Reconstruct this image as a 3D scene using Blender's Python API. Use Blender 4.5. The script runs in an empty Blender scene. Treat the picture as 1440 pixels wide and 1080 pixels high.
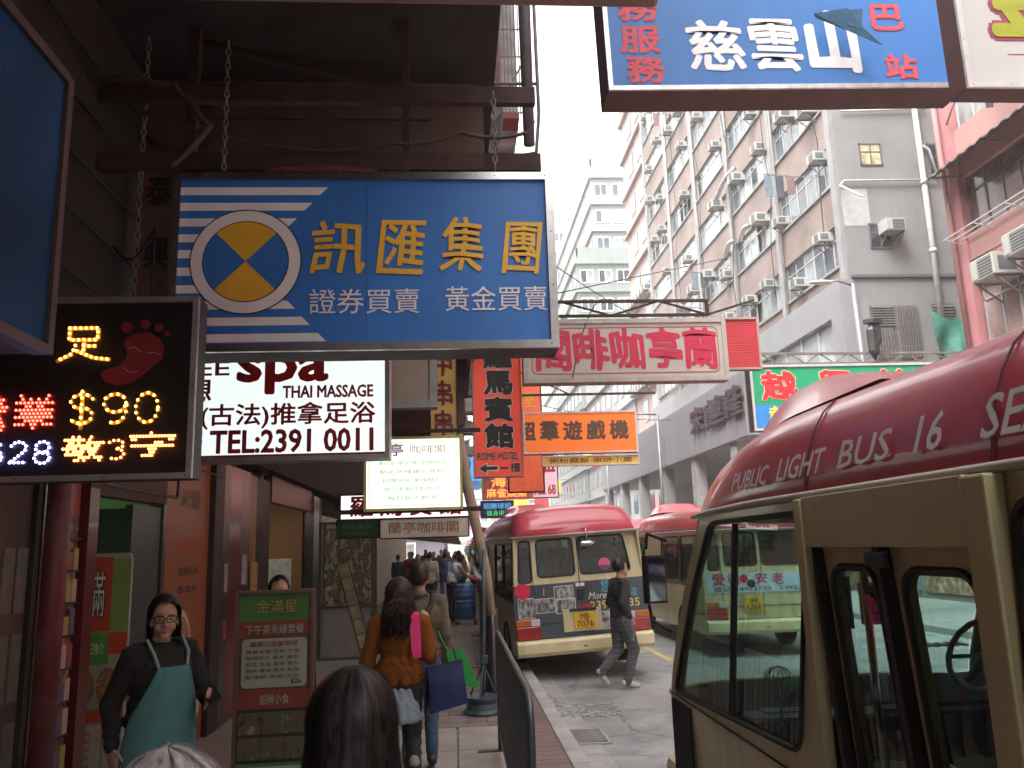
import bpy, bmesh, math, random
import numpy as np
from mathutils import Vector, Matrix, Euler
from mathutils.geometry import tessellate_polygon
S = bpy.context.scene
C = S.collection
R = math.radians
random.seed(7)

# ------------------------------------------------------------------ camera, sky, sun, exposure
cam_d = bpy.data.cameras.new('camera'); cam = bpy.data.objects.new('camera', cam_d); C.objects.link(cam)
cam_d.sensor_width = 36; cam_d.lens = 28.75; cam_d.clip_start = .05; cam_d.clip_end = 2000
yc = Vector((-80, -230, -1150)).normalized()          # the street's direction as the camera sees it
ux, uy = -.032, 1.0
zc = Vector((ux, uy, -(ux*yc.x + uy*yc.y)/yc.z)).normalized()
xc = yc.cross(zc)
cam.matrix_world = Matrix.Translation((0, 0, 1.9)) @ Matrix((xc, yc, zc)).to_4x4()
S.camera = cam

W = bpy.data.worlds.new('World'); S.world = W; W.use_nodes = True
nt = W.node_tree; nt.nodes.clear()
wo = nt.nodes.new('ShaderNodeOutputWorld'); bg = nt.nodes.new('ShaderNodeBackground')
sky = nt.nodes.new('ShaderNodeTexSky'); sky.sky_type = 'NISHITA'; sky.sun_disc = False
SUN_EL, SUN_AZ = 60, 225
sky.sun_elevation = R(SUN_EL); sky.sun_rotation = R(SUN_AZ)
sky.air_density = 1.0; sky.dust_density = 4.0; sky.ozone_density = 1.0
hs = nt.nodes.new('ShaderNodeHueSaturation'); hs.inputs['Saturation'].default_value = .0
nt.links.new(sky.outputs[0], hs.inputs['Color']); nt.links.new(hs.outputs[0], bg.inputs[0]); nt.links.new(bg.outputs[0], wo.inputs[0])
bg.inputs[1].default_value = .15
sd = bpy.data.lights.new('sun', 'SUN'); sd.energy = .8; sd.angle = R(25); sd.color = (1, .97, .93)
so = bpy.data.objects.new('sun', sd); C.objects.link(so)
dirv = Vector((math.sin(R(SUN_AZ))*math.cos(R(SUN_EL)), math.cos(R(SUN_AZ))*math.cos(R(SUN_EL)), math.sin(R(SUN_EL))))
so.rotation_euler = dirv.to_track_quat('Z', 'Y').to_euler()
S.view_settings.view_transform = 'Standard'; S.view_settings.look = 'None'
S.view_settings.exposure = 2.55; S.view_settings.gamma = 1; S.view_settings.use_curve_mapping = False
S.render.engine = 'CYCLES'
try:
    S.cycles.max_bounces = 8; S.cycles.transparent_max_bounces = 16; S.cycles.volume_bounces = 1
    S.cycles.sample_clamp_indirect = 4
except Exception: pass

# ------------------------------------------------------------------ materials
MC = {}
def mat(name, col=(.5, .5, .5), rough=.6, metal=0, var=.12, sc=6, bump=.0, bsc=60, em=0, emc=None, dirt=0, dcol=(.04, .035, .03), dsc=2.5, spec=.5, coat=0, streak=False, wave=None):
    if name in MC: return MC[name]
    m = bpy.data.materials.new(name); m.use_nodes = True; n = m.node_tree.nodes; l = m.node_tree.links
    p = n['Principled BSDF']
    p.inputs['Roughness'].default_value = rough; p.inputs['Metallic'].default_value = metal
    p.inputs['Specular IOR Level'].default_value = spec
    if coat: p.inputs['Coat Weight'].default_value = coat; p.inputs['Coat Roughness'].default_value = .08
    tc = n.new('ShaderNodeTexCoord')
    no = n.new('ShaderNodeTexNoise'); no.inputs['Scale'].default_value = sc; no.inputs['Detail'].default_value = 5
    l.new(tc.outputs['Object'], no.inputs['Vector'])
    mr = n.new('ShaderNodeMapRange'); mr.inputs[1].default_value = .3; mr.inputs[2].default_value = .7
    mr.inputs[3].default_value = 1-var; mr.inputs[4].default_value = 1+var
    l.new(no.outputs[0], mr.inputs[0])
    mx = n.new('ShaderNodeMix'); mx.data_type = 'RGBA'; mx.blend_type = 'MULTIPLY'; mx.inputs[0].default_value = 1
    mx.inputs[6].default_value = (*col, 1); l.new(mr.outputs[0], mx.inputs[7])
    out = mx.outputs[2]
    if dirt:
        d = n.new('ShaderNodeTexNoise'); d.inputs['Scale'].default_value = dsc; d.inputs['Detail'].default_value = 8; d.inputs['Roughness'].default_value = .65
        if streak:
            mp = n.new('ShaderNodeMapping'); mp.inputs['Scale'].default_value = (3, 3, .25)
            l.new(tc.outputs['Object'], mp.inputs[0]); l.new(mp.outputs[0], d.inputs['Vector'])
        else: l.new(tc.outputs['Object'], d.inputs['Vector'])
        dm = n.new('ShaderNodeMapRange'); dm.inputs[1].default_value = .48; dm.inputs[2].default_value = .75; dm.inputs[4].default_value = dirt
        l.new(d.outputs[0], dm.inputs[0])
        m2 = n.new('ShaderNodeMix'); m2.data_type = 'RGBA'; m2.inputs[7].default_value = (*dcol, 1)
        l.new(dm.outputs[0], m2.inputs[0]); l.new(out, m2.inputs[6]); out = m2.outputs[2]
        rr = n.new('ShaderNodeMapRange'); rr.inputs[3].default_value = rough; rr.inputs[4].default_value = min(1, rough+.35)
        l.new(dm.outputs[0], rr.inputs[0]); l.new(rr.outputs[0], p.inputs['Roughness'])
    l.new(out, p.inputs['Base Color'])
    if bump or wave:
        b = n.new('ShaderNodeBump'); b.inputs['Strength'].default_value = bump or .5; b.inputs['Distance'].default_value = .01
        if wave:
            w = n.new('ShaderNodeTexWave'); w.inputs['Scale'].default_value = wave[0]; w.inputs['Distortion'].default_value = wave[1]; w.bands_direction = wave[2]
            w.inputs['Detail Scale'].default_value = 3
            l.new(tc.outputs['Object'], w.inputs[0]); l.new(w.outputs[1], b.inputs['Height'])
        else:
            bn = n.new('ShaderNodeTexNoise'); bn.inputs['Scale'].default_value = bsc; bn.inputs['Detail'].default_value = 6
            l.new(tc.outputs['Object'], bn.inputs['Vector']); l.new(bn.outputs[0], b.inputs['Height'])
        l.new(b.outputs[0], p.inputs['Normal'])
    if em:
        p.inputs['Emission Strength'].default_value = em
        if emc: p.inputs['Emission Color'].default_value = (*emc, 1)
        else: l.new(out, p.inputs['Emission Color'])
    MC[name] = m; return m
def glass(name, tint=(.7, .8, .78), fres=1.5, rough=.02, dirt=.0):
    if name in MC: return MC[name]
    m = bpy.data.materials.new(name); m.use_nodes = True; n = m.node_tree.nodes; l = m.node_tree.links; n.clear()
    o = n.new('ShaderNodeOutputMaterial'); mx = n.new('ShaderNodeMixShader'); t = n.new('ShaderNodeBsdfTransparent'); g = n.new('ShaderNodeBsdfGlossy')
    f = n.new('ShaderNodeFresnel'); f.inputs[0].default_value = fres
    t.inputs[0].default_value = (*tint, 1); g.inputs['Roughness'].default_value = rough; g.inputs[0].default_value = (.9, .95, .95, 1)
    l.new(f.outputs[0], mx.inputs[0]); l.new(t.outputs[0], mx.inputs[1]); l.new(g.outputs[0], mx.inputs[2])
    last = mx.outputs[0]
    if dirt:
        d = n.new('ShaderNodeBsdfDiffuse'); d.inputs[0].default_value = (.4, .38, .35, 1); m2 = n.new('ShaderNodeMixShader')
        no = n.new('ShaderNodeTexNoise'); no.inputs['Scale'].default_value = 3; no.inputs['Detail'].default_value = 8
        tc = n.new('ShaderNodeTexCoord'); l.new(tc.outputs['Object'], no.inputs['Vector'])
        mr = n.new('ShaderNodeMapRange'); mr.inputs[1].default_value = .4; mr.inputs[2].default_value = .8; mr.inputs[4].default_value = dirt
        l.new(no.outputs[0], mr.inputs[0]); l.new(mr.outputs[0], m2.inputs[0]); l.new(last, m2.inputs[1]); l.new(d.outputs[0], m2.inputs[2]); last = m2.outputs[0]
    l.new(last, o.inputs[0]); MC[name] = m; return m
def brickmat(name, c1, c2, mortar, bw, bh, msz=.006, rough=.8, bump=.4, axes='YZ', dirt=.35, off=.5):
    if name in MC: return MC[name]
    m = bpy.data.materials.new(name); m.use_nodes = True; n = m.node_tree.nodes; l = m.node_tree.links
    p = n['Principled BSDF']; p.inputs['Roughness'].default_value = rough
    tc = n.new('ShaderNodeTexCoord'); sp = n.new('ShaderNodeSeparateXYZ'); cb = n.new('ShaderNodeCombineXYZ')
    l.new(tc.outputs['Object'], sp.inputs[0]); l.new(sp.outputs['XYZ'.index(axes[0])], cb.inputs[0]); l.new(sp.outputs['XYZ'.index(axes[1])], cb.inputs[1])
    b = n.new('ShaderNodeTexBrick'); b.offset = off; l.new(cb.outputs[0], b.inputs['Vector']); b.inputs['Scale'].default_value = 1
    b.inputs['Color1'].default_value = (*c1, 1); b.inputs['Color2'].default_value = (*c2, 1); b.inputs['Mortar'].default_value = (*mortar, 1)
    b.inputs['Brick Width'].default_value = bw; b.inputs['Row Height'].default_value = bh; b.inputs['Mortar Size'].default_value = msz
    no = n.new('ShaderNodeTexNoise'); no.inputs['Scale'].default_value = .8; no.inputs['Detail'].default_value = 8; l.new(tc.outputs['Object'], no.inputs['Vector'])
    mr = n.new('ShaderNodeMapRange'); mr.inputs[1].default_value = .35; mr.inputs[2].default_value = .75; mr.inputs[3].default_value = 1; mr.inputs[4].default_value = 1-dirt; l.new(no.outputs[0], mr.inputs[0])
    mx = n.new('ShaderNodeMix'); mx.data_type = 'RGBA'; mx.blend_type = 'MULTIPLY'; mx.inputs[0].default_value = 1
    l.new(b.outputs[0], mx.inputs[6]); l.new(mr.outputs[0], mx.inputs[7]); l.new(mx.outputs[2], p.inputs['Base Color'])
    bp = n.new('ShaderNodeBump'); bp.inputs['Strength'].default_value = bump; bp.inputs['Distance'].default_value = .01; bp.invert = True
    l.new(b.outputs[1], bp.inputs['Height']); l.new(bp.outputs[0], p.inputs['Normal'])
    MC[name] = m; return m
def blotch(name, cols, sc=14, rough=.5, em=0, stretch=(1, 1, 1)):
    """printed pictures and shelves of goods: cells of several colours"""
    if name in MC: return MC[name]
    m = bpy.data.materials.new(name); m.use_nodes = True; n = m.node_tree.nodes; l = m.node_tree.links
    p = n['Principled BSDF']; p.inputs['Roughness'].default_value = rough
    tc = n.new('ShaderNodeTexCoord'); mp = n.new('ShaderNodeMapping'); mp.inputs['Scale'].default_value = stretch; l.new(tc.outputs['Object'], mp.inputs[0])
    no = n.new('ShaderNodeTexNoise'); no.inputs['Scale'].default_value = sc; no.inputs['Detail'].default_value = 4; l.new(mp.outputs[0], no.inputs['Vector'])
    cr = n.new('ShaderNodeValToRGB'); el = cr.color_ramp.elements
    while len(el) < len(cols): el.new(.5)
    for i, c in enumerate(cols): el[i].position = .3+.4*i/max(1, len(cols)-1); el[i].color = (*c, 1)
    l.new(no.outputs[0], cr.inputs[0]); l.new(cr.outputs[0], p.inputs['Base Color'])
    if em: p.inputs['Emission Strength'].default_value = em; l.new(cr.outputs[0], p.inputs['Emission Color'])
    MC[name] = m; return m
def add_panes(m, pw, ph, axes='XZ', dark=.35):
    return m

chrome = mat('polished_steel', (.55, .55, .55), .22, 1, .1, 12, .05, 20)
alu = mat('brushed_aluminium', (.5, .5, .49), .38, .9, .15, 9, .1, 30, dirt=.4)
darkmetal = mat('dark_painted_metal', (.035, .033, .035), .5, .3, .2, dirt=.3, dcol=(.1, .06, .04))
rust = mat('red_oxide_steel', (.045, .024, .020), .7, .2, .3, 8, .3, 40, dirt=.6, dcol=(.03, .02, .018))
black = mat('black_rubber', (.012, .012, .013), .55, 0, .15)
white = mat('white_paint', (.78, .78, .76), .5, 0, .05, dirt=.15, dcol=(.4, .38, .35))
redp = mat('red_lettering', (.5, .02, .035), .5, 0, .08)
blk = mat('black_lettering', (.02, .02, .022), .6, 0, .1)
whl = mat('white_lettering', (.75, .75, .73), .5, 0, .06)
cream = mat('cream_bus_paint', (.56, .49, .27), .34, 0, .06, 3, .03, 9, dirt=.5, dcol=(.26, .21, .12), dsc=2.2, coat=.35, streak=True)
busred = mat('red_bus_paint', (.56, .07, .10), .28, 0, .08, 3, dirt=.22, dcol=(.28, .09, .09), coat=.5)
skin = mat('skin', (.42, .25, .17), .55, 0, .16, 30, .25, 140)
plaster = mat('dirty_plaster', (.23, .225, .22), .85, 0, .15, 1.5, .3, 30, dirt=.6, dcol=(.16, .15, .15), streak=True)
concrete = mat('concrete_paving', (.24, .22, .21), .8, 0, .22, 3, .35, 60, dirt=.5, dcol=(.1, .095, .09))

# ------------------------------------------------------------------ mesh helpers
class MB:
    def __init__(s): s.v = []; s.f = []
    def add(s, vs, fs):
        o = len(s.v); s.v += [tuple(v) for v in vs]; s.f += [tuple(i+o for i in f) for f in fs]; return s
    def box(s, x0, x1, y0, y1, z0, z1):
        return s.add([(x0, y0, z0), (x1, y0, z0), (x1, y1, z0), (x0, y1, z0), (x0, y0, z1), (x1, y0, z1), (x1, y1, z1), (x0, y1, z1)],
                     [(0, 3, 2, 1), (4, 5, 6, 7), (0, 1, 5, 4), (1, 2, 6, 5), (2, 3, 7, 6), (3, 0, 4, 7)])
    def obox(s, c, hx, hy, hz, rot):
        m = rot.to_matrix() if hasattr(rot, 'to_matrix') else rot; c = Vector(c)
        vs = [c + m @ Vector((a*hx, b*hy, d*hz)) for d in (-1, 1) for a, b in ((-1, -1), (1, -1), (1, 1), (-1, 1))]
        return s.add(vs, [(0, 3, 2, 1), (4, 5, 6, 7), (0, 1, 5, 4), (1, 2, 6, 5), (2, 3, 7, 6), (3, 0, 4, 7)])
    def bar(s, p0, p1, w, h=None):
        p0, p1 = Vector(p0), Vector(p1); d = p1-p0; q = d.to_track_quat('Z', 'Y').to_matrix()
        return s.obox((p0+p1)/2, w/2, (h or w)/2, d.length/2, q)
    def tube(s, pts, r, n=8, closed=False, caps=True):
        P = [Vector(p) for p in pts]; N = len(P); rr = r if hasattr(r, '__len__') else [r]*N
        o = len(s.v); prev = None
        for i, p in enumerate(P):
            a = P[(i-1) % N] if (i or closed) else p; b = P[(i+1) % N] if (i < N-1 or closed) else p
            t = (b-a).normalized()
            if prev is None: x = t.orthogonal().normalized()
            else:
                x = prev - t*prev.dot(t); x = x.normalized() if x.length > 1e-6 else t.orthogonal().normalized()
            prev = x; y = t.cross(x)
            for k in range(n):
                g = 2*math.pi*k/n; s.v.append(tuple(p + (x*math.cos(g)+y*math.sin(g))*rr[i]))
        for i in range(N if closed else N-1):
            j = (i+1) % N
            for k in range(n): k2 = (k+1) % n; s.f.append((o+i*n+k, o+i*n+k2, o+j*n+k2, o+j*n+k))
        if caps and not closed:
            s.f.append(tuple(o+k for k in range(n))[::-1]); s.f.append(tuple(o+(N-1)*n+k for k in range(n)))
        return s
    def lathe(s, prof, c=(0, 0, 0), n=20, axis='Z'):
        o = len(s.v); c = Vector(c)
        for r, z in prof:
            for k in range(n):
                g = 2*math.pi*k/n; a, b = r*math.cos(g), r*math.sin(g)
                v = (a, b, z) if axis == 'Z' else ((z, a, b) if axis == 'X' else (a, z, b))
                s.v.append(tuple(c+Vector(v)))
        for i in range(len(prof)-1):
            for k in range(n): k2 = (k+1) % n; s.f.append((o+i*n+k, o+i*n+k2, o+(i+1)*n+k2, o+(i+1)*n+k))
        s.f.append(tuple(o+k for k in range(n))[::-1]); s.f.append(tuple(o+(len(prof)-1)*n+k for k in range(n)))
        return s
    def ell(s, c, r, rot=None, n=14):
        c = Vector(c); m = rot.to_matrix() if rot is not None else Matrix.Identity(3); o = len(s.v); h = n//2
        for i in range(1, h):
            t = math.pi*i/h
            for k in range(n):
                g = 2*math.pi*k/n; s.v.append(tuple(c + m @ Vector((r[0]*math.sin(t)*math.cos(g), r[1]*math.sin(t)*math.sin(g), r[2]*math.cos(t)))))
        a = len(s.v); s.v.append(tuple(c+m @ Vector((0, 0, r[2])))); s.v.append(tuple(c+m @ Vector((0, 0, -r[2]))))
        for i in range(h-2):
            for k in range(n): k2 = (k+1) % n; s.f.append((o+i*n+k, o+(i+1)*n+k, o+(i+1)*n+k2, o+i*n+k2))
        for k in range(n):
            k2 = (k+1) % n; s.f.append((a, o+k, o+k2)); s.f.append((a+1, o+(h-2)*n+k2, o+(h-2)*n+k))
        return s
    def cap(s, p0, p1, r0, r1, n=12):
        p0, p1 = Vector(p0), Vector(p1); d = (p1-p0); L = d.length or 1e-6; d = d/L
        ts = [(-r0*.98, .2), (-r0*.7, .72), (0, 1)]; te = [(0, 1), (r1*.7, .72), (r1*.98, .2)]
        pts = [p0+d*a for a, _ in ts]+[(p0+p1)/2]+[p1+d*a for a, _ in te]
        rs = [r0*b for _, b in ts]+[(r0+r1)/2]+[r1*b for _, b in te]
        return s.tube(pts, rs, n)
    def poly(s, pts, thick=0, nrm=None, holes=()):
        P = [[Vector(p) for p in pts]]+[[Vector(p) for p in h] for h in holes]
        fl = [v for a in P for v in a]
        tri = tessellate_polygon(P)
        if nrm is None: nrm = (fl[1]-fl[0]).cross(fl[2]-fl[1]).normalized()
        nrm = Vector(nrm); o = len(s.v); N = len(fl)
        s.v += [tuple(v) for v in fl]
        def face(t, off, flip):
            a, b, c = [fl[i] for i in t]
            up = (b-a).cross(c-a).dot(nrm) > 0
            t = t if up != flip else (t[0], t[2], t[1]); s.f.append(tuple(i+off for i in t))
        for t in tri: face(t, o, False)
        if thick:
            s.v += [tuple(v-nrm*thick) for v in fl]
            for t in tri: face(t, o+N, True)
            k = o
            for a in P:
                m = len(a)
                for i in range(m): j = (i+1) % m; s.f.append((k+i, k+i+N, k+j+N, k+j))
                k += m
        return s
    def xf(s, M):
        s.v = [tuple(M @ Vector(v)) for v in s.v]; return s
    def mesh(s, name, m=None, smooth=False):
        me = bpy.data.meshes.new(name); me.from_pydata(s.v, [], s.f); me.update()
        if m:
            for q in (m if isinstance(m, (list, tuple)) else [m]): me.materials.append(q)
        if smooth: me.shade_smooth()
        return me
    def build(s, name, m=None, parent=None, loc=None, smooth=False, bevel=0, world=False, recalc=False):
        me = s.mesh(name, m, smooth)
        if recalc:
            b = bmesh.new(); b.from_mesh(me); bmesh.ops.recalc_face_normals(b, faces=b.faces); b.to_mesh(me); b.free()
        return link(name, me, parent, loc, bevel, world, smooth)
def link(name, me, parent=None, loc=None, bevel=0, world=False, smooth=False):
    o = bpy.data.objects.new(name, me); C.objects.link(o)
    if parent: o.parent = parent
    if loc: o.location = loc
    if world and parent: o.location = -parent.location
    if bevel:
        b = o.modifiers.new('bevel', 'BEVEL'); b.width = bevel; b.segments = 2; b.limit_method = 'ANGLE'; b.angle_limit = R(40)
    return o
def tag(o, label=None, cat=None, group=None, kind=None):
    if label: o['label'] = label
    if cat: o['category'] = cat
    if group: o['group'] = group
    if kind: o['kind'] = kind
    return o
def root(name, label, cat, loc=(0, 0, 0), rz=0, group=None):
    o = bpy.data.objects.new(name, None); C.objects.link(o); o.location = loc; o.rotation_euler = (0, 0, rz); o.empty_display_size = .1
    return tag(o, label, cat, group)
def copy_tree(o, parent=None):
    c = o.copy(); C.objects.link(c)
    if parent: c.parent = parent
    for ch in list(o.children): copy_tree(ch, c)
    return c
def rpoly(pts, r, n=5):
    """round the corners of a 2D polygon"""
    out = []; N = len(pts)
    for i in range(N):
        p = Vector(pts[i]); a = Vector(pts[i-1])-p; b = Vector(pts[(i+1) % N])-p
        rr = min(r, a.length*.45, b.length*.45); A = p+a.normalized()*rr; B = p+b.normalized()*rr
        for k in range(n+1):
            t = k/n; out.append(((1-t)**2*A + 2*t*(1-t)*p + t*t*B))
    return [tuple(q) for q in out]
TC = {}
def glyphs(s, bold=0, res=2):
    if s in TC: return TC[s]
    c = bpy.data.curves.new('t', 'FONT'); c.body = s; c.resolution_u = res
    o = bpy.data.objects.new('t', c)
    me = bpy.data.meshes.new_from_object(o)
    v = np.zeros(len(me.vertices)*3); me.vertices.foreach_get('co', v); v = v.reshape(-1, 3)
    f = [tuple(p.vertices) for p in me.polygons]
    bpy.data.objects.remove(o); bpy.data.curves.remove(c); bpy.data.meshes.remove(me)
    TC[s] = (v, f); return v, f
def letters(parent, s, x, z, w, h, m, y=-.009, bold=.012, wob=0, name='lettering', outline=None, ow=.03, O=None, U=None, T=None, shear=0, world=False):
    """print on the plane through O spanned by U (right) and T (up); default: the parent's XZ plane seen from -Y"""
    O = Vector(O) if O is not None else Vector((0, 0, 0)); U = Vector(U or (1, 0, 0)).normalized(); T = Vector(T or (0, 0, 1)).normalized()
    Nn = U.cross(T)
    def one(b, mm, dep, nm):
        v, f = glyphs(s)
        a, c = v.min(0), v.max(0); q = (v-a)/np.maximum(c-a, 1e-6)
        if wob:
            k = max(1, len(s))
            q = q.copy(); q[:, 0] += wob/k*np.sin(q[:, 1]*5); q[:, 1] += wob*np.sin(q[:, 0]*4*k)
        X = x+q[:, 0]*w+q[:, 1]*shear; Z = z+q[:, 1]*h
        rad = b*h*.75; ds = [(0, 0)]
        if b >= .015: ds += [(rad*math.cos(g*math.pi/3), rad*math.sin(g*math.pi/3)) for g in range(6)] if b < .05 else [(rad*math.cos(g*math.pi/5), rad*math.sin(g*math.pi/5)) for g in range(10)]+[(rad*.5*math.cos(g*math.pi/2), rad*.5*math.sin(g*math.pi/2)) for g in range(4)]
        mb = MB()
        for i_, (dx, dz) in enumerate(ds):
            mb.add([tuple(O+U*float(i+dx)+T*float(j+dz)+Nn*(dep-.0002*i_)) for i, j in zip(X, Z)], f)
        return mb.build(nm, mm, parent, world=world)
    o = one(bold, m, -y+(.007 if outline else 0)+.003, name)
    if outline: one(bold+ow, outline, -y+.003, name+'_outline')
    return o
def wire(name, label, pts, r, m, sag=0, n=12, cat='cable', group=None):
    P = []
    for a, b in zip(pts[:-1], pts[1:]):
        a, b = Vector(a), Vector(b)
        for i in range(n): t = i/n; p = a.lerp(b, t); p.z -= sag*4*t*(1-t); P.append(p)
    P.append(Vector(pts[-1]))
    return tag(MB().tube(P, r, 6).build(name, m, smooth=True), label, cat, group)
# ------------------------------------------------------------------ ground
asphalt = mat('asphalt', (.31, .31, .315), .42, 0, .3, 1.1, .6, 160, dirt=.75, dcol=(.10, .10, .105), dsc=1.4)
def speckle(m, sc=90, lo=.72, hi=1.25, crack=True):
    n = m.node_tree.nodes; l = m.node_tree.links; p = n['Principled BSDF']; src = p.inputs['Base Color'].links[0].from_socket
    tc = n.new('ShaderNodeTexCoord'); no = n.new('ShaderNodeTexNoise'); no.inputs['Scale'].default_value = sc; l.new(tc.outputs['Object'], no.inputs[0])
    mr = n.new('ShaderNodeMapRange'); mr.inputs[1].default_value = .35; mr.inputs[2].default_value = .65; mr.inputs[3].default_value = lo; mr.inputs[4].default_value = hi; l.new(no.outputs[0], mr.inputs[0])
    mx = n.new('ShaderNodeMix'); mx.data_type = 'RGBA'; mx.blend_type = 'MULTIPLY'; mx.inputs[0].default_value = 1; l.new(src, mx.inputs[6]); l.new(mr.outputs[0], mx.inputs[7]); last = mx.outputs[2]
    if crack:
        nz = n.new('ShaderNodeTexNoise'); nz.inputs['Scale'].default_value = 1.5; nz.inputs['Detail'].default_value = 6; l.new(tc.outputs['Object'], nz.inputs[0])
        ad = n.new('ShaderNodeMix'); ad.data_type = 'VECTOR'; ad.inputs[0].default_value = .25; l.new(tc.outputs['Object'], ad.inputs[4]); l.new(nz.outputs[1], ad.inputs[5])
        v = n.new('ShaderNodeTexVoronoi'); v.feature = 'DISTANCE_TO_EDGE'; v.inputs['Scale'].default_value = .8; l.new(ad.outputs[1], v.inputs[0])
        m2 = n.new('ShaderNodeMapRange'); m2.inputs[1].default_value = 0; m2.inputs[2].default_value = .012; m2.inputs[3].default_value = .45; m2.inputs[4].default_value = 1; l.new(v.outputs[0], m2.inputs[0])
        m3 = n.new('ShaderNodeMix'); m3.data_type = 'RGBA'; m3.blend_type = 'MULTIPLY'; m3.inputs[0].default_value = 1; l.new(last, m3.inputs[6]); l.new(m2.outputs[0], m3.inputs[7]); last = m3.outputs[2]
    l.new(last, p.inputs['Base Color'])
speckle(asphalt)
tag(MB().box(1.38, 9.2, -12, 190, -.3, -.004).build('road', asphalt), kind='structure')
tag(MB().box(-60, 120, -40, 260, -.6, -.31).build('ground', concrete), kind='structure')
gut = mat('gutter_concrete', (.34, .33, .32), .7, 0, .2, 2, .3, 80, dirt=.5, dcol=(.16, .155, .15), dsc=3)
speckle(gut, 60, .8, 1.15)
g = tag(MB().box(1.09, 1.375, -12, 190, -.3, .0).build('gutter', gut), kind='structure')
# kerb stones: single stones near, one strip beyond
kerbm = mat('kerb_stone', (.36, .35, .34), .7, 0, .2, 3, .3, 60, dirt=.4, dcol=(.15, .15, .15))
kb = tag(MB().box(.93, 1.085, -12, 5.2, -.3, .118).build('kerb', kerbm), kind='structure')
me = MB().box(.93, 1.085, 0, .985, -.3, .12).mesh('kerb_stone', kerbm)
for i in range(16): link('kerb_stone', me, kb, (0, 5.22+i, random.uniform(-.003, .003)), .012)
MB().box(.93, 1.085, 21.22, 190, -.3, .118).build('kerb_strip', kerbm, kb)
pv = tag(MB().box(-2.6, .93, -12, 190, -.3, .10).build('pavement', mat('pavement_concrete', (.23, .205, .185), .75, 0, .18, 2, .3, 70, dirt=.6, dcol=(.09, .08, .075), dsc=2)), kind='structure')
# concrete slabs near, brick pavers further on
slabm = mat('pavement_slab', (.30, .27, .235), .7, 0, .15, 3, .3, 70, dirt=.5, dcol=(.13, .115, .1), dsc=2)
for ix in range(3):
    for iy in range(6):
        MB().box(0, .78 if ix < 2 else .52, 0, .95, 0, .022).build('slab', slabm, pv, (-1.6+ix*.8, 3.0+iy*.965, .1), bevel=.005)
pm = [mat('paver_%s' % k, c, .65, 0, .2, 5, .25, 80, dirt=.35, dcol=(.08, .065, .06), dsc=4) for k, c in (('red', (.19, .125, .11)), ('brown', (.16, .125, .11)), ('grey', (.20, .17, .16)))]
pme = [MB().box(0, .19, 0, .19, 0, .02).mesh('paver', q) for q in pm]
rest = MB(); cnt = 0
for iy in range(150):
    for ix in range(11):
        x = -1.3+ix*.2+(.0 if iy % 2 else .0); y = 8.8+iy*.2
        if x+.19 > .75: continue
        z = .1+random.uniform(-.002, .002)
        if iy < 27: link('paver', random.choice(pme), pv, (x+.005, y, z)); cnt += 1
        else: rest.box(x+.005, x+.195, y, y+.19, z, z+.02)
for iy in range(56):                                   # narrow red band beside the kerb
    for ix in range(1):
        y = 3+iy*.15
        rest.box(.56+ix*.19, .56+ix*.19+.36, y, y+.142, .1, .121)
rest.build('pavers', pm[0], pv)['kind'] = 'stuff'
tag(MB().box(9.2, 13.3, -12, 190, -.3, .12).build('far_pavement', mat('far_paving', (.28, .26, .25), .8, 0, .15, 2, dirt=.4)), kind='structure')
# road marks
ylw = mat('worn_yellow_paint', (.55, .42, .16), .7, 0, .2, 20, dirt=.55, dcol=(.15, .15, .15), dsc=14)
ymk = MB()
for k in range(14): ymk.box(3.38, 3.50, 13.6+k*6, 15.6+k*6, -.003, .001)
tag(ymk.build('lane_marking', ylw), kind='structure')
# pale smear and cracks of washed concrete on the road
tag(MB().box(1.5, 4.4, 7.0, 7.02, -.003, .0005).build('road_joint', mat('road_joint', (.09, .09, .09), .9)), kind='structure')
# drain grate
gr = root('drain_grate', 'slotted iron drain grate set in the concrete gutter beside the kerb', 'drain', (1.12, 8.32, .001))
ironm = mat('worn_iron', (.42, .42, .42), .45, .4, .2, dirt=.2)
fr = MB(); fr.box(0, .36, 0, .03, 0, .012).box(0, .36, .62, .65, 0, .012).box(0, .03, .03, .62, 0, .012).box(.33, .36, .03, .62, 0, .012); fr.build('frame', ironm, gr)
MB().box(.03, .33, .03, .62, .0, .003).build('pit', black, gr)
bme = MB().bar((.03, 0, .008), (.33, .09, .008), .012, .02).mesh('bar', ironm)
for k in range(9): link('bar', bme, gr, (0, .03+k*.062, 0))
# cobbled patch
cb = root('cobble_patch', 'patch of worn round cobbles in the gutter beyond the drain grate', 'cobbles', (1.12, 9.6, 0))
cm = [MB().ell((0, 0, 0), (.035, .03, .008), n=8).mesh('cobble', mat('cobble_%d' % i, c, .6, 0, .2)) for i, c in enumerate(((.32, .32, .32), (.26, .26, .26), (.2, .2, .2)))]
for i in range(130): link('cobble', random.choice(cm), cb, (random.uniform(0, .75), random.uniform(0, .8), .002)).rotation_euler.z = random.uniform(0, 3)

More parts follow.
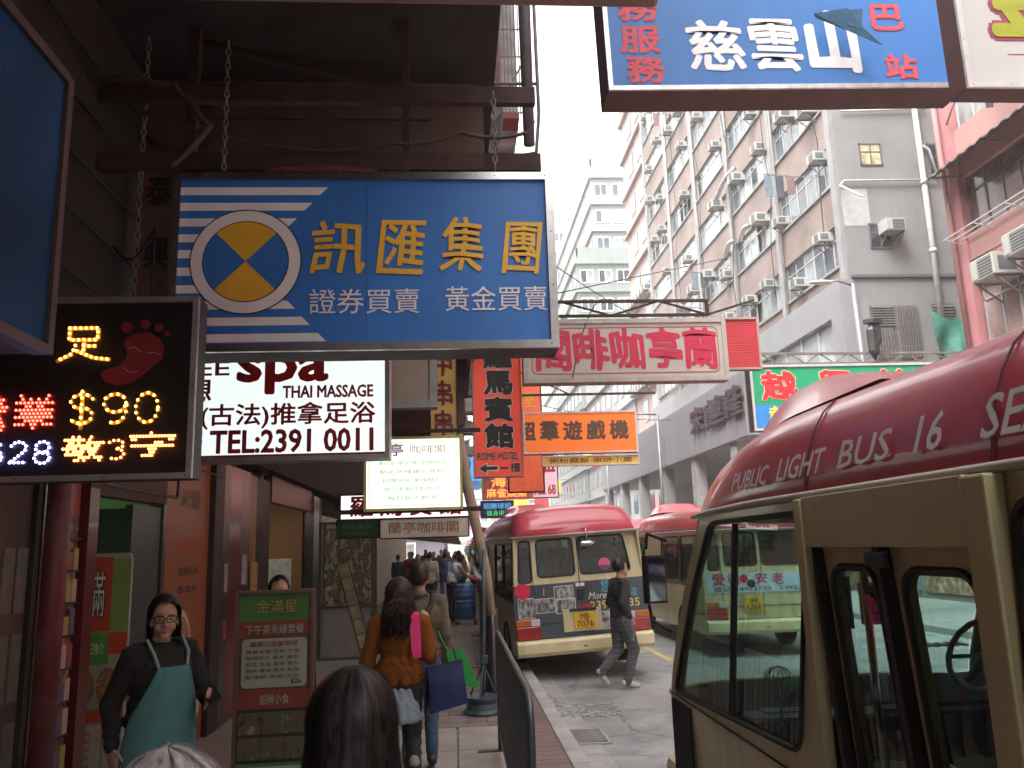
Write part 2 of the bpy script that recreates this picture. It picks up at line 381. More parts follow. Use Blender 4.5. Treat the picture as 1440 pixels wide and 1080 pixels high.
# ------------------------------------------------------------------ air conditioners
acw = mat('aged_white_metal', (.36, .35, .32), .5, .1, .1, 4, dirt=.4, dcol=(.2, .17, .13))
acg = mat('dark_grille', (.1, .11, .12), .6, .2, .2)
acb = mat('steel_bracket', (.18, .16, .14), .7, .3, .2)
def make_ac():
    """sticks out along -X from a wall at x=0"""
    t = root('air_conditioner', 'x', 'air conditioner')
    MB().box(-.55, .15, -.33, .33, 0, .42).build('casing', acw, t, bevel=.015)
    m = MB().box(-.556, -.551, -.29, .1, .04, .38).box(-.45, -.1, -.336, -.331, .08, .34); m.build('grille', acg, t)
    m = MB().box(-.562, -.556, .14, .3, .04, .38)
    for k in range(6): m.box(-.564, -.557, -.29, .1, .07+k*.055, .08+k*.055)
    m.build('fin_panel', acw, t)
    m = MB()
    for s in (-.28, .28): m.bar((-.55, s, -.02), (0, s, -.02), .03).bar((-.5, s, -.02), (0, s, -.4), .025)
    m.build('bracket', acb, t); return t
ac0 = make_ac(); ac_used = [False]
def put_ac(x, y, z, rz, label, group, sc=1):
    t = ac0 if not ac_used[0] else copy_tree(ac0)
    ac_used[0] = True; t.location = (x, y, z); t.rotation_euler.z = rz; t.scale = (sc,)*3; t['label'] = label; t['group'] = group; return t

# ------------------------------------------------------------------ brick building across the street
ORD = ['first', 'second', 'third', 'fourth', 'fifth', 'sixth', 'seventh', 'eighth', 'ninth', 'tenth']
brk = brickmat('pale_red_brick', (.215, .145, .122), (.18, .12, .10), (.27, .245, .23), .22, .075, .012)
wfr = mat('window_frame_grey', (.42, .42, .41), .5, .3, .1, dirt=.3, dcol=(.2, .19, .18))
wfd = mat('window_frame_dark', (.12, .12, .12), .5, .3, .1)
paneA = mat('window_pane_pale', (.24, .26, .265), .12, 0, .35, 1.5, spec=.8)
paneB = mat('window_pane_blue', (.09, .11, .125), .08, 0, .4, 1.5, spec=.9)
paneC = mat('window_pane_dark', (.03, .035, .04), .12, 0, .4, 2, spec=.9)
XF, Y0, NB, PB = 13.0, 24.75, 5, 5.02
bb = root('brick_office_building', 'tall pale brick building with ribbon windows across the street', 'building', (XF, Y0, 0))
Y1 = Y0+NB*PB
MB().box(XF+.3, XF+14, Y0, Y1, 0, 38).build('core_wall', plaster, bb, world=True)
sills = [10.74+2.85*i for i in range(9)]
sp = MB(); prev = 10.0
for s in sills: sp.box(XF, XF+.3, Y0+.25, Y1, prev, s); prev = s+1.42
sp.box(XF, XF+.3, Y0+.25, Y1, prev, 38)
sp.build('brick_wall', brk, bb, world=True)
m = MB()
for s in sills: m.box(XF-.08, XF+.2, Y0+.3, Y1, s-.09, s)
m.build('sill', plaster, bb, world=True)
pil = MB().box(-.1, .3, -.17, .17, 10, 38).mesh('pilaster', plaster)
for b in range(NB+1): link('pilaster', pil, bb, (0, b*PB+(.18 if b == 0 else 0), 0))
wfm = MB(); n7 = 6
Lw = PB-.40
wfm.box(.1, .16, 0, Lw, 0, .05).box(.1, .16, 0, Lw, 1.37, 1.42).box(.1, .16, 0, Lw, .98, 1.02)
for k in range(n7+1): yy = k*(Lw-.05)/n7; wfm.box(.1, .16, yy, yy+.05, .05, 1.37)
wfm = wfm.mesh('window', wfr)
pw = (Lw-.05)/n7-.05
pmes = [MB().box(.12, .135, 0, pw, .05, .98).box(.121, .134, 0, pw, 1.02, 1.37).mesh('pane', q) for q in (paneA, paneB, paneA, paneC)]
pop = MB().box(.05, .07, 0, pw, .05, .98).mesh('open_pane', paneA)
for fi, s in enumerate(sills):
    for b in range(NB):
        w = link('window', wfm, bb, (0, b*PB+.22, s))
        bias = 1 if (fi < 2 and b == 0) else random.choice((0, 0, 3, 1, 2))
        for k in range(n7):
            q = pmes[bias] if random.random() < .6 else random.choice(pmes)
            p = link('pane', q, w, (0, .05+k*(pw+.05), 0))
            if random.random() < .13 and not (fi > 4): p.rotation_euler.z = R(random.uniform(-35, 0)); p.location.x = -.05
WHERE = ['near corner bay', 'second bay', 'third bay', 'fourth bay', 'farthest bay']
for fi, s in enumerate(sills[:8]):
    for b in range(NB):
        n = random.choice((1, 2, 2)) if fi < 7 else 1
        for k in range(n):
            y = Y0+b*PB+(.9 if k == 0 else 3.3)+random.uniform(-.2, .5)
            if fi == 1 and b == 0: y = Y0+(.9 if k == 0 else 4.4)
            put_ac(XF-.0, y, s+(1.05 if random.random() < .7 else .15), 0, '%s air conditioner on brick building, %s window row up, %s' % (('nearer' if k == 0 else 'farther') if n == 2 else 'only', ORD[fi], WHERE[b]), 'air conditioners on the brick building', random.uniform(.72, .95))
# end wall facing the camera: windows, louvres, ledge, pipes
YE = Y0
grw = mat('stained_grey_render', (.18, .175, .175), .85, 0, .12, .8, .3, 20, dirt=.75, dcol=(.17, .16, .155), dsc=1.3, streak=True)
eb = MB().box(XF-.02, XF+14, YE-.12, YE-.002, 7, 38); eb.build('end_wall', grw, bb, world=True)
MB().box(13.0, 16.9, YE-.2, YE-.12, 10.1, 10.2).build('ledge', wfd, bb, world=True)
MB().box(13.0, 13.9, YE-.128, YE-.1205, 11.9, 13.2).build('render_patch', mat('patch_render', (.33, .32, .32), .9, 0, .1), bb, world=True)
for (x0, x1, z0, z1, l) in ((13.8, 14.57, 14.04, 14.85, 'y'), (13.8, 14.55, 11.1, 11.98, 'd'), (16.2, 16.8, 13.6, 14.85, 'd')):
    w = MB().box(x0, x1, YE-.15, YE-.12, z1-.05, z1).box(x0, x1, YE-.15, YE-.12, z0, z0+.05).box(x0, x0+.05, YE-.15, YE-.12, z0, z1).box(x1-.05, x1, YE-.15, YE-.12, z0, z1).box((x0+x1)/2-.02, (x0+x1)/2+.02, YE-.149, YE-.12, z0, z1).box(x0, x1, YE-.148, YE-.12, z0+(z1-z0)*.6, z0+(z1-z0)*.6+.03).build('window', wfd, bb, world=True)
    MB().box(x0+.02, (x0+x1)/2-.01, YE-.135, YE-.125, z0+.02, z1-.02).box((x0+x1)/2+.01, x1-.02, YE-.135, YE-.125, z0+.02, z1-.02).build('pane', mat('curtained_pane', (.4, .36, .22), .3, 0, .4, 6) if l == 'y' else paneC, w)
put_ac(14.45, YE-.1, 11.55, R(90), 'air conditioner on a bracket in the grey end wall window', 'air conditioners on the end wall')
lv = MB().box(13.5, 15.05, YE-.14, YE-.121, 7.3, 9.15).build('louvre_opening', wfd, bb, world=True)
slm = MB().obox((0, 0, 0), .36, .03, .012, Euler((R(35), 0, 0))).mesh('slat', alu)
for k in range(8): link('slat', slm, lv, (13.92, YE-.17, 8.5+k*.085))
slv = MB().box(-.02, .02, -.03, .03, -.85, .85).mesh('slat', alu)
for k in range(9): link('slat', slv, lv, (14.38+k*.085, YE-.17, 8.25))
slw = MB().box(-.02, .02, -.03, .03, -.5, .5).mesh('slat', alu)
for k in range(7): link('slat', slw, lv, (13.6+k*.09, YE-.17, 7.9))
m = MB().box(15.6, 16.4, YE-.14, YE-.121, 8.3, 9.2); lv2 = m.build('louvre_opening', wfd, bb, world=True)
for k in range(8): link('slat', slm, lv2, (16.0, YE-.17, 8.4+k*.1))
pip = mat('grey_drainpipe', (.42, .42, .40), .5, 0, .1, dirt=.35)
tag(MB().tube([(15.88, YE-.25, 19), (15.85, YE-.25, 12.2), (15.8, YE-.25, 8.3)], .09, 10).tube([(15.86, YE-.25, 13.3), (15.86, YE-.25, 13.45)], .115, 10).tube([(15.84, YE-.25, 10.9), (15.84, YE-.25, 11.05)], .115, 10).build('drainpipe', pip, smooth=True), 'thick grey drainpipe running down the stained grey end wall', 'pipe')
tag(MB().tube([(12.7, YE-2, 12.1), (12.95, YE-.2, 13.3), (13.1, YE-.22, 13.45), (16.3, YE-.22, 13.5)], .035, 6).tube([(16.4, YE-.22, 13.5), (16.2, YE-.2, 14.6), (15.9, YE-.2, 14.8)], .05, 6).build('conduit', mat('white_conduit', (.42, .42, .40), .5), smooth=True), 'thin white pipe across the grey end wall below the curtained window', 'pipe')
tag(MB().tube([(13.3, YE-.2, 16.0), (16.3, YE-.2, 16.1)], .03, 6).build('conduit', MC['white_conduit'], smooth=True), 'thin white pipe across the top of the grey end wall', 'pipe')
# flex ducts and racks on the facade
for i, (y, z, l) in enumerate(((33, 18.0, 2.6), (32.0, 14.9, 1.0), (33.9, 14.95, 1.1))):
    tag(MB().tube([(XF-.35, y+l*t, z+.35*math.sin(t*2.5)-.5*t) for t in [k/10 for k in range(11)]], .11, 8).build('flexible_duct', alu, smooth=True), ['long sagging silver flexible duct on the brick facade above the second bay', 'short silver duct over the second bay window, nearer one', 'short silver duct over the second bay window, farther one'][i], 'duct')
rk = root('fire_ladder_rack', 'rusty steel cage rack hanging on the brick facade near the coffee sign', 'rack', (XF, 40, 10))
m = MB()
for z in (0, .8, 1.6):
    m.bar((-.9, 0, z), (-.9, 4.4, z), .05).bar((-.9, 0, z), (0, 0, z), .05).bar((-.9, 4.4, z), (0, 4.4, z), .05)
for k in range(7): m.bar((-.9, k*.73, 0), (-.9, k*.73, 1.6), .03).bar((-.9, k*.73, 0), (0, k*.73, .8), .03)
m.build('cage', acb, rk)
for k, (y, z) in enumerate(((36.2, 11.8), (38.6, 13.2))):
    t = root('floodlight', ['hooded grey floodlight on the brick facade, lower one', 'hooded grey floodlight on the brick facade, upper one'][k], 'floodlight', (XF, y, z), group='floodlights on the brick facade')
    MB().bar((0, 0, 0), (-1.2, 0, .1), .04).build('arm', acb, t); MB().obox((-1.35, 0, .0), .3, .25, .1, Euler((0, R(25), 0))).build('lamp_head', mat('lamp_grey', (.22, .23, .25), .4, .3), t, bevel=.03)

# podium and panelled canopy
lil = mat('pale_metal_cladding', (.235, .23, .24), .45, .2, .05, 1.2, dirt=.35, dcol=(.3, .29, .3), dsc=1, streak=True)
po = root('podium', 'pale clad podium with large windows under the brick building', 'podium', (XF, Y0, 0))
MB().box(XF-.5, XF-.02, Y0-.3, Y1, 8.9, 10).box(XF-.5, XF-.02, Y0-.3, Y0+.5, 7, 8.9).build('wall', lil, po, world=True)
MB().box(XF-.2, XF-.03, Y0+.5, Y1, 7, 8.9).build('backing', wfd, po, world=True)
me = MB().box(-.28, -.24, .04, 1.3, 7.0, 8.86).mesh('pane', mat('podium_pane', (.3, .31, .31), .15, 0, .3, 1.5))
for k in range(17): link('pane', me, po, (0, .55+k*1.4, 0))
me = MB().box(-.36, -.22, -.05, .04, 7, 8.9).mesh('mullion', wfr)
for k in range(18): link('mullion', me, po, (0, .5+k*1.4, 0))
ca = root('canopy', 'long pale panelled canopy with dark raised characters over the far pavement', 'canopy', (9, 24.3, 5))
MB().box(9.05, 13, 24.3, 49.5, 4.98, 7.0).build('body', mat('canopy_soffit', (.25, .245, .24), .8, 0, .1, dirt=.3), ca, world=True)
me = MB().box(0, .04, .012, .888, 0, 2.04).mesh('panel', lil)
for k in range(28): link('panel', me, ca, (.0, k*.9, -.0), .004)
me = MB().box(0, .9, -.04, 0, 0, 2.04).mesh('panel', lil)
for k in range(4): link('panel', me, ca, (.06+k*.96, 0, 0), .004)
dk = mat('weathered_dark_character', (.07, .045, .055), .6, 0, .3)
for (ch, y, w) in (('宋', 29.9, 1.6), ('連', 27.75, 1.6), ('隆', 25.7, 1.35)):
    for dd in (0, .05, .1): letters(ca, ch, 0, 0, w, .95, dk if dd else mat('character_side', (.16, .06, .07), .6), y=-.03-dd, O=(9, y, 5.72), U=(0, -1, 0), T=(0, 0, 1), world=True, bold=.03, name='raised_character')
for (y, n) in ((28.15, 6), (26.1, 6)):
    lvm = MB()
    for k in range(9): lvm.box(8.93, 8.99, y-.32, y+.1, 5.8+k*.09, 5.85+k*.09)
    lvm.build('vent', wfd, ca, world=True)
me = MB().box(9.1, 9.5, -.3, .3, .12, 4.98).mesh('column', mat('grey_column', (.3, .29, .28), .6, 0, .1, dirt=.3))
cl = root('column_row', 'row of grey square columns holding up the panelled canopy', 'columns', (0, 0, 0))
for k in range(6): link('column', me, cl, (0, 26+k*4.6, 0))
sf = root('far_shopfronts', 'shaded shopfronts beneath the panelled canopy', 'shopfront', (13, 24, 0))
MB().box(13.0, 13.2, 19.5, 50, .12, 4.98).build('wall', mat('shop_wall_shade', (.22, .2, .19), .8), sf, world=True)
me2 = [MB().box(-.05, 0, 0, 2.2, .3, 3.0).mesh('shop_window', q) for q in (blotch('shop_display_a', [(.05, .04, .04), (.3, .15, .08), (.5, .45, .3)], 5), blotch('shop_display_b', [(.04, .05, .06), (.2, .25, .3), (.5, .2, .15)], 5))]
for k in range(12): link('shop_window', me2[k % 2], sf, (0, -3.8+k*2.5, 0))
shc = [(.35, .2, .02), (.02, .2, .1), (.4, .03, .03), (.05, .1, .3)]
for k in range(8): MB().box(-.12, -.06, 0, 3.2, 3.2, 3.9).build('shop_sign', mat('shop_sign_%d' % (k % 4), shc[k % 4], .5, 0, .2, 10), sf, (0, -3.8+k*3.7, 0))

# ------------------------------------------------------------------ pink building
pk = mat('pink_paint', (.36, .15, .155), .7, 0, .08, 2, .15, 30, dirt=.35, dcol=(.33, .17, .16), dsc=1, streak=True)
pkl = mat('pale_pink_paint', (.35, .18, .16), .7, 0, .06, 2, dirt=.3, dcol=(.38, .22, .2), dsc=1, streak=True)
PY0, PY1 = -14.0, 19.2
pb = root('pink_building', 'pink painted building with corrugated awning on the right of the street', 'building', (13, PY0, 0))
MB().box(13.35, 26, PY0, PY1, .12, 22).build('core_wall', pk, pb, world=True)
bands = [(3.6, 5.1, 'w'), (6.4, 7.9, 'w'), (9.2, 10.7, 'd'), (12.0, 13.5, 'w'), (15.4, 16.9, 'w')]
m = MB(); z0 = .12
for a, b, _ in bands: m.box(13.0, 13.35, PY0, PY1-.6, z0, a); z0 = b
m.box(13.0, 13.35, PY0, PY1-.6, z0, 22)
m.build('wall', pkl, pb, world=True)
MB().box(12.92, 13.35, PY1-.6, PY1, .12, 22).box(12.95, 13.35, 8.2, 8.7, .12, 22).build('pilaster', pk, pb, world=True)
for bi, (a, b, k) in enumerate(bands):
    fm = wfr if k == 'w' else wfd
    for j in range(3):
        ya = 8.9+j*3.25; yb = ya+3.15; nn = 5; st = (yb-ya-.05)/nn
        m = MB().box(13.12, 13.2, ya, yb, a, a+.06).box(13.12, 13.2, ya, yb, b-.06, b).box(13.12, 13.2, ya, yb, b-.45, b-.4)
        for q in range(nn+1): m.box(13.12, 13.2, ya+q*st, ya+q*st+.05, a+.06, b-.06)
        w = m.build('window', fm, pb, world=True)
        for q in range(nn):
            MB().box(13.15, 13.165, ya+q*st+.05, ya+q*st+st, a+.06, b-.06).build('pane', random.choice([mat('pane_warm', (.3, .22, .2), .12, 0, .3, 2), mat('pane_grey', (.2, .2, .2), .1, 0, .3, 2)]) if k == 'w' else mat('pane_brown', (.13, .075, .07), .12, 0, .35, 1.5), w)
aw = root('corrugated_awning', 'dark corrugated metal awning over the pink building windows', 'awning', (13, 8, 11))
m = MB(); n = 90; YA, YB = 8, 18.9; o = []
for i in range(n+1):
    y = YA+(YB-YA)*i/n; h = .03*math.sin(i*1.9)
    m.v += [(12.15, y, 10.72+h), (13.0, y, 11.25+h), (12.15, y, 10.69+h), (13.0, y, 11.22+h)]
for i in range(n): a = i*4; m.f += [(a, a+1, a+5, a+4), (a+2, a+6, a+7, a+3), (a, a+4, a+6, a+2)]
m.build('sheet', mat('awning_metal', (.11, .08, .08), .6, .3, .2, dirt=.4), aw, world=True)
m = MB()
for k in range(6): m.bar((13, 9+k*1.9, 10.75), (12.2, 9+k*1.9, 10.68), .04)
m.build('strut', acb, aw, world=True)
rk = root('window_rack', 'thin metal drying rack under the dark windows of the pink building', 'rack', (13, 8, 9))
m = MB()
for x in (12.45, 12.7, 12.92): m.bar((x, 8, 9.12), (x, 18.8, 9.12), .025)
for k in range(10): m.bar((12.45, 8.4+k*1.15, 9.12), (13, 8.4+k*1.15, 9.0), .025)
m.build('rails', wfr, rk, world=True)
put_ac(13.05, 17.4, 7.65, 0, 'air conditioner on the pink building, farther of the pair by the drain', 'air conditioners on the pink building', 1.25)
put_ac(13.05, 16.2, 7.85, 0, 'air conditioner on the pink building, nearer of the pair', 'air conditioners on the pink building', 1.25)
tag(MB().tube([(12.8, 18.95, 20), (12.8, 18.95, 12), (12.82, 18.9, 6)], .07, 8).tube([(12.85, 18.6, 12.2), (12.85, 18.3, 12.5), (12.85, 17.6, 12.9)], .03, 6).tube([(12.85, 18.4, 8.45), (12.85, 14, 8.5), (12.85, 9, 8.5)], .05, 8).build('drainpipe', pkl, smooth=True), 'pink painted drainpipe down the far edge of the pink building', 'pipe')
cl1 = root('hanging_laundry', 'dark and white laundry on a rack under the top of the pink building', 'laundry', (12.6, 16.6, 11.6))
lm = MB().poly([(0, -.2, .35), (0, .1, .4), (0, .12, 0), (0, -.1, -.1)], .02, (1, 0, 0)).build('dark_cloth', blk, cl1)
MB().poly([(0, -.6, .45), (0, -.35, .45), (0, -.33, -.15), (0, -.56, -.1)], .02, (1, 0, 0)).build('white_cloth', white, cl1)
MB().bar((.0, .4, .45), (.0, -1.4, .5), .03).bar((.3, .4, .45), (.3, -1.4, .5), .03).build('rail', wfr, cl1)
tp = MB(); n = 10; m = 8
for i in range(n+1):
    for j in range(m+1):
        u, v = i/n, j/m; tp.v.append((15.35+u*1.15+.05*math.sin(v*9), 24.3-.25*math.sin(u*8+v*3)*v, 8.7-.25*u+(-1.5*v)*(1-.12*math.sin(u*6))+.35*abs(u-.5)*(1-v)))
for i in range(n):
    for j in range(m): a = i*(m+1)+j; tp.f.append((a, a+1, a+m+2, a+m+1))
tag(tp.build('tarpaulin', mat('green_tarpaulin', (.03, .17, .12), .6, 0, .3, 4, .3, 20), smooth=True), 'crumpled green tarpaulin hung at the foot of the grey end wall', 'tarpaulin')
# low block behind green sign
lb = root('annex', 'low grey annex wall between the brick and the pink building', 'building', (13, 19.3, 0))
MB().box(13.2, 24, 19.4, 24.4, .12, 5.6).build('wall', grw, lb, world=True)
# street lamp
sl = root('street_lamp', 'grey street lamp arching over the far side in front of the end wall', 'street lamp', (11.7, 22, 0))
MB().tube([(0, 0, .12), (0, 0, 6), (-.05, 0, 9.05)], [.09, .08, .06], 10).tube([(-.05, 0, 9.0), (-.5, 0, 9.15), (-.75, 0, 9.13)], .03, 8).build('pole', mat('lamp_pole_grey', (.2, .2, .21), .5, .4), sl, smooth=True)
MB().ell((-1.0, 0, 9.1), (.36, .14, .07)).build('lamp_head', mat('lamp_head', (.5, .5, .48), .3), sl, smooth=True)
for k, (x, y) in enumerate(((9.6, 34), (9.6, 46))):
    t = root('street_lamp', ['thin grey street lamp post beside the panelled canopy', 'thin grey lamp post beyond the canopy, farther down the street'][k], 'street lamp', (x, y, 0), group='lamp posts by the canopy')
    MB().tube([(-.9, 0, .1), (-.9, 0, 7.2 if k == 0 else 8)], .06, 8).tube([(-.9, 0, 7.2), (-1.9, 0, 7.25)], .04, 6).build('pole', MC['lamp_pole_grey'], t, smooth=True)

# ------------------------------------------------------------------ distant towers and street blocks
def tower(name, label, x0, x1, y0, y1, z0, z1, col, fl=3.0, wx=(1.4, .5), rows=None, side=True, panes=None, ledge=True, dk=False):
    t = root(name, label, 'building', (x0, y0, 0))
    wm = mat('wall_'+'_'.join('%02d' % int(c*100) for c in col), col, .8, 0, .08, .5, dirt=.35, dcol=tuple(c*.55 for c in col), dsc=.5, streak=True)
    MB().box(x0, x1, y0, y1, z0, z1).build('wall', wm, t, world=True)
    nf = int((z1-z0-.5)//fl); ww, gap = wx; n = max(1, int((x1-x0-.4)//(ww+gap)))
    fmm = MB().box(0, ww, -.06, .02, 0, .1).box(0, ww, -.06, .02, 1.35, 1.45).box(0, .08, -.06, .02, 0, 1.45).box(ww-.08, ww, -.06, .02, 0, 1.45).box(ww/2-.04, ww/2+.04, -.055, .02, 0, 1.45).mesh('window', white if not dk else wfr)
    pmm = [MB().box(.08, ww/2-.04, -.03, -.01, .1, 1.35).mesh('pane', q) for q in (paneC, paneB, paneA)]
    pmm2 = [MB().box(ww/2+.04, ww-.08, -.03, -.01, .1, 1.35).mesh('pane', q) for q in (paneC, paneB, paneA)]
    for i in range(nf):
        for j in range(n):
            w = link('window', fmm, t, (.3+j*(ww+gap), 0, z0+.9+i*fl))
            k = random.choice((0, 0, 1, 2)); link('pane', pmm[k], w); link('pane', pmm2[random.choice((k, k, 2))], w)
    if side:
        sm = MB()
        nn = int((y1-y0)//2.6)
        for i in range(nf):
            for j in range(nn): sm.box(x0-.04, x0+.02, y0+.8+j*2.6, y0+2.2+j*2.6, z0+.9+i*fl, z0+2.3+i*fl)
        sm.build('side_windows', paneC, t, world=True)['kind'] = 'stuff'
    lm = MB()
    if ledge:
        for i in range(nf+1): lm.box(x0-.25, x1+.1, y0-.3, y1, z0+i*fl-.1, z0+i*fl+.05)
        lm.build('ledge', wm, t, world=True)
    m = MB().box(x0, x1, y0, y0+.15, z1, z1+.9).box(x0, x0+.15, y0, y1, z1, z1+.9)
    for k in range(4): m.box(x0+.8+k*1.5, x0+1.2+k*1.5, y0+1+k, y0+1.4+k, z1, z1+1.5+(k % 2))
    m.build('parapet', wm, t, world=True)
    return t
tower('tower_block', 'tall white tower block with paired windows far down the street', 15, 27, 80, 112, 30.9, 41.2, (.27, .268, .255))
tower('tower_block', 'broad pale green lower storeys stepping out under the white tower', 12.9, 27, 79, 112, 0, 30.8, (.19, .215, .20))
tower('tower_block', 'narrow cream tower seen left of the white tower', 13.3, 19.5, 114, 130, 0, 50.5, (.40, .36, .31), ledge=False)
tower('pink_tower', 'pale pink tower block directly beyond the brick building', 13.2, 26, 50.2, 57, 0, 44, (.36, .27, .24))
tower('white_block', 'white block with wide blue windows beyond the canopy', 13.1, 26, 57.3, 78.5, 0, 17, (.30, .30, .30), wx=(2.4, .5))
tower('lilac_block', 'lilac block closing the far left of the street', -16, -.8, 62, 90, 0, 26, (.15, .13, .16), side=False)
tower('end_block', 'pale block closing the far end of the street', -8, 30, 175, 185, 0, 24, (.36, .35, .33))
tower('grey_block', 'grey block far down on the right beyond the towers', 12.0, 24, 131, 165, 0, 34, (.33, .33, .34))
for i in range(14):
    put_ac(13.15, 50.9+(i % 7)*.9, 12+(i//7)*6.1, 0, 'air conditioner on the pale pink tower, %s along its %s row' % (ORD[i % 7], 'lower' if i < 7 else 'upper'), 'air conditioners on the pink tower')
sgc = [((.5, .05, .06), 'red'), ((.05, .2, .5), 'blue'), ((.6, .45, .05), 'yellow'), ((.05, .35, .2), 'green'), ((.6, .55, .6), 'pale'), ((.5, .12, .3), 'magenta')]
random.seed(11)
for i in range(26):
    (c, nm) = sgc[i % 6]; y = 50+i*4.2; left = i % 2
    x0 = -.5+random.uniform(0, 1.5) if left else 10.0+random.uniform(-3.5, 1); z = random.uniform(3.6, 8) if left else random.uniform(3.4, 9); w, h = random.uniform(1.2, 3.4), random.uniform(.8, 2.2)
    t = root('distant_sign', '%s sign jutting from the %s side, %s in the far row' % (nm, 'left' if left else 'right', ['nearest', 'next nearest', 'third', 'fourth', 'fifth', 'sixth', 'seventh', 'eighth', 'ninth', 'tenth', 'eleventh', 'twelfth', 'last'][i//2]), 'sign', (x0, y, z), group='small signs far down the street')
    MB().box(0, w, 0, .25, 0, h).build('panel', mat('far_sign_'+nm, c, .5, 0, .3, 6), t)
    MB().bar((0 if left else w, .1, h+.1), (-2.5 if left else w+2.5, .1, h+.1), .06).build('bracket', acb, t)

# life on the brick facade: laundry poles, pipes, cables, stains
random.seed(21)
for k in range(4):
    fi = random.choice((0, 1, 2, 3, 4, 5)); b = k % 5; y = Y0+b*PB+random.uniform(1.6, 3.6); z = sills[fi]+1.25
    t = root('laundry_pole', '%s laundry pole from the near corner of the brick facade' % (ORD+['x'])[k], 'laundry', (XF, y, z), group='laundry poles on the brick facade')
    MB().bar((0, 0, 0), (-1.5, 0, .12), .035).build('pole', acb, t)
    for q in range(random.choice((2, 3))):
        c_ = random.choice([(.3, .3, .31), (.05, .055, .07), (.16, .1, .09), (.12, .15, .18), (.3, .28, .24)]); x0 = -.35-q*.42
        MB().box(x0-.3, x0, -.015, .015, -.55-random.uniform(0, .25), .04).build('garment', mat('garment_%d' % int(c_[0]*100), c_, .9, 0, .2, 8), t, bevel=.01)
for k in range(4):
    y = Y0+PB*(k+1)-.35
    tag(MB().tube([(XF-.1, y, 34), (XF-.1, y, 10.1)], .045, 6).build('drainpipe', pip, smooth=True), 'thin drainpipe beside the %s pilaster of the brick facade' % ORD[k+1], 'pipe', 'drainpipes on the brick facade')
for k in range(5):
    a = (XF-.15, Y0+1+k*4.3, 33); pts = [(XF-.15-.1*(i % 2), Y0+1+k*4.3+.25*math.sin(i*1.3+k), 33-i*2.2) for i in range(11)]
    tag(MB().tube(pts, .018, 4).build('cable', black), 'black cable wandering down the brick facade, %s from the corner' % ORD[k], 'cable', 'cables on the brick facade')
tower('added_rear_block', 'unseen brown block added behind the viewpoint to darken the left side', -14, 26, -62, -48, 0, 30, (.26, .22, .2), side=False, ledge=False)  # unseen block, added to cut low light from behind
# ------------------------------------------------------------------ left building: shopfronts and the overhang
brn = mat('grimy_shade_brown_render', (.030, .025, .022), .85, 0, .2, 3, .4, 25, dirt=.6, dcol=(.03, .022, .02), streak=True)  # grime streaks; base colour also darkened to stand in for deep shade
pnk = mat('dark_salmon_render', (.10, .06, .048), .8, 0, .15, 3, .3, 25, dirt=.5, dcol=(.08, .055, .045))
steel = mat('shop_steel', (.17, .15, .14), .3, .9, .15, 5, .05, 30, dirt=.3, dcol=(.12, .08, .06))
lbd = root('arcade_building', 'dark old building overhanging the left pavement with shops below', 'building', (-2.6, 0, 0))
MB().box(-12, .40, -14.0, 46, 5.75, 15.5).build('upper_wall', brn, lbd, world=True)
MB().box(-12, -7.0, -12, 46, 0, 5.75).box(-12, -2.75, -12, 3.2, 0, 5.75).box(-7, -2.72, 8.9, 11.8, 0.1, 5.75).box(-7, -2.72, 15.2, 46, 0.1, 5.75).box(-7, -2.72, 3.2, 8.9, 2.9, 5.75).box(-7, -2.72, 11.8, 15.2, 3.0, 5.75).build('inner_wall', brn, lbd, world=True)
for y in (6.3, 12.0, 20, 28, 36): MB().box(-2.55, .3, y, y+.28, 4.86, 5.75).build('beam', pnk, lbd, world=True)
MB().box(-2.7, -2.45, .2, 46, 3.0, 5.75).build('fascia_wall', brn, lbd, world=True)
for y in (2.0, 9.4, 16, 24): MB().box(.02, .3, y, y+.35, 5.2, 5.75).build('bracket_beam', brn, lbd, world=True)
MB().box(-2.4, .2, 4.1, 4.3, 5.45, 5.75).build('bracket_beam', brn, lbd, world=True)
MB().box(-1.95, -.15, 6.27, 6.299, 4.95, 5.3).box(-1.9, -.15, 6.27, 6.299, 5.4, 5.6).build('painted_band', mat('dull_brown_band', (.09, .075, .06), .9, 0, .2), lbd, world=True)
# upper windows of the overhang (seen from a step to the right)
uw = MB().box(-.02, .06, 0, 2.4, 0, 1.5).mesh('window', wfd); up = MB().box(.05, .07, .1, 2.3, .1, 1.4).mesh('pane', paneC)
for f in range(3):
    for k in range(12):
        w = link('window', uw, lbd, (2.93, .6+k*3.7, 7.0+f*3.1)); link('pane', up, w)
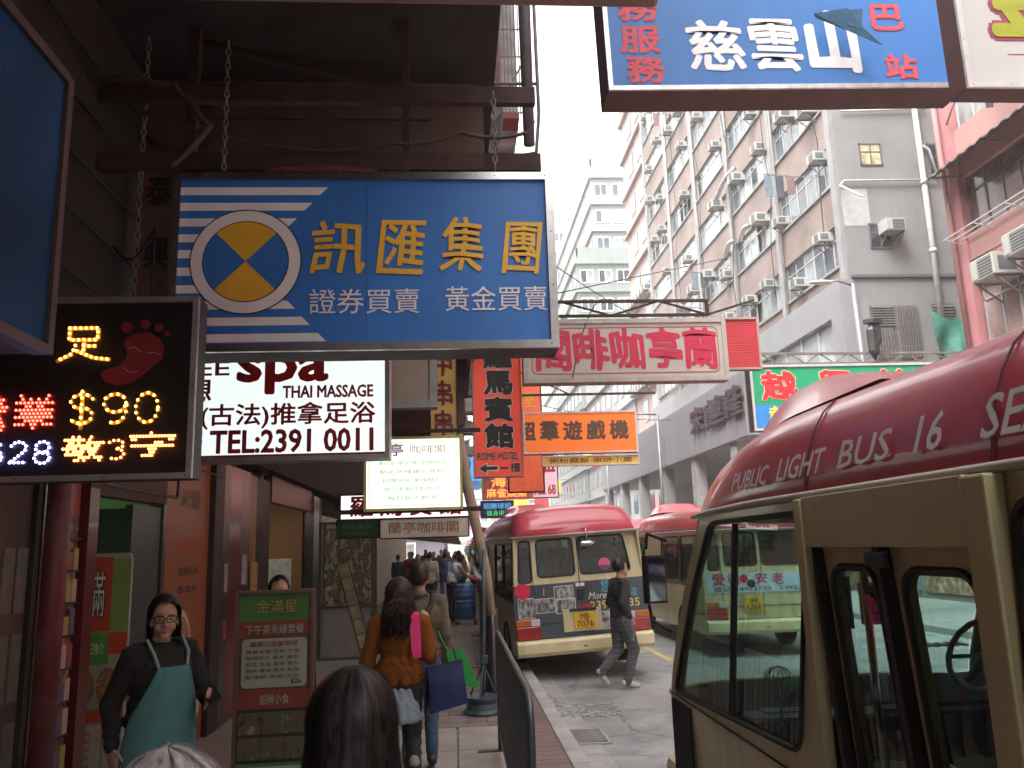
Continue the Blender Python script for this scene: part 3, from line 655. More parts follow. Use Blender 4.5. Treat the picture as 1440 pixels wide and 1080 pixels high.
# shopfront pieces along the wall, near to far: (y0, y1, z0, z1, x, material, name)
X = -2.6
redp2 = mat('lacquer_red_post', (.10, .008, .01), .3, 0, .15, 6, coat=.4)
orange = mat('orange_poster', (.24, .08, .028), .4, 0, .1, 2); yellowish = mat('amber_shop_panel', (.22, .12, .04), .4, 0, .15, 3)
disp = blotch('packed_shelves', [(.02, .015, .015), (.25, .1, .07), (.08, .05, .04), (.4, .28, .18), (.03, .02, .02)], 16, stretch=(1, 1, .6))
disp2 = blotch('lit_goods', [(.03, .02, .02), (.3, .22, .12), (.05, .04, .04), (.6, .5, .35), (.1, .05, .03)], 12, em=.03, stretch=(1, 3, .5))
fronts = [(3.2, 4.9, .1, 2.9, mat('maroon_panel', (.03, .008, .008), .4, 0, .2), 'panel'), (4.9, 5.3, .1, 2.9, pnk, 'panel'), (5.55, 5.95, .1, 2.2, disp, 'goods_window'),
          (5.55, 5.95, 2.2, 2.9, mat('pink_lit_panel', (.22, .05, .045), .4, 0, .1, em=.02), 'panel'), (5.96, 6.12, .1, 2.9, redp2, 'red_post'), (6.12, 6.17, .1, 2.9, steel, 'door_jamb'),
          (7.62, 7.7, .1, 2.9, steel, 'door_jamb'), (7.7, 9.0, .1, 2.9, orange, 'poster'), (9.0, 9.35, .1, 2.9, darkmetal, 'pillar'),
          (9.35, 9.6, .1, 2.9, steel, 'pillar'), (9.6, 10.1, .1, 2.9, redp2, 'red_post'), (10.1, 10.5, .1, 2.9, steel, 'pillar'), (10.5, 11.1, .1, 2.9, yellowish, 'panel'), (11.1, 11.9, .1, 2.9, darkmetal, 'panel'),
          (15.2, 15.8, .1, 2.9, steel, 'pillar'), (15.8, 16.4, .1, 2.9, darkmetal, 'panel'), (16.4, 18.8, .1, 2.6, disp2, 'goods_window'), (18.8, 19.3, .1, 2.9, steel, 'pillar'),
          (19.3, 22, .1, 2.6, disp2, 'goods_window'), (22, 22.5, .1, 2.9, yellowish, 'panel'), (22.5, 27, .1, 2.6, disp, 'goods_window'), (27, 27.6, .1, 2.9, yellowish, 'panel'), (27.6, 45, .1, 2.7, disp2, 'goods_window')]
for (a, b, z0, z1, mm, nm) in fronts:
    MB().box(X-.12, X+(.06 if nm in ('red_post', 'pillar') else 0), a, b-.002, z0, z1).build(nm, mm, lbd, world=True)
m = MB()
for k in range(9): m.box(X+.001, X+.035, 5.58, 5.92, .35+k*.21, .365+k*.21)
m.build('shelf', darkmetal, lbd, world=True)
# goods on that shelf
gm = [mat('pack_%d' % i, c, .4, 0, .1) for i, c in enumerate(((.35, .1, .06), (.4, .3, .2), (.1, .08, .12), (.3, .25, .08), (.25, .05, .05)))]
for k in range(8):
    for j in range(4): MB().box(X+.002, X+.03, 5.59+j*.083, 5.66+j*.083, .366+k*.21, .366+k*.21+random.uniform(.1, .17)).build('pack', random.choice(gm), lbd, world=True)
# wall strip above the openings
MB().box(X-.1, X+.02, 6.17, 7.62, 2.36, 2.99).build('lintel', pnk, lbd, world=True)
MB().box(X-.1, X+.02, 11.9, 15.2, 2.62, 2.99).build('lintel', mat('orange_lintel', (.16, .06, .025), .4), lbd, world=True)
MB().box(X-.15, X+.03, 5.3, 5.55, .1, 3.0).build('pier', brn, lbd, world=True)
# green room behind the door
gr_ = mat('green_room_wall', (.14, .34, .12), .7, 0, .05)
m = MB().box(-6, -2.73, 8.3, 8.34, .1, 2.9).box(-6, -5.9, 5.5, 8.3, .1, 2.9).box(-6, -2.73, 5.5, 5.54, .1, 2.9); m.build('room_wall', gr_, lbd, world=True)
MB().box(-6, -2.73, 5.5, 8.3, 2.86, 2.9).box(-6, -2.6, 5.5, 8.3, .09, .112).build('room_ceiling', mat('room_grey', (.35, .35, .33), .8), lbd, world=True)
dr = MB().box(-3.0, -2.66, 6.98, 7.03, .12, 2.3).box(-2.68, -2.62, 6.95, 7.6, .12, 2.33).build('door', mat('dark_green_door', (.035, .06, .05), .4, 0, .1), lbd, world=True)
rl = root('room_lamp', 'small ceiling lamp inside the green room behind the doorway', 'lamp', (-4.2, 6.9, 2.8))
MB().box(-.3, .3, -.08, .08, 0, .05).build('tube', mat('tube_light', (1, 1, .9), em=4, emc=(.9, 1, .8)), rl)
ns = root('notice_frame', 'small framed notice on the green room wall', 'notice', (-4.3, 8.28, 1.75))
MB().box(-.3, .3, -.01, 0, 0, .32).build('board', mat('notice_teal', (.08, .3, .22), .4, 0, .2, 8), ns); MB().box(-.32, .32, -.02, -.01, .3, .33).build('frame', steel, ns)
# round red service pipe
tag(MB().tube([(-2.42, 5.25, .1), (-2.42, 5.25, 3.4)], .07, 12).build('service_pipe', mat('peeling_red_pipe', (.12, .015, .018), .5, 0, .2, 4, dirt=.8, dcol=(.17, .15, .14), dsc=3), smooth=True), 'round red and silver pipe running up the near shop wall', 'pipe')
# noodle bowl poster prints
bowl = MB().lathe([(.001, 0), (.36, 0), (.36, .006), (.001, .007)], (X+.004, 8.15, 1.05), 28, 'X').build('bowl_print', mat('bowl_rim', (.55, .45, .38), .4), lbd, world=True)
MB().lathe([(.001, 0), (.30, 0), (.30, .004), (.001, .005)], (X+.012, 8.15, 1.05), 28, 'X').build('bowl_print', blotch('noodles', [(.15, .04, .02), (.4, .2, .1), (.2, .08, .03), (.5, .35, .2)], 18), lbd, world=True)
MB().lathe([(.001, 0), (.3, 0), (.3, .004), (.001, .005)], (X+.004, 8.62, .55), 28, 'X').build('bowl_print', mat('pale_bowl', (.5, .48, .3), .4, 0, .2, 20), lbd, world=True)
for k, (s, z, h) in enumerate((('米線', 2.35, .2), ('雲南米線', 1.95, .1), ('過橋米線', 1.72, .08), ('$26', 1.55, .07))):
    letters(lbd, s, 0, 0, .6, h, [mat('dark_green_ink', (.05, .09, .03)), redp, blk, blk][k], y=-.004, O=(X+.001, 8.05, z), U=(0, 1, 0), world=True)

# door poster stand leaning in the doorway (green / red menu poster)
ps = root('poster_stand', 'tall rounded menu poster stand, red and green, in the shop doorway', 'poster stand', (-2.80, 6.55, .1))
def rb(pts, r): return rpoly(pts, r)
P = rpoly([(0, 0), (.62, 0), (.62, 2.0), (0, 2.0)], .08)
MB().poly([(x, 0, z) for x, z in P], .03, (0, -1, 0)).build('board', mat('poster_white', (.34, .33, .28), .4), ps)
for (x0, x1, z0, z1, c, nm) in ((.01, .38, 1.38, 1.97, (.5, .06, .03), 'red_band'), (.38, .61, 1.38, 1.95, (.2, .3, .08), 'green_band'), (.01, .38, 1.12, 1.37, (.1, .3, .05), 'green_band'), (.38, .61, 1.2, 1.37, (.5, .06, .03), 'red_band'), (.01, .61, .68, .78, (.5, .06, .03), 'red_band'), (.01, .61, -.0+.02, .2, (.1, .28, .06), 'green_band')):
    MB().box(x0, x1, -.004, 0, z0, z1).build(nm, mat('print_%d_%d' % (c[0]*100, c[1]*100), c, .4, 0, .08), ps)
for (cx, cz, r) in ((.1, .95, .13), (.4, .95, .15)):
    MB().lathe([(.001, -.008), (r, -.008), (r, 0), (.001, 0)], (cx, 0, cz), 20, 'Y').build('bowl_print', MC['noodles'], ps)
MB().box(.04, .34, -.004, 0, .24, .66).box(.38, .58, -.004, 0, .3, 1.1).build('price_panel', mat('price_panel', (.5, .42, .4), .5), ps)
letters(ps, '滿', .1, 1.5, .2, .35, whl, y=-.01, outline=blk); letters(ps, '今日推介', .07, 1.2, .26, .09, whl, y=-.01)
for k in range(6):
    letters(ps, '$%d' % random.choice((20, 26, 28, 32)), .14, .58-k*.06, .08, .035, blk, y=-.01); letters(ps, '米線', .42, 1.02-k*.12, .12, .06, redp, y=-.01)
ps.scale = (.56, 1, .92)
# interior lit shop further on (11.9 - 15.2)
MB().box(-6.9, -2.73, 15.1, 15.18, .1, 2.95).box(-6.9, -6.8, 11.9, 15.1, .1, 2.95).build('room_wall', mat('warm_room', (.30, .14, .06), .7), lbd, world=True)
il = root('shop_lamp', 'bright tube lamp inside the second lit shop', 'lamp', (-3.6, 13.5, 2.75)); MB().box(-.5, .5, -.05, .05, 0, .04).build('tube', MC['tube_light'], il)
for k, (y, z, c) in enumerate(((14.9, 1.2, (.6, .6, .55)), (14.9, 2.0, (.6, .15, .05)))): MB().box(-3.4-k*.6, -2.9-k*.6, 15.06, 15.1, z, z+.6).build('wall_poster', mat('wall_poster_%d' % k, c, .5, 0, .3, 12), lbd, world=True)
# glass doors standing out beyond (x 480-540 of the photo)
gd = root('shop_cabinet', 'tall glazed display cabinet with metal frame beside the far shop', 'cabinet', (-2.35, 14.6, .1))
m = MB()
for x in (0, .9):
    for y in (0, .5): m.box(x, x+.05, y, y+.05, 0, 2.3)
for z in (0, .85, 2.26): m.box(.05, .9, 0, .05, z, z+.04)
m.build('frame', steel, gd); MB().box(.05, .9, .02, .03, .9, 2.26).build('pane', glass('cabinet_glass', (.7, .7, .65)), gd); MB().box(.05, .9, .3, .34, .9, 2.2).build('goods', disp2, gd); MB().box(.05, .9, .03, .45, .04, .84).build('base_panel', mat('cabinet_grey', (.22, .21, .2), .5), gd)
fb = root('folded_frame', 'narrow clear folding rack leaning against the shop front', 'rack', (-1.62, 11.6, .1))
m = MB(); m.bar((0, 0, 1.62), (.42, 0, .12), .02).bar((.16, 0, 1.66), (.56, 0, .16), .02)
for k in range(9): t = k/8; m.bar((.42*t, 0, 1.62-1.5*t), (.16+.4*t, 0, 1.66-1.5*t), .015)
m.build('rail', steel, fb); MB().poly([(0, .01, 1.6), (.42, .01, .14), (.54, .01, .18), (.14, .01, 1.64)], .01, (0, -1, 0)).build('panel', mat('yellowed_plastic', (.35, .33, .2), .3, 0, .3, 8), fb)
# hoods, air conditioners, pipes on the overhang's street side
hood = mat('hood_grey', (.07, .075, .08), .5, .4, .3, dirt=.3)
for k, (y, z, s) in enumerate(((8.2, 6.75, 1), (8.2, 6.0, .9), (8.3, 5.45, .8), (13, 7.5, 1), (13, 8.7, 1))):
    t = root('window_hood', 'dark metal hood over the left street face, %s from below' % ['third', 'second', 'lowest', 'fourth', 'fifth'][k], 'hood', (.33, y, z), group='metal hoods on the left building')
    t.scale = (s*.7,)*3
    MB().add([(-.1, 0, .6), (-.1, 1.0, .6), (.4, 0, .05), (.4, 1.0, .05), (-.1, 0, .52), (-.1, 1, .52), (.4, 0, -.02), (.4, 1, -.02), (.4, 0, -.25), (.4, 1, -.25), (.1, 0, -.55), (.1, 1, -.55)], [(0, 2, 3, 1), (4, 5, 7, 6), (0, 4, 6, 2), (1, 3, 7, 5), (6, 7, 9, 8), (8, 9, 11, 10), (4, 6, 8, 10), (5, 11, 9, 7)]).build('sheet', hood, t, recalc=True)
    MB().bar((0, .1, .0), (.38, .1, .0), .03).bar((0, .9, 0), (.38, .9, 0), .03).build('strut', acb, t)
random.seed(5)
for k in range(18):
    y = 9+k*1.9; put_ac(.33, y, 5.2+random.uniform(0, .4)+(k % 3)*1.4, R(180), 'air conditioner on the left street face, %s unit counted from the camera' % (ORD+['eleventh', 'twelfth', 'thirteenth', 'fourteenth', 'fifteenth', 'sixteenth', 'seventeenth', 'eighteenth'])[k], 'air conditioners on the left building', .8)
tag(MB().tube([(.97, 9, 11), (.97, 9, 6.6)], [.09, .07], 10).tube([(1.08, 9, 11), (1.1, 9, 7), (1.05, 9, 6.5), (.8, 9, 6.45)], .022, 6).bar((.33, 9, 9.2), (1.15, 9, 9.2), .03).bar((.33, 9, 7.4), (1.1, 9, 7.4), .03).build('downpipe', mat('dull_downpipe', (.13, .11, .12), .5, 0, .2, dirt=.4), smooth=True), 'hanging downpipe with a thin white hose clear of the left building', 'pipe')
tag(MB().tube([(.62, 12, 12), (.6, 12, 7.8)], .05, 8).tube([(.75, 13, 12), (.78, 13, 8)], .03, 8).tube([(.85, 16, 18), (.8, 16, 10)], .06, 8).build('downpipe', pip, smooth=True), 'pale drainpipes on the left street face behind the hanging pipe', 'pipe')
# distant facade slice left of the sky
sc = root('balcony_stack', 'pale stacked balconies of the next building past the hoods', 'balconies', (.33, 24, 8))
m = MB()
for k in range(6): m.box(.33, 1.5, 24+k*.1, 27, 8+k*2.8, 9+k*2.8).box(.33, 1.4, 30, 33, 8+k*2.8, 9+k*2.8)
m.build('balcony', mat('balcony_grey', (.35, .34, .34), .7, 0, .2, 2, dirt=.4), sc, world=True)
m = MB()
for k in range(6):
    for j in range(7): m.bar((1.45, 24.1+j*.45, 9+k*2.8), (1.45, 24.1+j*.45, 10.3+k*2.8), .04)
m.build('rail', acb, sc, world=True)

# ------------------------------------------------------------------ signs
def sign(name, label, x0, Y, z0, w, h, th, face, frame=chrome, fw=.04, case=None, rz=0, cat='sign', group=None, fd=.03):
    t = root(name, label, cat, (x0, Y, z0), rz, group)
    MB().box(-fw, w+fw, .002, th, -fw, h+fw).build('casing', case or darkmetal, t, bevel=.004)
    MB().box(0, w, -.004, .001, 0, h).build('face', face, t)
    if Y < 20:
        sm_ = MB(); nx_ = max(2, int(w/.35)); nz_ = max(2, int(h/.35))
        for i_ in range(nx_+1):
            for zz in (-fw/2, h+fw/2): sm_.ell((i_*w/nx_, -fd, zz), (.006, .004, .006), n=6)
        for i_ in range(1, nz_):
            for xx in (-fw/2, w+fw/2): sm_.ell((xx, -fd, i_*h/nz_), (.006, .004, .006), n=6)
        sm_.build('screws', acb, t)['kind'] = 'stuff'
    MB().box(-fw, w+fw, -fd, .001, h, h+fw).box(-fw, w+fw, -fd, .001, -fw, 0).box(-fw, 0, -fd, .001, 0, h).box(w, w+fw, -fd, .001, 0, h).build('frame', frame, t)
    return t
ygold = mat('yellow_gold_print', (.72, .42, .03), .5, 0, .06)
# 1 big blue exchange sign
bl = mat('blue_sign_face', (.028, .165, .50), .42, 0, .16, 1.2, dirt=.35, dcol=(.03, .10, .28), dsc=2.5, streak=True, em=.0)
b1 = sign('exchange_sign', 'blue lightbox with yellow and white ring emblem and golden characters', -1.83, 5.4, 3.27, 2.51, 1.17, .30, bl, chrome, .055, mat('sign_case_brown', (.10, .085, .08), .6, .3, .2, dirt=.4))
def P1(x, y): return (x-258)/202, (478-y)/193
for (y, x1, sl) in ((262, 458, 11), (284, 437, 11), (306, 416, 11), (328, 300, 0), (350, 290, 0), (374, 290, 0), (398, 300, 0), (420, 416, -11), (442, 436, -11), (464, 458, -11)):
    a, b = P1(258, y+11)[1], P1(258, y)[1]; e = P1(x1, 0)[0]; d = sl/202
    MB().poly([(0, -.005, a), (e-(d if d > 0 else 0), -.005, a), (e+(d if d < 0 else 0), -.005, b), (0, -.005, b)], .002, (0, -1, 0)).build('stripe', whl, b1)
cx, cz = P1(348, 366)
def disc(r0, r1, a0, a1, y, mm, nm, par, cx, cz, n=40):
    o = []; i = []
    for k in range(n+1): g = R(a0+(a1-a0)*k/n); o.append((cx+r1*math.cos(g), y, cz+r1*math.sin(g))); i.append((cx+r0*math.cos(g), y, cz+r0*math.sin(g)))
    mb = MB(); mb.v = o+i; mb.f = [(k, k+n+1, k+n+2, k+1) for k in range(n)]
    return mb.build(nm, mm, par)
disc(0, .375, 0, 360, -.0065, blk, 'ring_edge', b1, cx, cz); disc(.29, .366, 0, 360, -.008, whl, 'ring', b1, cx, cz)
disc(0, .29, 0, 360, -.0075, blk, 'ring_edge', b1, cx, cz); disc(0, .282, 0, 360, -.009, bl, 'disc', b1, cx, cz)
disc(0, .282, 45, 135, -.0105, ygold, 'wedge', b1, cx, cz); disc(0, .282, 225, 315, -.0105, ygold, 'wedge', b1, cx, cz)
for ch, x0_, y0_, x1_, y1_ in (('訊', 432, 312, 506, 384), ('匯', 526, 310, 588, 384), ('集', 612, 308, 670, 382), ('團', 700, 313, 750, 385)):
    a = P1(x0_, y1_); b = P1(x1_, y0_); letters(b1, ch, a[0], a[1], b[0]-a[0], b[1]-a[1], ygold, y=-.012, bold=.018, wob=.03, shear=.05)
a = P1(435, 439); b = P1(585, 405); letters(b1, '證券買賣', a[0], a[1], b[0]-a[0], b[1]-a[1], whl, y=-.009, bold=.006)
a = P1(620, 437); b = P1(762, 403); letters(b1, '黃金買賣', a[0], a[1], b[0]-a[0], b[1]-a[1], whl, y=-.009, bold=.006)
# its carriers: rails, hangers, chains
def crail(name, label, x0, x1, y, z, h=.13, group='rusty carrier rails'):
    return tag(MB().box(x0, x1, y-.03, y+.03, z-.006, z).box(x0, x1, y-.03, y+.03, z-h, z-h+.006).box(x0, x1, y-.03, y-.024, z-h+.006, z-.006).build(name, rust), label, 'beam', group)
crail('carrier_rail', 'upper rusty steel rail above the blue exchange sign', -2.6, .64, 5.45, 5.19)
crail('carrier_rail', 'lower rusty steel rail just above the blue exchange sign', -2.6, .67, 5.5, 4.69)
tag(MB().bar((-2.6, 5.9, 6.0), (-.2, 5.5, 5.18), .07, .05).bar((-.3, 5.5, 5.9), (-.3, 5.5, 4.5), .05).bar((-1.85, 5.6, 5.8), (-1.85, 5.6, 4.6), .07).build('brace', rust), 'slanting and upright steel braces behind the rails of the blue sign', 'brace')
def chain(name, label, x, y, z0, z1, r=.014, L=.055, mm=None):
    mb = MB(); n = int((z1-z0)/L)
    for k in range(n):
        z = z1-(k+.5)*L; pts = []
        for q in range(8):
            g = 2*math.pi*q/8; u, v = .016*math.cos(g), L*.62*math.sin(g)
            pts.append((x+(u if k % 2 else 0), y+(0 if k % 2 else u), z+v))
        mb.tube(pts, .006, 5, closed=True)
    return tag(mb.build(name, mm or acb), label, 'chain', 'hanging chains')
chain('chain', 'chain hanging from the rails near the right end of the blue sign', .33, 5.38, 4.5, 5.12)
chain('chain', 'chain hanging from the rails near the left end of the blue sign', -1.55, 5.38, 4.5, 5.5)
chain('chain', 'long thin chain hanging near the shop wall at left', -2.15, 5.5, 3.6, 5.6)
hosem = mat('grey_hose', (.05, .045, .042), .6, 0, .2)
wire('hose', 'grey cable slung along the lower rusty rail', [(-2.2, 5.42, 5.0), (-1.2, 5.44, 4.72), (-.4, 5.44, 4.75), (.1, 5.43, 4.83), (.55, 5.42, 4.82), (.62, 5.42, 4.92)], .014, hosem, .04)
wire('hose', 'thick pale hose curving across the dark wall at upper left', [(-2.6, 5.3, 5.2), (-2.1, 5.2, 5.12), (-1.85, 5.2, 5.05), (-1.75, 5.2, 4.95), (-1.6, 5.2, 4.75), (-1.85, 5.2, 4.45)], .022, hosem, .03)
wire('wire', 'tangle of thin wire looping down the dark wall at left', [(-2.3, 5.5, 4.0), (-2.0, 5.4, 4.1), (-1.95, 5.3, 3.6)], .01, black, .15)
tag(MB().ell((0, 0, 0), (.42, .05, .04), n=10).build('cloth', mat('plum_cloth', (.14, .03, .05), .9, 0, .3, 20), None, (-.9, 5.48, 4.55)), 'folded plum cloth lying on top of the blue sign', 'cloth')
# vertical painted board left of it
tb = sign('old_signboard', 'narrow old salmon signboard with worn dark characters beside the blue sign', -2.33, 6.0, 3.3, .26, 1.55, .1, mat('faded_salmon', (.2, .1, .075), .8, 0, .2, 6, dirt=.4), brn, .02)
for k, ch in enumerate('泰興正'): letters(tb, ch, .04, 1.22-k*.5, .18, .24, blk, bold=.03)
# 2 LED sign
ledf = mat('led_board_black', (.008, .008, .009), .35, 0, .2, dirt=.15, dcol=(.03, .03, .03))
ls = sign('led_sign', 'black light-dot sign showing a red footprint and $90 in amber', -3.1, 4.4, 2.33, 1.70, .93, .14, ledf, alu, .03, darkmetal, rz=R(.6))
def PL(x, y): return 1.70-(268-x)/265.5*1.02, (668-y)/262*1.0
LEDM = {'amber': mat('amber_led', (1, .5, .1), em=2.6, emc=(1, .42, .06)), 'red': mat('red_led', (1, .05, .03), em=2.6, emc=(1, .05, .03)), 'violet': mat('violet_led', (.4, .4, 1), em=2.4, emc=(.42, .42, 1)), 'orange': mat('orange_led', (1, .3, .1), em=2.4, emc=(1, .22, .05))}
def dots(pts, colr, nm):
    mb = MB()
    for (x, z) in pts: mb.ell((x, -.014, z), (.0075, .008, .0075), n=6)
    o = mb.build(nm, LEDM[colr], ls); o['kind'] = 'stuff'
def stroke(lines, step=.026):
    out = []
    for ln in lines:
        L = [PL(*p) for p in ln]; acc = 0; out.append(L[0])
        for a, b in zip(L[:-1], L[1:]):
            d = math.dist(a, b); t = step-acc
            while t <= d: out.append((a[0]+(b[0]-a[0])*t/d, a[1]+(b[1]-a[1])*t/d)); t += step
            acc = (acc+d) % step
    return out
def ribbon(lines, w, m_, nm):
    mb = MB()
    for ln in lines:
        L = [PL(*p) for p in ln]
        for a, b in zip(L[:-1], L[1:]): mb.bar((a[0], -.006, a[1]), (b[0], -.006, b[1]), .003, w) if abs(a[0]-b[0]) > abs(a[1]-b[1]) else mb.bar((a[0], -.006, a[1]), (b[0], -.006, b[1]), w, .003)
    return mb.build(nm, m_, ls)
def arc(cx, cy, rx, ry, a0, a1, n=14): return [(cx+rx*math.cos(R(a0+(a1-a0)*k/n)), cy-ry*math.sin(R(a0+(a1-a0)*k/n))) for k in range(n+1)]
amb = mat('amber_dull_stroke', (.42, .24, .03), .5)
foot = [[(101, 461), (139, 461), (139, 478), (101, 478), (101, 461)], [(121, 478), (121, 494)], [(121, 487), (138, 487)], [(110, 486), (106, 498), (85, 509)], [(112, 494), (135, 504), (158, 507)]]
ribbon(foot, .022, amb, 'stroke'); dots(stroke(foot, .028), 'amber', 'bulbs')
dol = [arc(124, 566, 15, 10, 20, 270, 10)+arc(124, 586, 15, 11, 90, -160, 10), [(124, 552), (124, 606)]]
nine = [arc(168, 569, 15, 13, 0, 360, 12), arc(168, 576, 16, 21, 10, -110, 10)]
zero = [arc(211, 576, 15, 21, 0, 360, 20)]
for q in (dol, nine, zero): ribbon(q, .02, amb, 'stroke'); dots(stroke(q, .035), 'amber', 'bulbs')
six = [arc(15, 641, 10, 10, 0, 360, 10), [(5, 640), (8, 628), (16, 622), (24, 625)]]
two = [arc(46, 629, 10, 8, 160, -30, 8)+[(36, 649)], [(36, 649), (58, 649)]]
eight = [arc(77, 629, 9, 8, 0, 360, 9), arc(77, 643, 10, 8, 0, 360, 10)]
vio = mat('violet_dull_stroke', (.06, .06, .25), .5)
for q in (six, two, eight): ribbon(q, .012, vio, 'stroke'); dots(stroke(q, .022), 'violet', 'bulbs')
orr = mat('orange_dull_stroke', (.3, .06, .02), .5)
three = [arc(173, 627, 10, 6, 150, -80, 8), arc(173, 640, 11, 7, 80, -150, 8)]
dots(stroke(three, .024), 'orange', 'bulbs')
def gdots(ch, x0, y0, x1, y1, colr, step, bold=.02):
    v, f = glyphs(ch); a, c = v.min(0), v.max(0); q = (v-a)/(c-a+1e-9); A = PL(x0, y1); B = PL(x1, y0)
    T = np.array([(q[t[0]][:2], q[t[1]][:2], q[t[k]][:2]) for t in f for k in range(2, len(t))]) if False else np.array([[q[t[0]][:2], q[t[i]][:2], q[t[i+1]][:2]] for t in f for i in range(1, len(t)-1)])
    pts = []; w, h = B[0]-A[0], B[1]-A[1]; ny = int(h/step); nx = int(w/step)
    for j in range(ny+1):
        for i in range(nx+1):
            p = np.array([(i+(.5 if j % 2 else 0))/max(nx, 1), j/max(ny, 1)])
            hit = False
            for e_ in ((0, 0), (.03, 0), (-.03, 0), (0, .03), (0, -.03)):
                d = T-(p+np.array(e_)); c0 = d[:, 0, 0]*d[:, 1, 1]-d[:, 0, 1]*d[:, 1, 0]; c1 = d[:, 1, 0]*d[:, 2, 1]-d[:, 1, 1]*d[:, 2, 0]; c2 = d[:, 2, 0]*d[:, 0, 1]-d[:, 2, 1]*d[:, 0, 0]
                hit = hit or bool((((c0 >= 0) & (c1 >= 0) & (c2 >= 0)) | ((c0 <= 0) & (c1 <= 0) & (c2 <= 0))).any())
            if hit: pts.append((A[0]+p[0]*w, A[1]+p[1]*h))
    dots(pts, colr, 'bulbs')
gdots('業', 36, 557, 88, 602, 'red', .019, .06); gdots('營', -20, 557, 26, 604, 'red', .019, .06)
gdots('敬', 104, 616, 156, 648, 'orange', .015, .02); gdots('字', 192, 612, 250, 643, 'orange', .015, .02)
# red footprint
rf = mat('dull_red_print', (.20, .012, .018), .5, 0, .1); rfl = mat('footprint_edge', (.35, .35, .35), .5)
fp = [(176, 478), (190, 469), (208, 468), (222, 476), (230, 492), (227, 508), (213, 520), (200, 532), (186, 541), (168, 544), (152, 538), (145, 528), (152, 521), (168, 517), (178, 508), (180, 498), (175, 488)]
MB().poly([(PL(*p)[0], -.006, PL(*p)[1]) for p in fp], .002, (0, -1, 0)).build('footprint', rf, ls)
for (x, y, r) in ((177, 460, 8), (202, 456, 7), (221, 461, 6), (233, 470, 4)):
    c = PL(x, y); MB().lathe([(.001, -.008), (r/261, -.008), (r/261, -.004), (.001, -.004)], (c[0], 0, c[1]), 14, 'Y').build('toe_print', rf, ls)
for ln in ([(180, 491), (190, 489), (198, 496)], [(207, 498), (216, 497), (224, 501)], [(176, 518), (184, 526), (196, 524)]): ribbon([ln], .004, rfl, 'sole_line')
# 3 spa sign
lit = mat('lit_white_face', (.78, .82, .8), .5, 0, .03, 2, em=.17, emc=(.84, .95, .94))
s3 = sign('massage_sign', 'white backlit sign with red spa and THAI MASSAGE lettering', -2.35, 7.0, 2.70, 1.77, 1.05, .2, lit, alu, .04, alu)
def P3(x, y): return 1.77-(537-x)/164.3, (640-y)/164.3
crim = mat('crimson_print', (.38, .01, .03), .5, 0, .04)
def let3(s, x0, y0, x1, y1, **k): a = P3(x0, y1); b = P3(x1, y0); letters(s3, s, a[0], a[1], b[0]-a[0], b[1]-a[1], k.pop('m', crim), **k)
let3('EE', 277, 504, 320, 524, bold=.035); let3('想', 262, 529, 296, 561, bold=.04)
let3('spa', 333, 496, 455, 550, m=mat('bright_red_print', (.55, .005, .01)), bold=.07)
let3('THAI MASSAGE', 395, 541, 520, 558, bold=.055)
let3('(古法)推拿足浴', 284, 565, 523, 600, bold=.03)
let3('F TEL:2391 0011', 272, 603, 520, 634, bold=.05)
MB().box(0, 1.77, -.007, -.004, .0, .02).build('red_band', crim, s3)
# 4 lit menu
lit2 = mat('lit_menu_face', (.75, .82, .72), .5, 0, .05, 2, em=.22, emc=(.82, 1, .80))
s4 = sign('menu_lightbox', 'glowing pale green menu lightbox of the coffee shop', -1.0, 9.5, 2.36, 1.07, .79, .16, lit2, mat('yellow_edge_frame', (.5, .45, .2), .4), .03, alu)
letters(s4, '蘭亭', .08, .60, .34, .14, mat('violet_print', (.4, .08, .5), .5), bold=.03); letters(s4, '咖啡閣', .5, .62, .4, .1, mat('pink_print', (.6, .25, .3), .5), bold=.01)
gy = mat('grey_print', (.3, .32, .28), .5)
for k, s in enumerate(('港式奶茶奶茶 金牌咖啡', '馳名熱辣雞扒意粉', '招牌焗飯 美味麵包', '即日新鮮特製甜品', '每日新火靚湯')): letters(s4, s, .12+.03*k, .49-k*.1, .8-.06*k, .05, gy, bold=.0)
MB().box(.03, 1.04, -.007, -.004, .03, .036).box(.03, 1.04, -.007, -.004, .755, .76).box(.03, .036, -.007, -.004, .036, .755).box(1.034, 1.04, -.007, -.004, .036, .755).build('border', ygold, s4)
# 5 fascias and 6
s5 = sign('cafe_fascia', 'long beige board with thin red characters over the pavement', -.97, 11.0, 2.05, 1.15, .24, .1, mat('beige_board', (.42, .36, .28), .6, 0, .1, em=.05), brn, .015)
letters(s5, '蘭亭咖啡閣', .1, .05, .92, .15, mat('brown_red_print', (.3, .08, .05)), bold=.0)
s5b = sign('video_fascia', 'dark green board with faint pale characters beside the beige board', -1.53, 11.0, 2.07, .53, .22, .1, mat('green_board', (.03, .14, .05), .6, 0, .15), brn, .015)
letters(s5b, '緣影薈新', .06, .1, .4, .08, mat('faint_green_print', (.2, .3, .15))); letters(s5b, 'D-DVD..', .08, .03, .36, .05, MC['faint_green_print'])
s6 = sign('hotel_fascia', 'white lit strip with red characters half hidden behind the menu lightbox', -1.42, 10.5, 2.29, 1.6, .29, .12, mat('lit_strip', (.8, .8, .78), em=.2, emc=(1, .96, .94)), brn, .02)
for k, ch in enumerate('羅馬賓館'): letters(s6, ch, .12+k*.37, .03, .27, .24, redp, bold=.05)
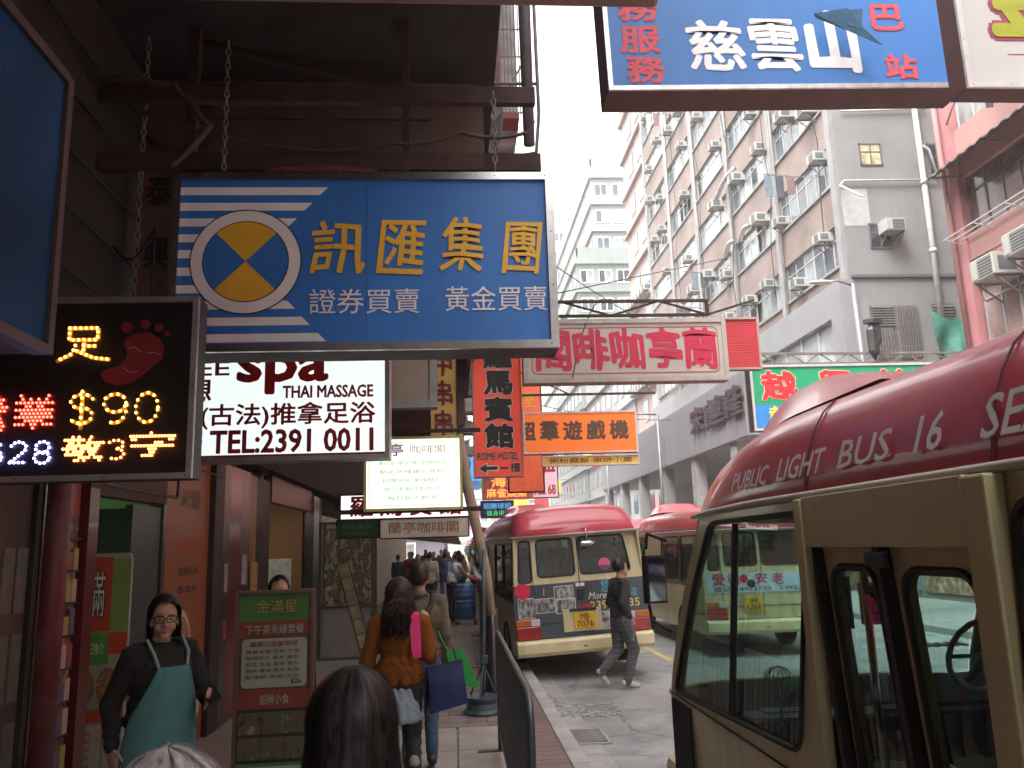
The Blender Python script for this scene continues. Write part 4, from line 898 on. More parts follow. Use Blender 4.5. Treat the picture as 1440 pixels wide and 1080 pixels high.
# 7 blank beige, 8 yellow vertical
sign('blank_signboard', 'blank beige lightbox with grey frame behind the massage sign', -1.25, 9.0, 3.52, 1.0, .9, .2, mat('blank_beige', (.36, .32, .26), .6, 0, .1), alu, .08)
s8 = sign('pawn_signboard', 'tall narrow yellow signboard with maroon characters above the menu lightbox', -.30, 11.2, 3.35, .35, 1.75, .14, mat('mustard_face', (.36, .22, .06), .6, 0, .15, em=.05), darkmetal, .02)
for k, ch in enumerate('美甲串串'): letters(s8, ch, .05, 1.32-k*.42, .24, .34, mat('maroon_print', (.18, .03, .06)), bold=.04, wob=.03)
crail('carrier_rail', 'thin dark rail carrying the glowing menu lightbox', -1.5, .32, 9.55, 3.27, .04); crail('carrier_rail', 'thin dark rail under the glowing menu lightbox', -1.5, .34, 9.6, 2.36, .05)
# 9 rome hotel
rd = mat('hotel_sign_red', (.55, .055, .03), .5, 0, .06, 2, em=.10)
s9 = sign('hotel_sign', 'tall red vertical sign reading ROME HOTEL with a left arrow', .40, 15.0, 3.17, .86, 3.4, .22, rd, mat('pink_edge', (.5, .25, .22), .5), .03, darkmetal)
for k, ch in enumerate('羅馬賓館'): letters(s9, ch, .2, 2.02-k*.5, .5, .42, blk, bold=.07, wob=.02, outline=whl, ow=.045)
letters(s9, 'ROME HOTEL', .04, .285, .76, .14, blk, bold=.03, outline=whl, ow=.04)
MB().poly([(.06, -.012, .13), (.2, -.012, .22), (.2, -.012, .165), (.4, -.012, .165), (.4, -.012, .105), (.2, -.012, .105), (.2, -.012, .05)], .002, (0, -1, 0)).box(.46, .6, -.012, -.01, .115, .15).build('arrow', blk, s9)
MB().poly([(.035, -.008, .13), (.22, -.008, .25), (.22, -.008, .185), (.42, -.008, .185), (.42, -.008, .085), (.22, -.008, .085), (.22, -.008, .02)], .002, (0, -1, 0)).build('arrow_outline', whl, s9)
letters(s9, '樓', .64, .05, .18, .18, blk, bold=.02, outline=whl, ow=.03)
crail('carrier_rail', 'dark rail reaching out to the tall red hotel sign', -2.4, 1.0, 15.3, 4.1, .05)
# 10 coffee sign
pale = mat('pale_cream_face', (.44, .40, .355), .6, 0, .05, 2, dirt=.25, dcol=(.35, .3, .25), dsc=2)
s10 = sign('cafe_sign', 'wide pale sign with five crimson brush characters and a red border line', 1.33, 14.0, 4.76, 3.53, .99, .3, pale, mat('stone_frame', (.40, .36, .32), .6, 0, .1, dirt=.3), .08, mat('stone_case', (.2, .17, .15), .7))
for k, ch in enumerate('閣啡咖亭蘭'): letters(s10, ch, .17+k*.665, .15, .58, .70, mat('brush_crimson', (.50, .02, .06), .5), bold=.045, wob=.045, shear=.02)
bp = rpoly([(.08, .08), (3.45, .08), (3.45, .91), (.08, .91)], .12, 4)
mb = MB(); mb.tube([(x, -.006, z) for x, z in bp], .008, 4, closed=True); mb.build('border_line', redp, s10)
s10b = sign('red_cafe_sign', 'plain red ribbed sign panel behind the right end of the pale sign', 1.4, 14.6, 5.03, 4.35, .93, .15, mat('ribbed_red', (.42, .02, .03), .5, 0, .1, 3, wave=(9, 0, 'Z')), mat('pinkish_edge', (.4, .25, .22), .5), .04)
m = MB(); m.bar((-2.4, 14.2, 6.22), (4.72, 14.2, 6.22), .05).bar((-2.4, 14.2, 5.95), (4.72, 14.2, 5.95), .05)
for k in range(6): x = .2+k*.9; m.bar((x, 14.2, 5.95 if k % 2 else 6.22), (x+.9, 14.2, 6.22 if k % 2 else 5.95), .035)
for x in (2.0, 3.3, 4.6): m.bar((x, 14.15, 5.95), (x, 14.15, 5.78), .025)
m.bar((4.7, 14.2, 6.22), (4.7, 14.2, 5.95), .05)
tag(m.build('sign_truss', rust), 'rusty lattice truss carrying the pale sign with crimson characters', 'truss')
# 11, 12 orange game sign
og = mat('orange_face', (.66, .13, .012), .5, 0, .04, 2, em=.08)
s11 = sign('game_centre_sign', 'bright orange sign with five dark bold characters', 1.95, 22, 4.36, 3.05, 1.05, .3, og, mat('dusty_frame', (.5, .42, .36), .6), .05, rust)
for k, ch in enumerate('超羣遊戲機'): letters(s11, ch, -.22+k*.64, .33, .5, .5, mat('dark_brown_print', (.07, .035, .02)), bold=.05)
s12 = sign('noodle_sign', 'yellow strip sign with small brown characters under the orange sign', 2.42, 22, 4.0, 2.6, .22, .15, mat('mustard_strip', (.6, .4, .08), .5, 0, .15, 3), mat('dusty_frame', (.5, .42, .36)), .03, rust)
letters(s12, '·粥粉麵飯·街坊小菜·', .1, .05, 2.4, .13, mat('brown_print', (.12, .04, .01)), bold=.03)
crail('carrier_rail', 'long dark rail above the orange sign', -2, 5.6, 21.9, 5.95, .06)
wire('guy_wire', 'black stay wire slanting down to the orange sign', [(.2, 20, 6.9), (3.2, 21.8, 5.9)], .02, black, 0)
# 13 orange panel behind hotel sign
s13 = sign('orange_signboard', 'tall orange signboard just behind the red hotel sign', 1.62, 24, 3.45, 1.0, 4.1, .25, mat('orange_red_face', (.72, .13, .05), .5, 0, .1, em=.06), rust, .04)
for k, ch in enumerate('冰室茶'): letters(s13, ch, .5, 3.3-k*.8, .35, .45, ygold, bold=.02)
# 14 hotel 68
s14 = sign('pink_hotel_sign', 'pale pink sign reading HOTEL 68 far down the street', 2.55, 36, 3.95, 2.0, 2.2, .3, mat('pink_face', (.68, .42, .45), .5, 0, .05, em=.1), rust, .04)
letters(s14, 'Y HOTEL 68', .05, .12, 1.85, .42, crim, bold=.04); letters(s14, '時租', .8, 1.1, 1.1, .8, crim, bold=.05)
# 15 neon
s15 = sign('neon_sign', 'glowing orange neon characters on a red lattice board', 1.15, 33, 3.75, 2.0, .95, .2, mat('neon_board', (.45, .12, .1), .6, 0, .4, 6), mat('pink_edge', (.5, .25, .22)), .03)
nn_ = mat('neon_orange', (1, .3, .1), em=.5, emc=(1, .2, .03))
letters(s15, '海天', .35, .48, 1.2, .42, nn_, bold=.02); letters(s15, '麻雀娛樂', .15, .06, 1.6, .36, nn_, bold=.02)
# 16 green-blue led
s16 = sign('led_ticker_sign', 'dark blue sign with green lit characters below the neon board', 1.02, 31.5, 2.98, 1.22, .6, .2, mat('dark_blue_board', (.015, .04, .1), .4, 0, .2, em=.0), darkmetal, .03)
letters(s16, '超勝球拍', .08, .32, 1.05, .22, mat('blue_glow', (.1, .4, .8), em=.2, emc=(.1, .4, .8)), bold=.01); letters(s16, '健身用品', .2, .06, .9, .2, mat('green_glow', (.1, .6, .2), em=.15, emc=(.1, .7, .2)))
t = root('round_sign', 'round red sign above the far end of the bus queue', 'sign', (1.1, 34, 2.35)); MB().lathe([(.001, -.03), (.34, -.03), (.34, .03), (.001, .03)], (0, 0, 0), 24, 'Y').build('disc', mat('round_red', (.6, .05, .05), .5), t); letters(t, '停車', -.22, -.12, .44, .24, whl, y=-.035, bold=.02)
# 17 big blue bus-stop sign upper right
bl2 = mat('sky_blue_face', (.03, .15, .42), .5, 0, .05, 2, dirt=.3, dcol=(.03, .12, .32), dsc=2, streak=True)
dkr = mat('dark_red_case', (.085, .03, .028), .7, 0, .2, 4, .2, 20, dirt=.4, dcol=(.04, .02, .02))
s17 = sign('bus_stop_sign', 'large blue hanging sign with three white characters and red side characters', 1.80, 8.0, 6.76, 3.98, 1.6, .45, bl2, alu, .05, dkr, rz=0)
s17.rotation_euler = (0, R(-1.2), 0)
def P17(x, y): return (x-860)/123.5, (120-y)/122.
def let17(s, x0, y0, x1, y1, m_, **k): a = P17(x0, y1); b = P17(x1, y0); letters(s17, s, a[0], a[1], b[0]-a[0], b[1]-a[1], m_, **k)
rose = mat('rose_red_print', (.55, .06, .08))
let17('慈', 970, 25, 1045, 98, whl, bold=.035, wob=.03); let17('雲', 1056, 22, 1125, 98, whl, bold=.035, wob=.03); let17('山', 1140, 14, 1207, 98, whl, bold=.06, wob=.03)
let17('服', 876, 32, 930, 70, rose, bold=.05); let17('務', 882, 76, 932, 114, rose, bold=.05); let17('務', 876, -16, 930, 22, rose, bold=.05)
let17('巴', 1235, 0, 1280, 38, rose, bold=.05); let17('站', 1245, 76, 1290, 112, rose, bold=.05)
# torn blue pennant in front
m = MB(); 
m.add([(0, 0, .36), (.37, -.02, .42), (.55, 0, .18), (.74, .02, 0), (.35, .01, .17), (.02, .015, .32)], [(0, 5, 4, 1), (1, 4, 2), (2, 4, 3)])
m.add([(.33, -.01, .40), (.55, -.01, .42), (.52, 0, .18), (.36, 0, .22)], [(0, 3, 2, 1)])
o = m.build('torn_pennant', mat('dark_teal_cloth', (.02, .09, .16), .7, 0, .2, 6), None, (4.03, 7.75, 7.16)); sd_ = o.modifiers.new('thick', 'SOLIDIFY'); sd_.thickness = .01
tag(o, 'torn dark blue pennant hanging in front of the blue bus stop sign', 'pennant')
# 18 white sign at right
s18 = sign('white_sign', 'white hanging sign with part of a green outlined character at upper right', 4.86, 6.6, 5.98, 2.6, 1.3, .25, mat('off_white_face', (.42, .41, .40), .5, 0, .03), mat('silver_edge', (.5, .5, .48), .4, .3), .05, dkr)
letters(s18, '金', .28, .52, .9, .8, mat('olive_green_print', (.28, .30, .02)), bold=.07, outline=mat('plum_outline', (.25, .04, .08)), ow=.06)
MB().box(.4, 2.4, -.008, -.005, .30, .305).build('thin_line', crim, s18)
# 19 green sign
s19 = sign('green_restaurant_sign', 'long bright green sign with red outlined characters behind the near bus', 6.5, 17, 4.2, 4.6, 1.34, .3, mat('emerald_face', (.01, .27, .12), .5, 0, .04), mat('silver_edge', (.5, .5, .48)), .05, darkmetal)
for k, ch in enumerate('越興美食'): letters(s19, ch, .2+k*1.3, .62, .75, .6, mat('bright_red', (.6, .02, .03)), bold=.06, wob=.04, outline=mat('pale_yellow_outline', (.7, .6, .35)), ow=.035)
MB().box(0, 4.6, -.008, -.005, 0, .5).build('blue_band', mat('band_blue', (.03, .2, .55)), s19); letters(s19, '越南美食專門店', .3, .15, 4.0, .32, mat('yellow_print', (.75, .6, .03)), bold=.05)
m = MB(); m.bar((7.0, 19.8, 6.5), (13.2, 19.8, 6.45), .06).bar((7.0, 19.8, 6.22), (13.2, 19.8, 6.2), .06)
for k in range(16): x = 7.1+k*.38; m.bar((x, 19.8, 6.22 if k % 2 else 6.48), (x+.38, 19.8, 6.48 if k % 2 else 6.22), .03)
tag(m.build('sign_truss', acb), 'thin dark lattice truss above the green sign', 'truss')
tag(MB().ell((0, 0, 0), (.17, .13, .55), n=7).ell((.12, 0, .2), (.14, .12, .4), n=6).ell((.05, 0, .5), (.3, .16, .1), n=7).build('bundle', darkmetal, None, (10.75, 19.6, 6.75)), 'dark wrapped bundle fixed to the lattice truss over the green sign', 'bundle')
# 20 overhead near sign, run back out of view to add shade, 21 left side sign
s20 = root('overhead_shade_box', 'grey pink underside across the top of the view, extended back overhead to add shade', 'awning', (-1.6, 3, 4.08))
MB().box(-1.0, 2.48, -4.6, 0, 0, .35).build('casing', mat('grey_pink_case', (.30, .23, .2), .5, .2, .1, dirt=.3), s20, bevel=.02); MB().box(-.98, 2.46, 0, .012, .05, .33).build('face', bl, s20)
s21 = root('side_sign', 'big dark blue lightbox close by at the left edge', 'sign', (-1.46, 1.2, 2.63))
MB().box(-.26, -.002, 0, 1.77, 0, 1.09).build('casing', mat('side_case', (.12, .1, .09), .6), s21)
MB().box(-.001, .004, .02, 1.75, .03, 1.06).build('face', mat('navy_lightbox', (.006, .05, .13), .5, 0, .5, 1.8, spec=.15), s21)
MB().box(-.03, .02, 1.75, 1.79, 0, 1.09).box(-.03, .02, 0, 1.75, 1.06, 1.10).box(-.03, .02, 0, 1.75, -.01, .03).build('frame', mat('brown_frame', (.10, .065, .055), .4, .4, .1), s21)
MB().box(-.24, -.04, 1.79, 1.795, .02, 1.07).build('end_plate', chrome, s21)
letters(s21, '找換', 0, 0, .8, .4, mat('amber_print', (.6, .25, .03)), y=-.008, O=(-.0, .54, .55), U=(0, 1, 0), bold=.03)
# wires over the street
for k, (a, b, s) in enumerate((((.3, 16, 9), (13, 30, 7.5), .6), ((.3, 20, 8), (13, 42, 11), .5), ((1.3, 14, 6.2), (10, 28, 12), 0), ((.5, 26, 7), (9, 33, 6.8), .3), ((2.7, 14, 6.2), (2.1, 14.0, 4.7), -.3))):
    wire('wire', ['slack wire crossing the street above the pale sign', 'slack wire crossing higher to the brick facade', 'taut stay wire from the truss up to the brick facade', 'slack wire crossing low near the panelled canopy', 'loose wire dangling over the pale sign with crimson characters'][k], [a, b], .012, black, s, 16)

# sheet joint on the blue sign, more street-side clutter
MB().box(1.255, 1.259, -.0062, -.004, 0, 1.17).build('sheet_joint', mat('joint_blue', (.012, .08, .26)), b1)
by = root('bay_enclosure', 'brown bay with a pale caged end high on the left street face', 'balcony', (.4, 12, 8.7))
MB().box(.4, .86, 12, 14, 8.7, 14).build('bay_wall', mat('bay_brown', (.17, .10, .085), .85, 0, .2, 3, dirt=.4), by, world=True)
MB().box(.87, 1.18, 12.5, 13.8, 8.75, 14).build('pale_screen', mat('pale_screen', (.33, .33, .34), .7, 0, .5, 3, dirt=.6), by, world=True)
m = MB()
for k in range(6): m.bar((.88+k*.06, 12.05, 8.7), (.88+k*.06, 12.05, 14), .018)
for k in range(9): m.bar((.86, 12.05, 8.75+k*.5), (1.24, 12.05, 8.75+k*.5), .02)
m.bar((.86, 12.05, 8.9), (1.22, 12.05, 9.6), .03); m.build('cage', acb, by, world=True)
MB().box(.9, 1.15, 12.0, 12.4, 8.62, 8.72).build('red_tray', mat('dull_maroon', (.2, .03, .04)), by, world=True)
# shop wall clutter on the near left
random.seed(9)
def wallbox(y0, y1, z0, z1, col, nm, mt=None, d=.012): return MB().box(X+.001, X+d, y0, y1, z0, z1).build(nm, mt or mat('wb_%d_%d_%d' % tuple(int(c*100) for c in col), col, .5, 0, .2, 8), lbd, world=True, bevel=.002)
for k in range(7):
    z = .5+k*.31; wallbox(4.05, 4.35, z, z+.26, random.choice([(.18, .04, .03), (.12, .1, .05), (.2, .16, .1)]), 'wall_poster'); wallbox(4.42, 4.75, z+.02, z+.27, random.choice([(.1, .03, .06), (.16, .14, .1), (.05, .05, .09)]), 'wall_poster')
for k, (s_, z) in enumerate((('特價', 2.25), ('優惠', 1.35), ('新到貨', .8))): letters(lbd, s_, 0, 0, .28, .14, mat('dull_gold', (.3, .2, .05)), y=-.002, O=(X+.016, 4.42, z), U=(0, 1, 0), world=True)
for k in range(3):
    for j in range(2): wallbox(5.0+j*.15, 5.12+j*.15, .6+k*.5, .98+k*.5, (.14, .12, .1), 'wall_tile')
tile = MB().box(0, .012, 0, .145, 0, .145).mesh('tile', mat('brown_tile', (.08, .05, .04), .25, 0, .3, 5))
for a_ in range(1):
    for k in range(17): link('tile', tile, lbd, (-2.57+2.6, 5.33+.03, .12+k*.15))
for (yy, zz, w_, h_, c_) in ((9.42, 1.5, .12, .3, (.3, .28, .22)), (9.44, 1.0, .1, .2, (.25, .05, .04)), (10.15, 1.55, .25, .35, (.3, .3, .28)), (10.15, 1.05, .25, .3, (.2, .22, .12)), (10.6, 1.3, .35, .5, (.35, .2, .06)), (10.65, .7, .3, .45, (.25, .05, .04))):
    MB().box(X+.061, X+.068, yy, yy+w_, zz, zz+h_).build('notice', mat('nt_%d' % int(c_[1]*100), c_, .5, 0, .3, 20), lbd, world=True)
tag(MB().tube([(-2.5, 5.45, 2.95), (-2.5, 5.45, 2.5), (-2.48, 6.1, 2.42), (-2.5, 7.65, 2.42), (-2.5, 7.7, 2.95)], .014, 6).tube([(-2.47, 3.3, 2.75), (-2.47, 9.0, 2.72)], .01, 5).build('conduit', hosem, smooth=True), 'dark cable conduit looped over the green doorway at left', 'conduit')
mt_ = root('meter_box', 'small grey meter box above the doorway at left', 'box', (-2.5, 5.75, 2.55)); MB().box(-.06, .06, 0, .25, 0, .32).build('case', steel, mt_, bevel=.008); MB().box(.06, .065, .05, .2, .15, .27).build('window', paneC, mt_)
# upper dark wall: cable bundles and old bracket stubs
for k in range(6):
    z = 3.3+k*.38; wire('cable', '%s dark cable from the bottom strung along upper left wall' % ORD[k], [(-2.38, 2.5, z+.2), (-2.38, 5.0, z), (-2.38, 9.5, z+.1)], .012, black, .06, 8, group='cables on the upper left wall')

for k, (y, z, x1, c_, nm) in enumerate(((19, 2.75, .1, (.30, .03, .03), 'red'), (25, 2.5, -.1, (.25, .15, .05), 'tan'), (31, 2.4, .1, (.05, .05, .06), 'black'), (38, 2.25, .2, (.3, .05, .03), 'brick red'), (43, 2.15, .3, (.05, .12, .08), 'dark green'))):
    t = root('shop_awning', '%s shop awning across the covered pavement, %s in the row' % (nm, ORD[k]), 'awning', (-2.6, y, z), group='awnings along the covered pavement')
    MB().add([(0, 0, .35), (0, 2.2, .35), (x1+2.6, 0, .1), (x1+2.6, 2.2, .1), (x1+2.6, 0, -.12), (x1+2.6, 2.2, -.12), (0, 0, .3), (0, 2.2, .3)], [(0, 2, 3, 1), (2, 4, 5, 3), (0, 6, 4, 2), (6, 7, 5, 4)]).build('cloth', mat('awning_%d' % k, c_, .7, 0, .2, 5), t); MB().bar((0, .1, .28), (x1+2.6, .1, -.1), .04).build('arm', acb, t)
# ------------------------------------------------------------------ minibuses (local: left side x=-1, rear y=0, front y=6.4)
bglass = glass('bus_glass', (.55, .72, .68), 1.75, .012, dirt=.05)
bglassd = glass('bus_glass_dark', (.34, .40, .39), 1.5, .02, dirt=.05)
rub = black
inter = mat('bus_interior_dark', (.05, .052, .055), .7); seatm = mat('seat_vinyl', (.07, .09, .11), .5, 0, .15)
lampr = mat('tail_lamp_red', (.30, .008, .01), .15, 0, .1, 12, spec=.8); lampo = mat('tail_lamp_amber', (.5, .13, .02), .15, 0, .1, 12); lampw = mat('reverse_lamp', (.5, .5, .5), .2)
tyre = mat('tyre', (.02, .02, .02), .8); hub = mat('wheel_rim', (.3, .3, .3), .5, .3, .2, dirt=.5)
bumper_m = mat('cream_bumper', (.66, .58, .33), .45, 0, .08, 4, dirt=.35, dcol=(.2, .17, .12), coat=.2)
HW = lambda z: 1.0 - max(0, z-1.0)*.055
def yfront(z): return 6.42 - .03*max(0, z-.4) - (.62*max(0, z-1.0)**1.35)
def side_panels(t, s, paint, holes_up, y0, y1, gm=None, gl=None, cut=None):
    """s=-1 left, +1 right; upper side wall with window holes between z=1.0 and 2.06"""
    f = lambda p: (s*HW(p[1]), p[0], p[1])
    top = 2.06
    outer = [(y0, 1.0), (y1, 1.0)]+[(yfront(z)-.28, z) for z in (1.2, 1.4, 1.6, 1.8, 1.95, top)][:(6 if y1 > 6 else 0)]+([] if y1 > 6 else [(y1, top)])+[(y0, top)]
    mb = MB(); mb.poly([f(p) for p in outer], .03, (s, 0, .055), [[f(p) for p in h] for h in holes_up]); mb.build('side_wall', paint, t)
    for h in holes_up:
        g = MB().tube([f(p) for p in h], .014, 5, closed=True).build('window_seal', rub, t)
        MB().poly([(s*(HW(p[1])-.012), p[0], p[1]) for p in h], 0, (s, 0, 0)).build('pane', gl or bglassd, g)
def minibus(name, label, x, y, kind='plain', rz=0, roll=0, group=None):
    t = root(name, label, 'minibus', (x, y, 0), rz, group)
    near = kind == 'near'
    # roof: one lofted shell
    prof = [(.945, 2.05), (.957, 2.07), (.944, 2.14), (.920, 2.23), (.89, 2.305), (.85, 2.37), (.80, 2.42), (.68, 2.455), (.42, 2.485), (.2, 2.497), (0, 2.50)]
    prof = prof+[(-a, b) for a, b in prof[-2::-1]]
    L = 6.42; ys = [0]+[L*k/34 for k in range(35)]
    m = MB(); n = len(prof); st = []
    for k in range(36):
        u = k/35; yy = -.02+u*5.86
        a = max(0, 1-yy/.5) if yy < .5 else 0; b = max(0, (yy-4.1)/1.78)
        hz = math.sqrt(max(0, 1-a*a*.85))*math.sqrt(max(0, 1-min(1, b)**2.4*.97)); wx = (1-.06*a*a)*(1-.13*b**3)
        st.append((yy, hz, wx))
    for (yy, hz, wx) in st:
        for (px, pz) in prof:
            bow = .10*(1-abs(px/.955)**3)*(1 if yy > 3 else -1)*(max(0, (yy-4.2)/1.6) if yy > 3 else 0)
            m.v.append((px*wx, yy+bow*3.2, 2.05-.02*max(0, (yy-4.6))+(pz-2.05)*hz))
    for i in range(35):
        for j in range(n-1): a = i*n+j; m.f.append((a, a+1, a+n+1, a+n))
    m.f.append(tuple(range(n))); m.f.append(tuple(35*n+k for k in range(n))[::-1])
    rf_ = m.build('roof', busred, t, smooth=True, recalc=True)
    # rain gutter trim
    MB().tube([(-.962, yy, 2.055-.02*max(0, yy-4.6)) for yy in [k*.29 for k in range(19)]]+[(-.93, 5.65, 2.03), (-.80, 5.85, 2.01)], .014, 5).tube([(.962, yy, 2.055) for yy in (0, 2, 5.2)], .014, 5).tube([(-.95, -.02, 2.05), (.95, -.02, 2.05)], .016, 5).build('roof_trim', mat('pale_trim', (.5, .44, .38), .4, .2, .1), t, smooth=True)
    # raised roof pod at the front
    m = MB(); N, Mh = 14, 9
    for i in range(N+1):
        for j in range(Mh+1):
            u, v = i/N, j/Mh*2-1; yy = 4.0+1.78*u
            hh = .27*math.sin(min(1, u*1.25)*math.pi*.5)**1.3*(1-max(0, (u-.93)/.07)**2)
            m.v.append((v*(.62-.06*u), yy, 2.50-.18*max(0, (u-.5)*2)**2+hh*(1-abs(v)**5)))
    for i in range(N):
        for j in range(Mh): a = i*(Mh+1)+j; m.f.append((a, a+Mh+1, a+Mh+2, a+1))
    m.build('roof_pod', busred, t, smooth=True)
    # windows on both sides
    if near: left = [rpoly([(4.2, 1.09), (6.02, 1.02), (5.62, 1.62), (5.28, 1.985), (4.06, 1.99)], .09)]
    else: left = [rpoly([(4.3, 1.1), (6.0, 1.1), (5.6, 1.7), (5.3, 1.97), (4.3, 1.97)], .07)]
    fl = left+[rpoly([(a, 1.12), (b, 1.12), (b, 1.97), (a, 1.97)], .07) for a, b in ((.15, 1.45), (1.53, 2.86))]
    gl = bglass if near else bglassd
    side_panels(t, -1, cream, fl, 0, 6.12, gl=gl)
    side_panels(t, 1, cream, [rpoly([(a, 1.12), (b, 1.12), (b, 1.97), (a, 1.97)], .07) for a, b in ((.15, 1.45), (1.53, 2.86), (2.94, 4.2))]+[rpoly([(4.3, 1.1), (5.95, 1.1), (5.6, 1.7), (5.3, 1.97), (4.3, 1.97)], .07)], 0, 6.12, gl=gl)
    # lower side, bowed skirt with wheel arches
    for s in (-1, 1):
        def arch(cy, r=.40): return [(cy+r*math.cos(R(a)), .36+r*math.sin(R(a))) for a in range(180, -1, -20)]
        outer = [(0, .36)]+arch(1.35)+arch(4.9)+[(6.14, .36), (6.14, 1.0), (0, 1.0)]
        MB().poly([(s*(1.0-.03*(1-min(1, z))), y_, z) for y_, z in outer], .03, (s, 0, 0)).build('lower_panel', cream, t)
        m = MB()
        for cy in (1.35, 4.9): m.tube([(s*.995, a, b) for a, b in arch(cy)], .018, 5)
        m.build('wheel_arch', rub, t)
        for cy in (1.35, 4.9):
            w = MB().lathe([(.2, -.1), (.33, -.1), (.36, -.07), (.36, .07), (.33, .1), (.2, .1)], (s*.84, cy, .36), 24, 'X').build('wheel', tyre, t, smooth=False)
            MB().lathe([(.001, -.08), (.1, -.11), (.12, -.05), (.19, -.06), (.21, -.1), (.21, .1), (.19, .06), (.12, .05), (.1, .11), (.001, .08)], (s*.84, cy, .36), 20, 'X').build('rim', hub, w)
    # front face
    m = MB(); nx = 12
    for j, z in enumerate((.36, .6, .8, 1.0)):
        for i in range(nx+1): v = i/nx*2-1; m.v.append((v*1.0, yfront(z)-.28*abs(v)**4, z))
    for j in range(3):
        for i in range(nx): a = j*(nx+1)+i; m.f.append((a, a+1, a+nx+2, a+nx+1))
    m.build('front_panel', cream, t, smooth=True)
    wz = [1.0, 1.15, 1.35, 1.55, 1.75, 1.92, 2.0]
    m = MB()
    for z in wz:
        for i in range(nx+1): v = (i/nx*2-1)*.93; m.v.append((v*HW(z), yfront(z)-.28*abs(v)**4, z))
    for j in range(6):
        for i in range(nx): a = j*(nx+1)+i; m.f.append((a, a+1, a+nx+2, a+nx+1))
    m.build('windscreen', bglass, t, smooth=True)
    m = MB()
    for s in (-1, 1): m.tube([(s*.955*HW(z), yfront(z)-.265, z) for z in wz], .045, 8)
    m.tube([((i/nx*2-1)*.86, yfront(2.0)-.25*abs(i/nx*2-1)**4+.0, 2.03) for i in range(nx+1)], .05, 8); m.tube([((i/nx*2-1), yfront(1.0)-.28*abs(i/nx*2-1)**4, 1.0) for i in range(nx+1)], .02, 6)
    m.build('screen_frame', cream, t, smooth=True)
    for s in (-1, 1):
        MB().ell((s*.72, 6.40, .72), (.14, .05, .1)).build('headlight', lampw, t, smooth=True)
    MB().box(-.98, .98, 6.2, 6.5, .34, .56).build('front_bumper', bumper_m, t, bevel=.05)
    # rear face with two doors
    zt = 2.05
    f = lambda p: (p[0]*(HW(p[1])), .0+(.10*(p[1]-1.35)/.7 if p[1] > 1.35 else 0), p[1])
    rh = [rpoly([(-.93, 1.40), (-.73, 1.40), (-.74, 1.99), (-.90, 1.99)], .05), rpoly([(-.63, 1.46), (-.06, 1.46), (-.06, 1.99), (-.63, 1.99)], .07), rpoly([(.03, 1.46), (.80, 1.46), (.76, 1.99), (.03, 1.99)], .06)]
    MB().poly([f(p) for p in [(-1, 1.36), (1, 1.36), (1, zt), (-1, zt)]], .03, (0, -1, .1), [[f(p) for p in h] for h in rh]).build('rear_wall', cream, t)
    for h in rh:
        g = MB().tube([(f(p)[0], f(p)[1]-.003, f(p)[2]) for p in h], .016, 5, closed=True).build('window_seal', rub, t)
        MB().poly([(f(p)[0], f(p)[1]+.012, f(p)[2]) for p in h], 0, (0, -1, 0)).build('pane', bglass, g)
    wrap = {'ad': mat('slate_ad_wrap', (.05, .065, .085), .35, 0, .15, 2, dirt=.2, dcol=(.1, .1, .1), coat=.3), 'banner': cream}.get(kind, cream)
    MB().box(-1, 1, -.002, .04, .60, 1.36).build('rear_lower_panel', wrap, t, bevel=.004)
    m = MB().box(-.012, -.003, -.012, -.002, .62, 2.0).box(-.70, -.692, -.012, -.002, .8, 2.0).box(-.70, .84, -.012, -.002, .795, .803); m.build('door_gap', rub, t)
    for s in (-1, 1):
        MB().box(min(s*.64, s*.985), max(s*.64, s*.985), -.035, -.003, .60, .78).build('tail_lamp', lampr, t, bevel=.012)
        MB().box(min(s*.78, s*.985), max(s*.78, s*.985), -.035, -.003, .785, .88).build('indicator_lamp', lampo, t, bevel=.01)
        MB().box(min(s*.64, s*.775), max(s*.64, s*.775), -.033, -.003, .785, .88).build('reversing_lamp', lampw, t, bevel=.01)
    m = MB(); cs = [(.0, .36), (-.10, .37), (-.14, .42), (-.14, .55), (-.10, .585), (.0, .59)]
    xs = [-1.01, -1.0, -.9, 0, .9, 1.0, 1.01]; ins = [.5, .12, .0, -.02, 0, .12, .5]
    for x_, i_ in zip(xs, ins):
        for (yy, zz) in cs: m.v.append((x_, yy+(i_*.2 if yy < 0 else (i_ if abs(x_) > 1.005 else 0)), zz))
    for i in range(6):
        for j in range(5): a = i*6+j; m.f.append((a, a+6, a+7, a+1))
    m.f.append(tuple(range(6))); m.f.append(tuple(36+k for k in range(6))[::-1])
    m.build('rear_bumper', bumper_m, t, bevel=.008, recalc=True)
    MB().box(-.05, .01, -.146, -.139, .46, .475).build('bumper_slot', rub, t)
    # floor, ceiling, seats, dash, wheel
    MB().box(-.95, .95, .05, 6.1, .5, .56).build('floor', inter, t)
    MB().box(-.92, .92, .1, 5.3, 2.0, 2.03).build('ceiling', mat('bus_lining', (.3, .3, .28), .7), t)
    sm = MB().box(-.22, .22, -.2, .22, .0, .12).box(-.22, .22, -.27, -.17, .05, .68).box(-.15, .15, -.26, -.18, .68, .85).box(-.2, .2, -.15, .15, -.35, 0).mesh('seat', seatm)
    for yy in (.8, 1.65, 2.5) + ((3.4,) if not near else ()):
        for xx in (-.65, .2, .66): link('seat', sm, t, (xx, yy, .98))
    link('seat', sm, t, (.5, 4.75, .98))
    d = MB(); d.v = [(-.93, 5.45, 1.0), (.93, 5.45, 1.0), (.93, 5.62, 1.12), (-.93, 5.62, 1.12), (-.93, 6.1, 1.02), (.93, 6.1, 1.02), (-.93, 5.5, .56), (.93, 5.5, .56)]; d.f = [(0, 1, 2, 3), (3, 2, 5, 4), (6, 7, 1, 0)]
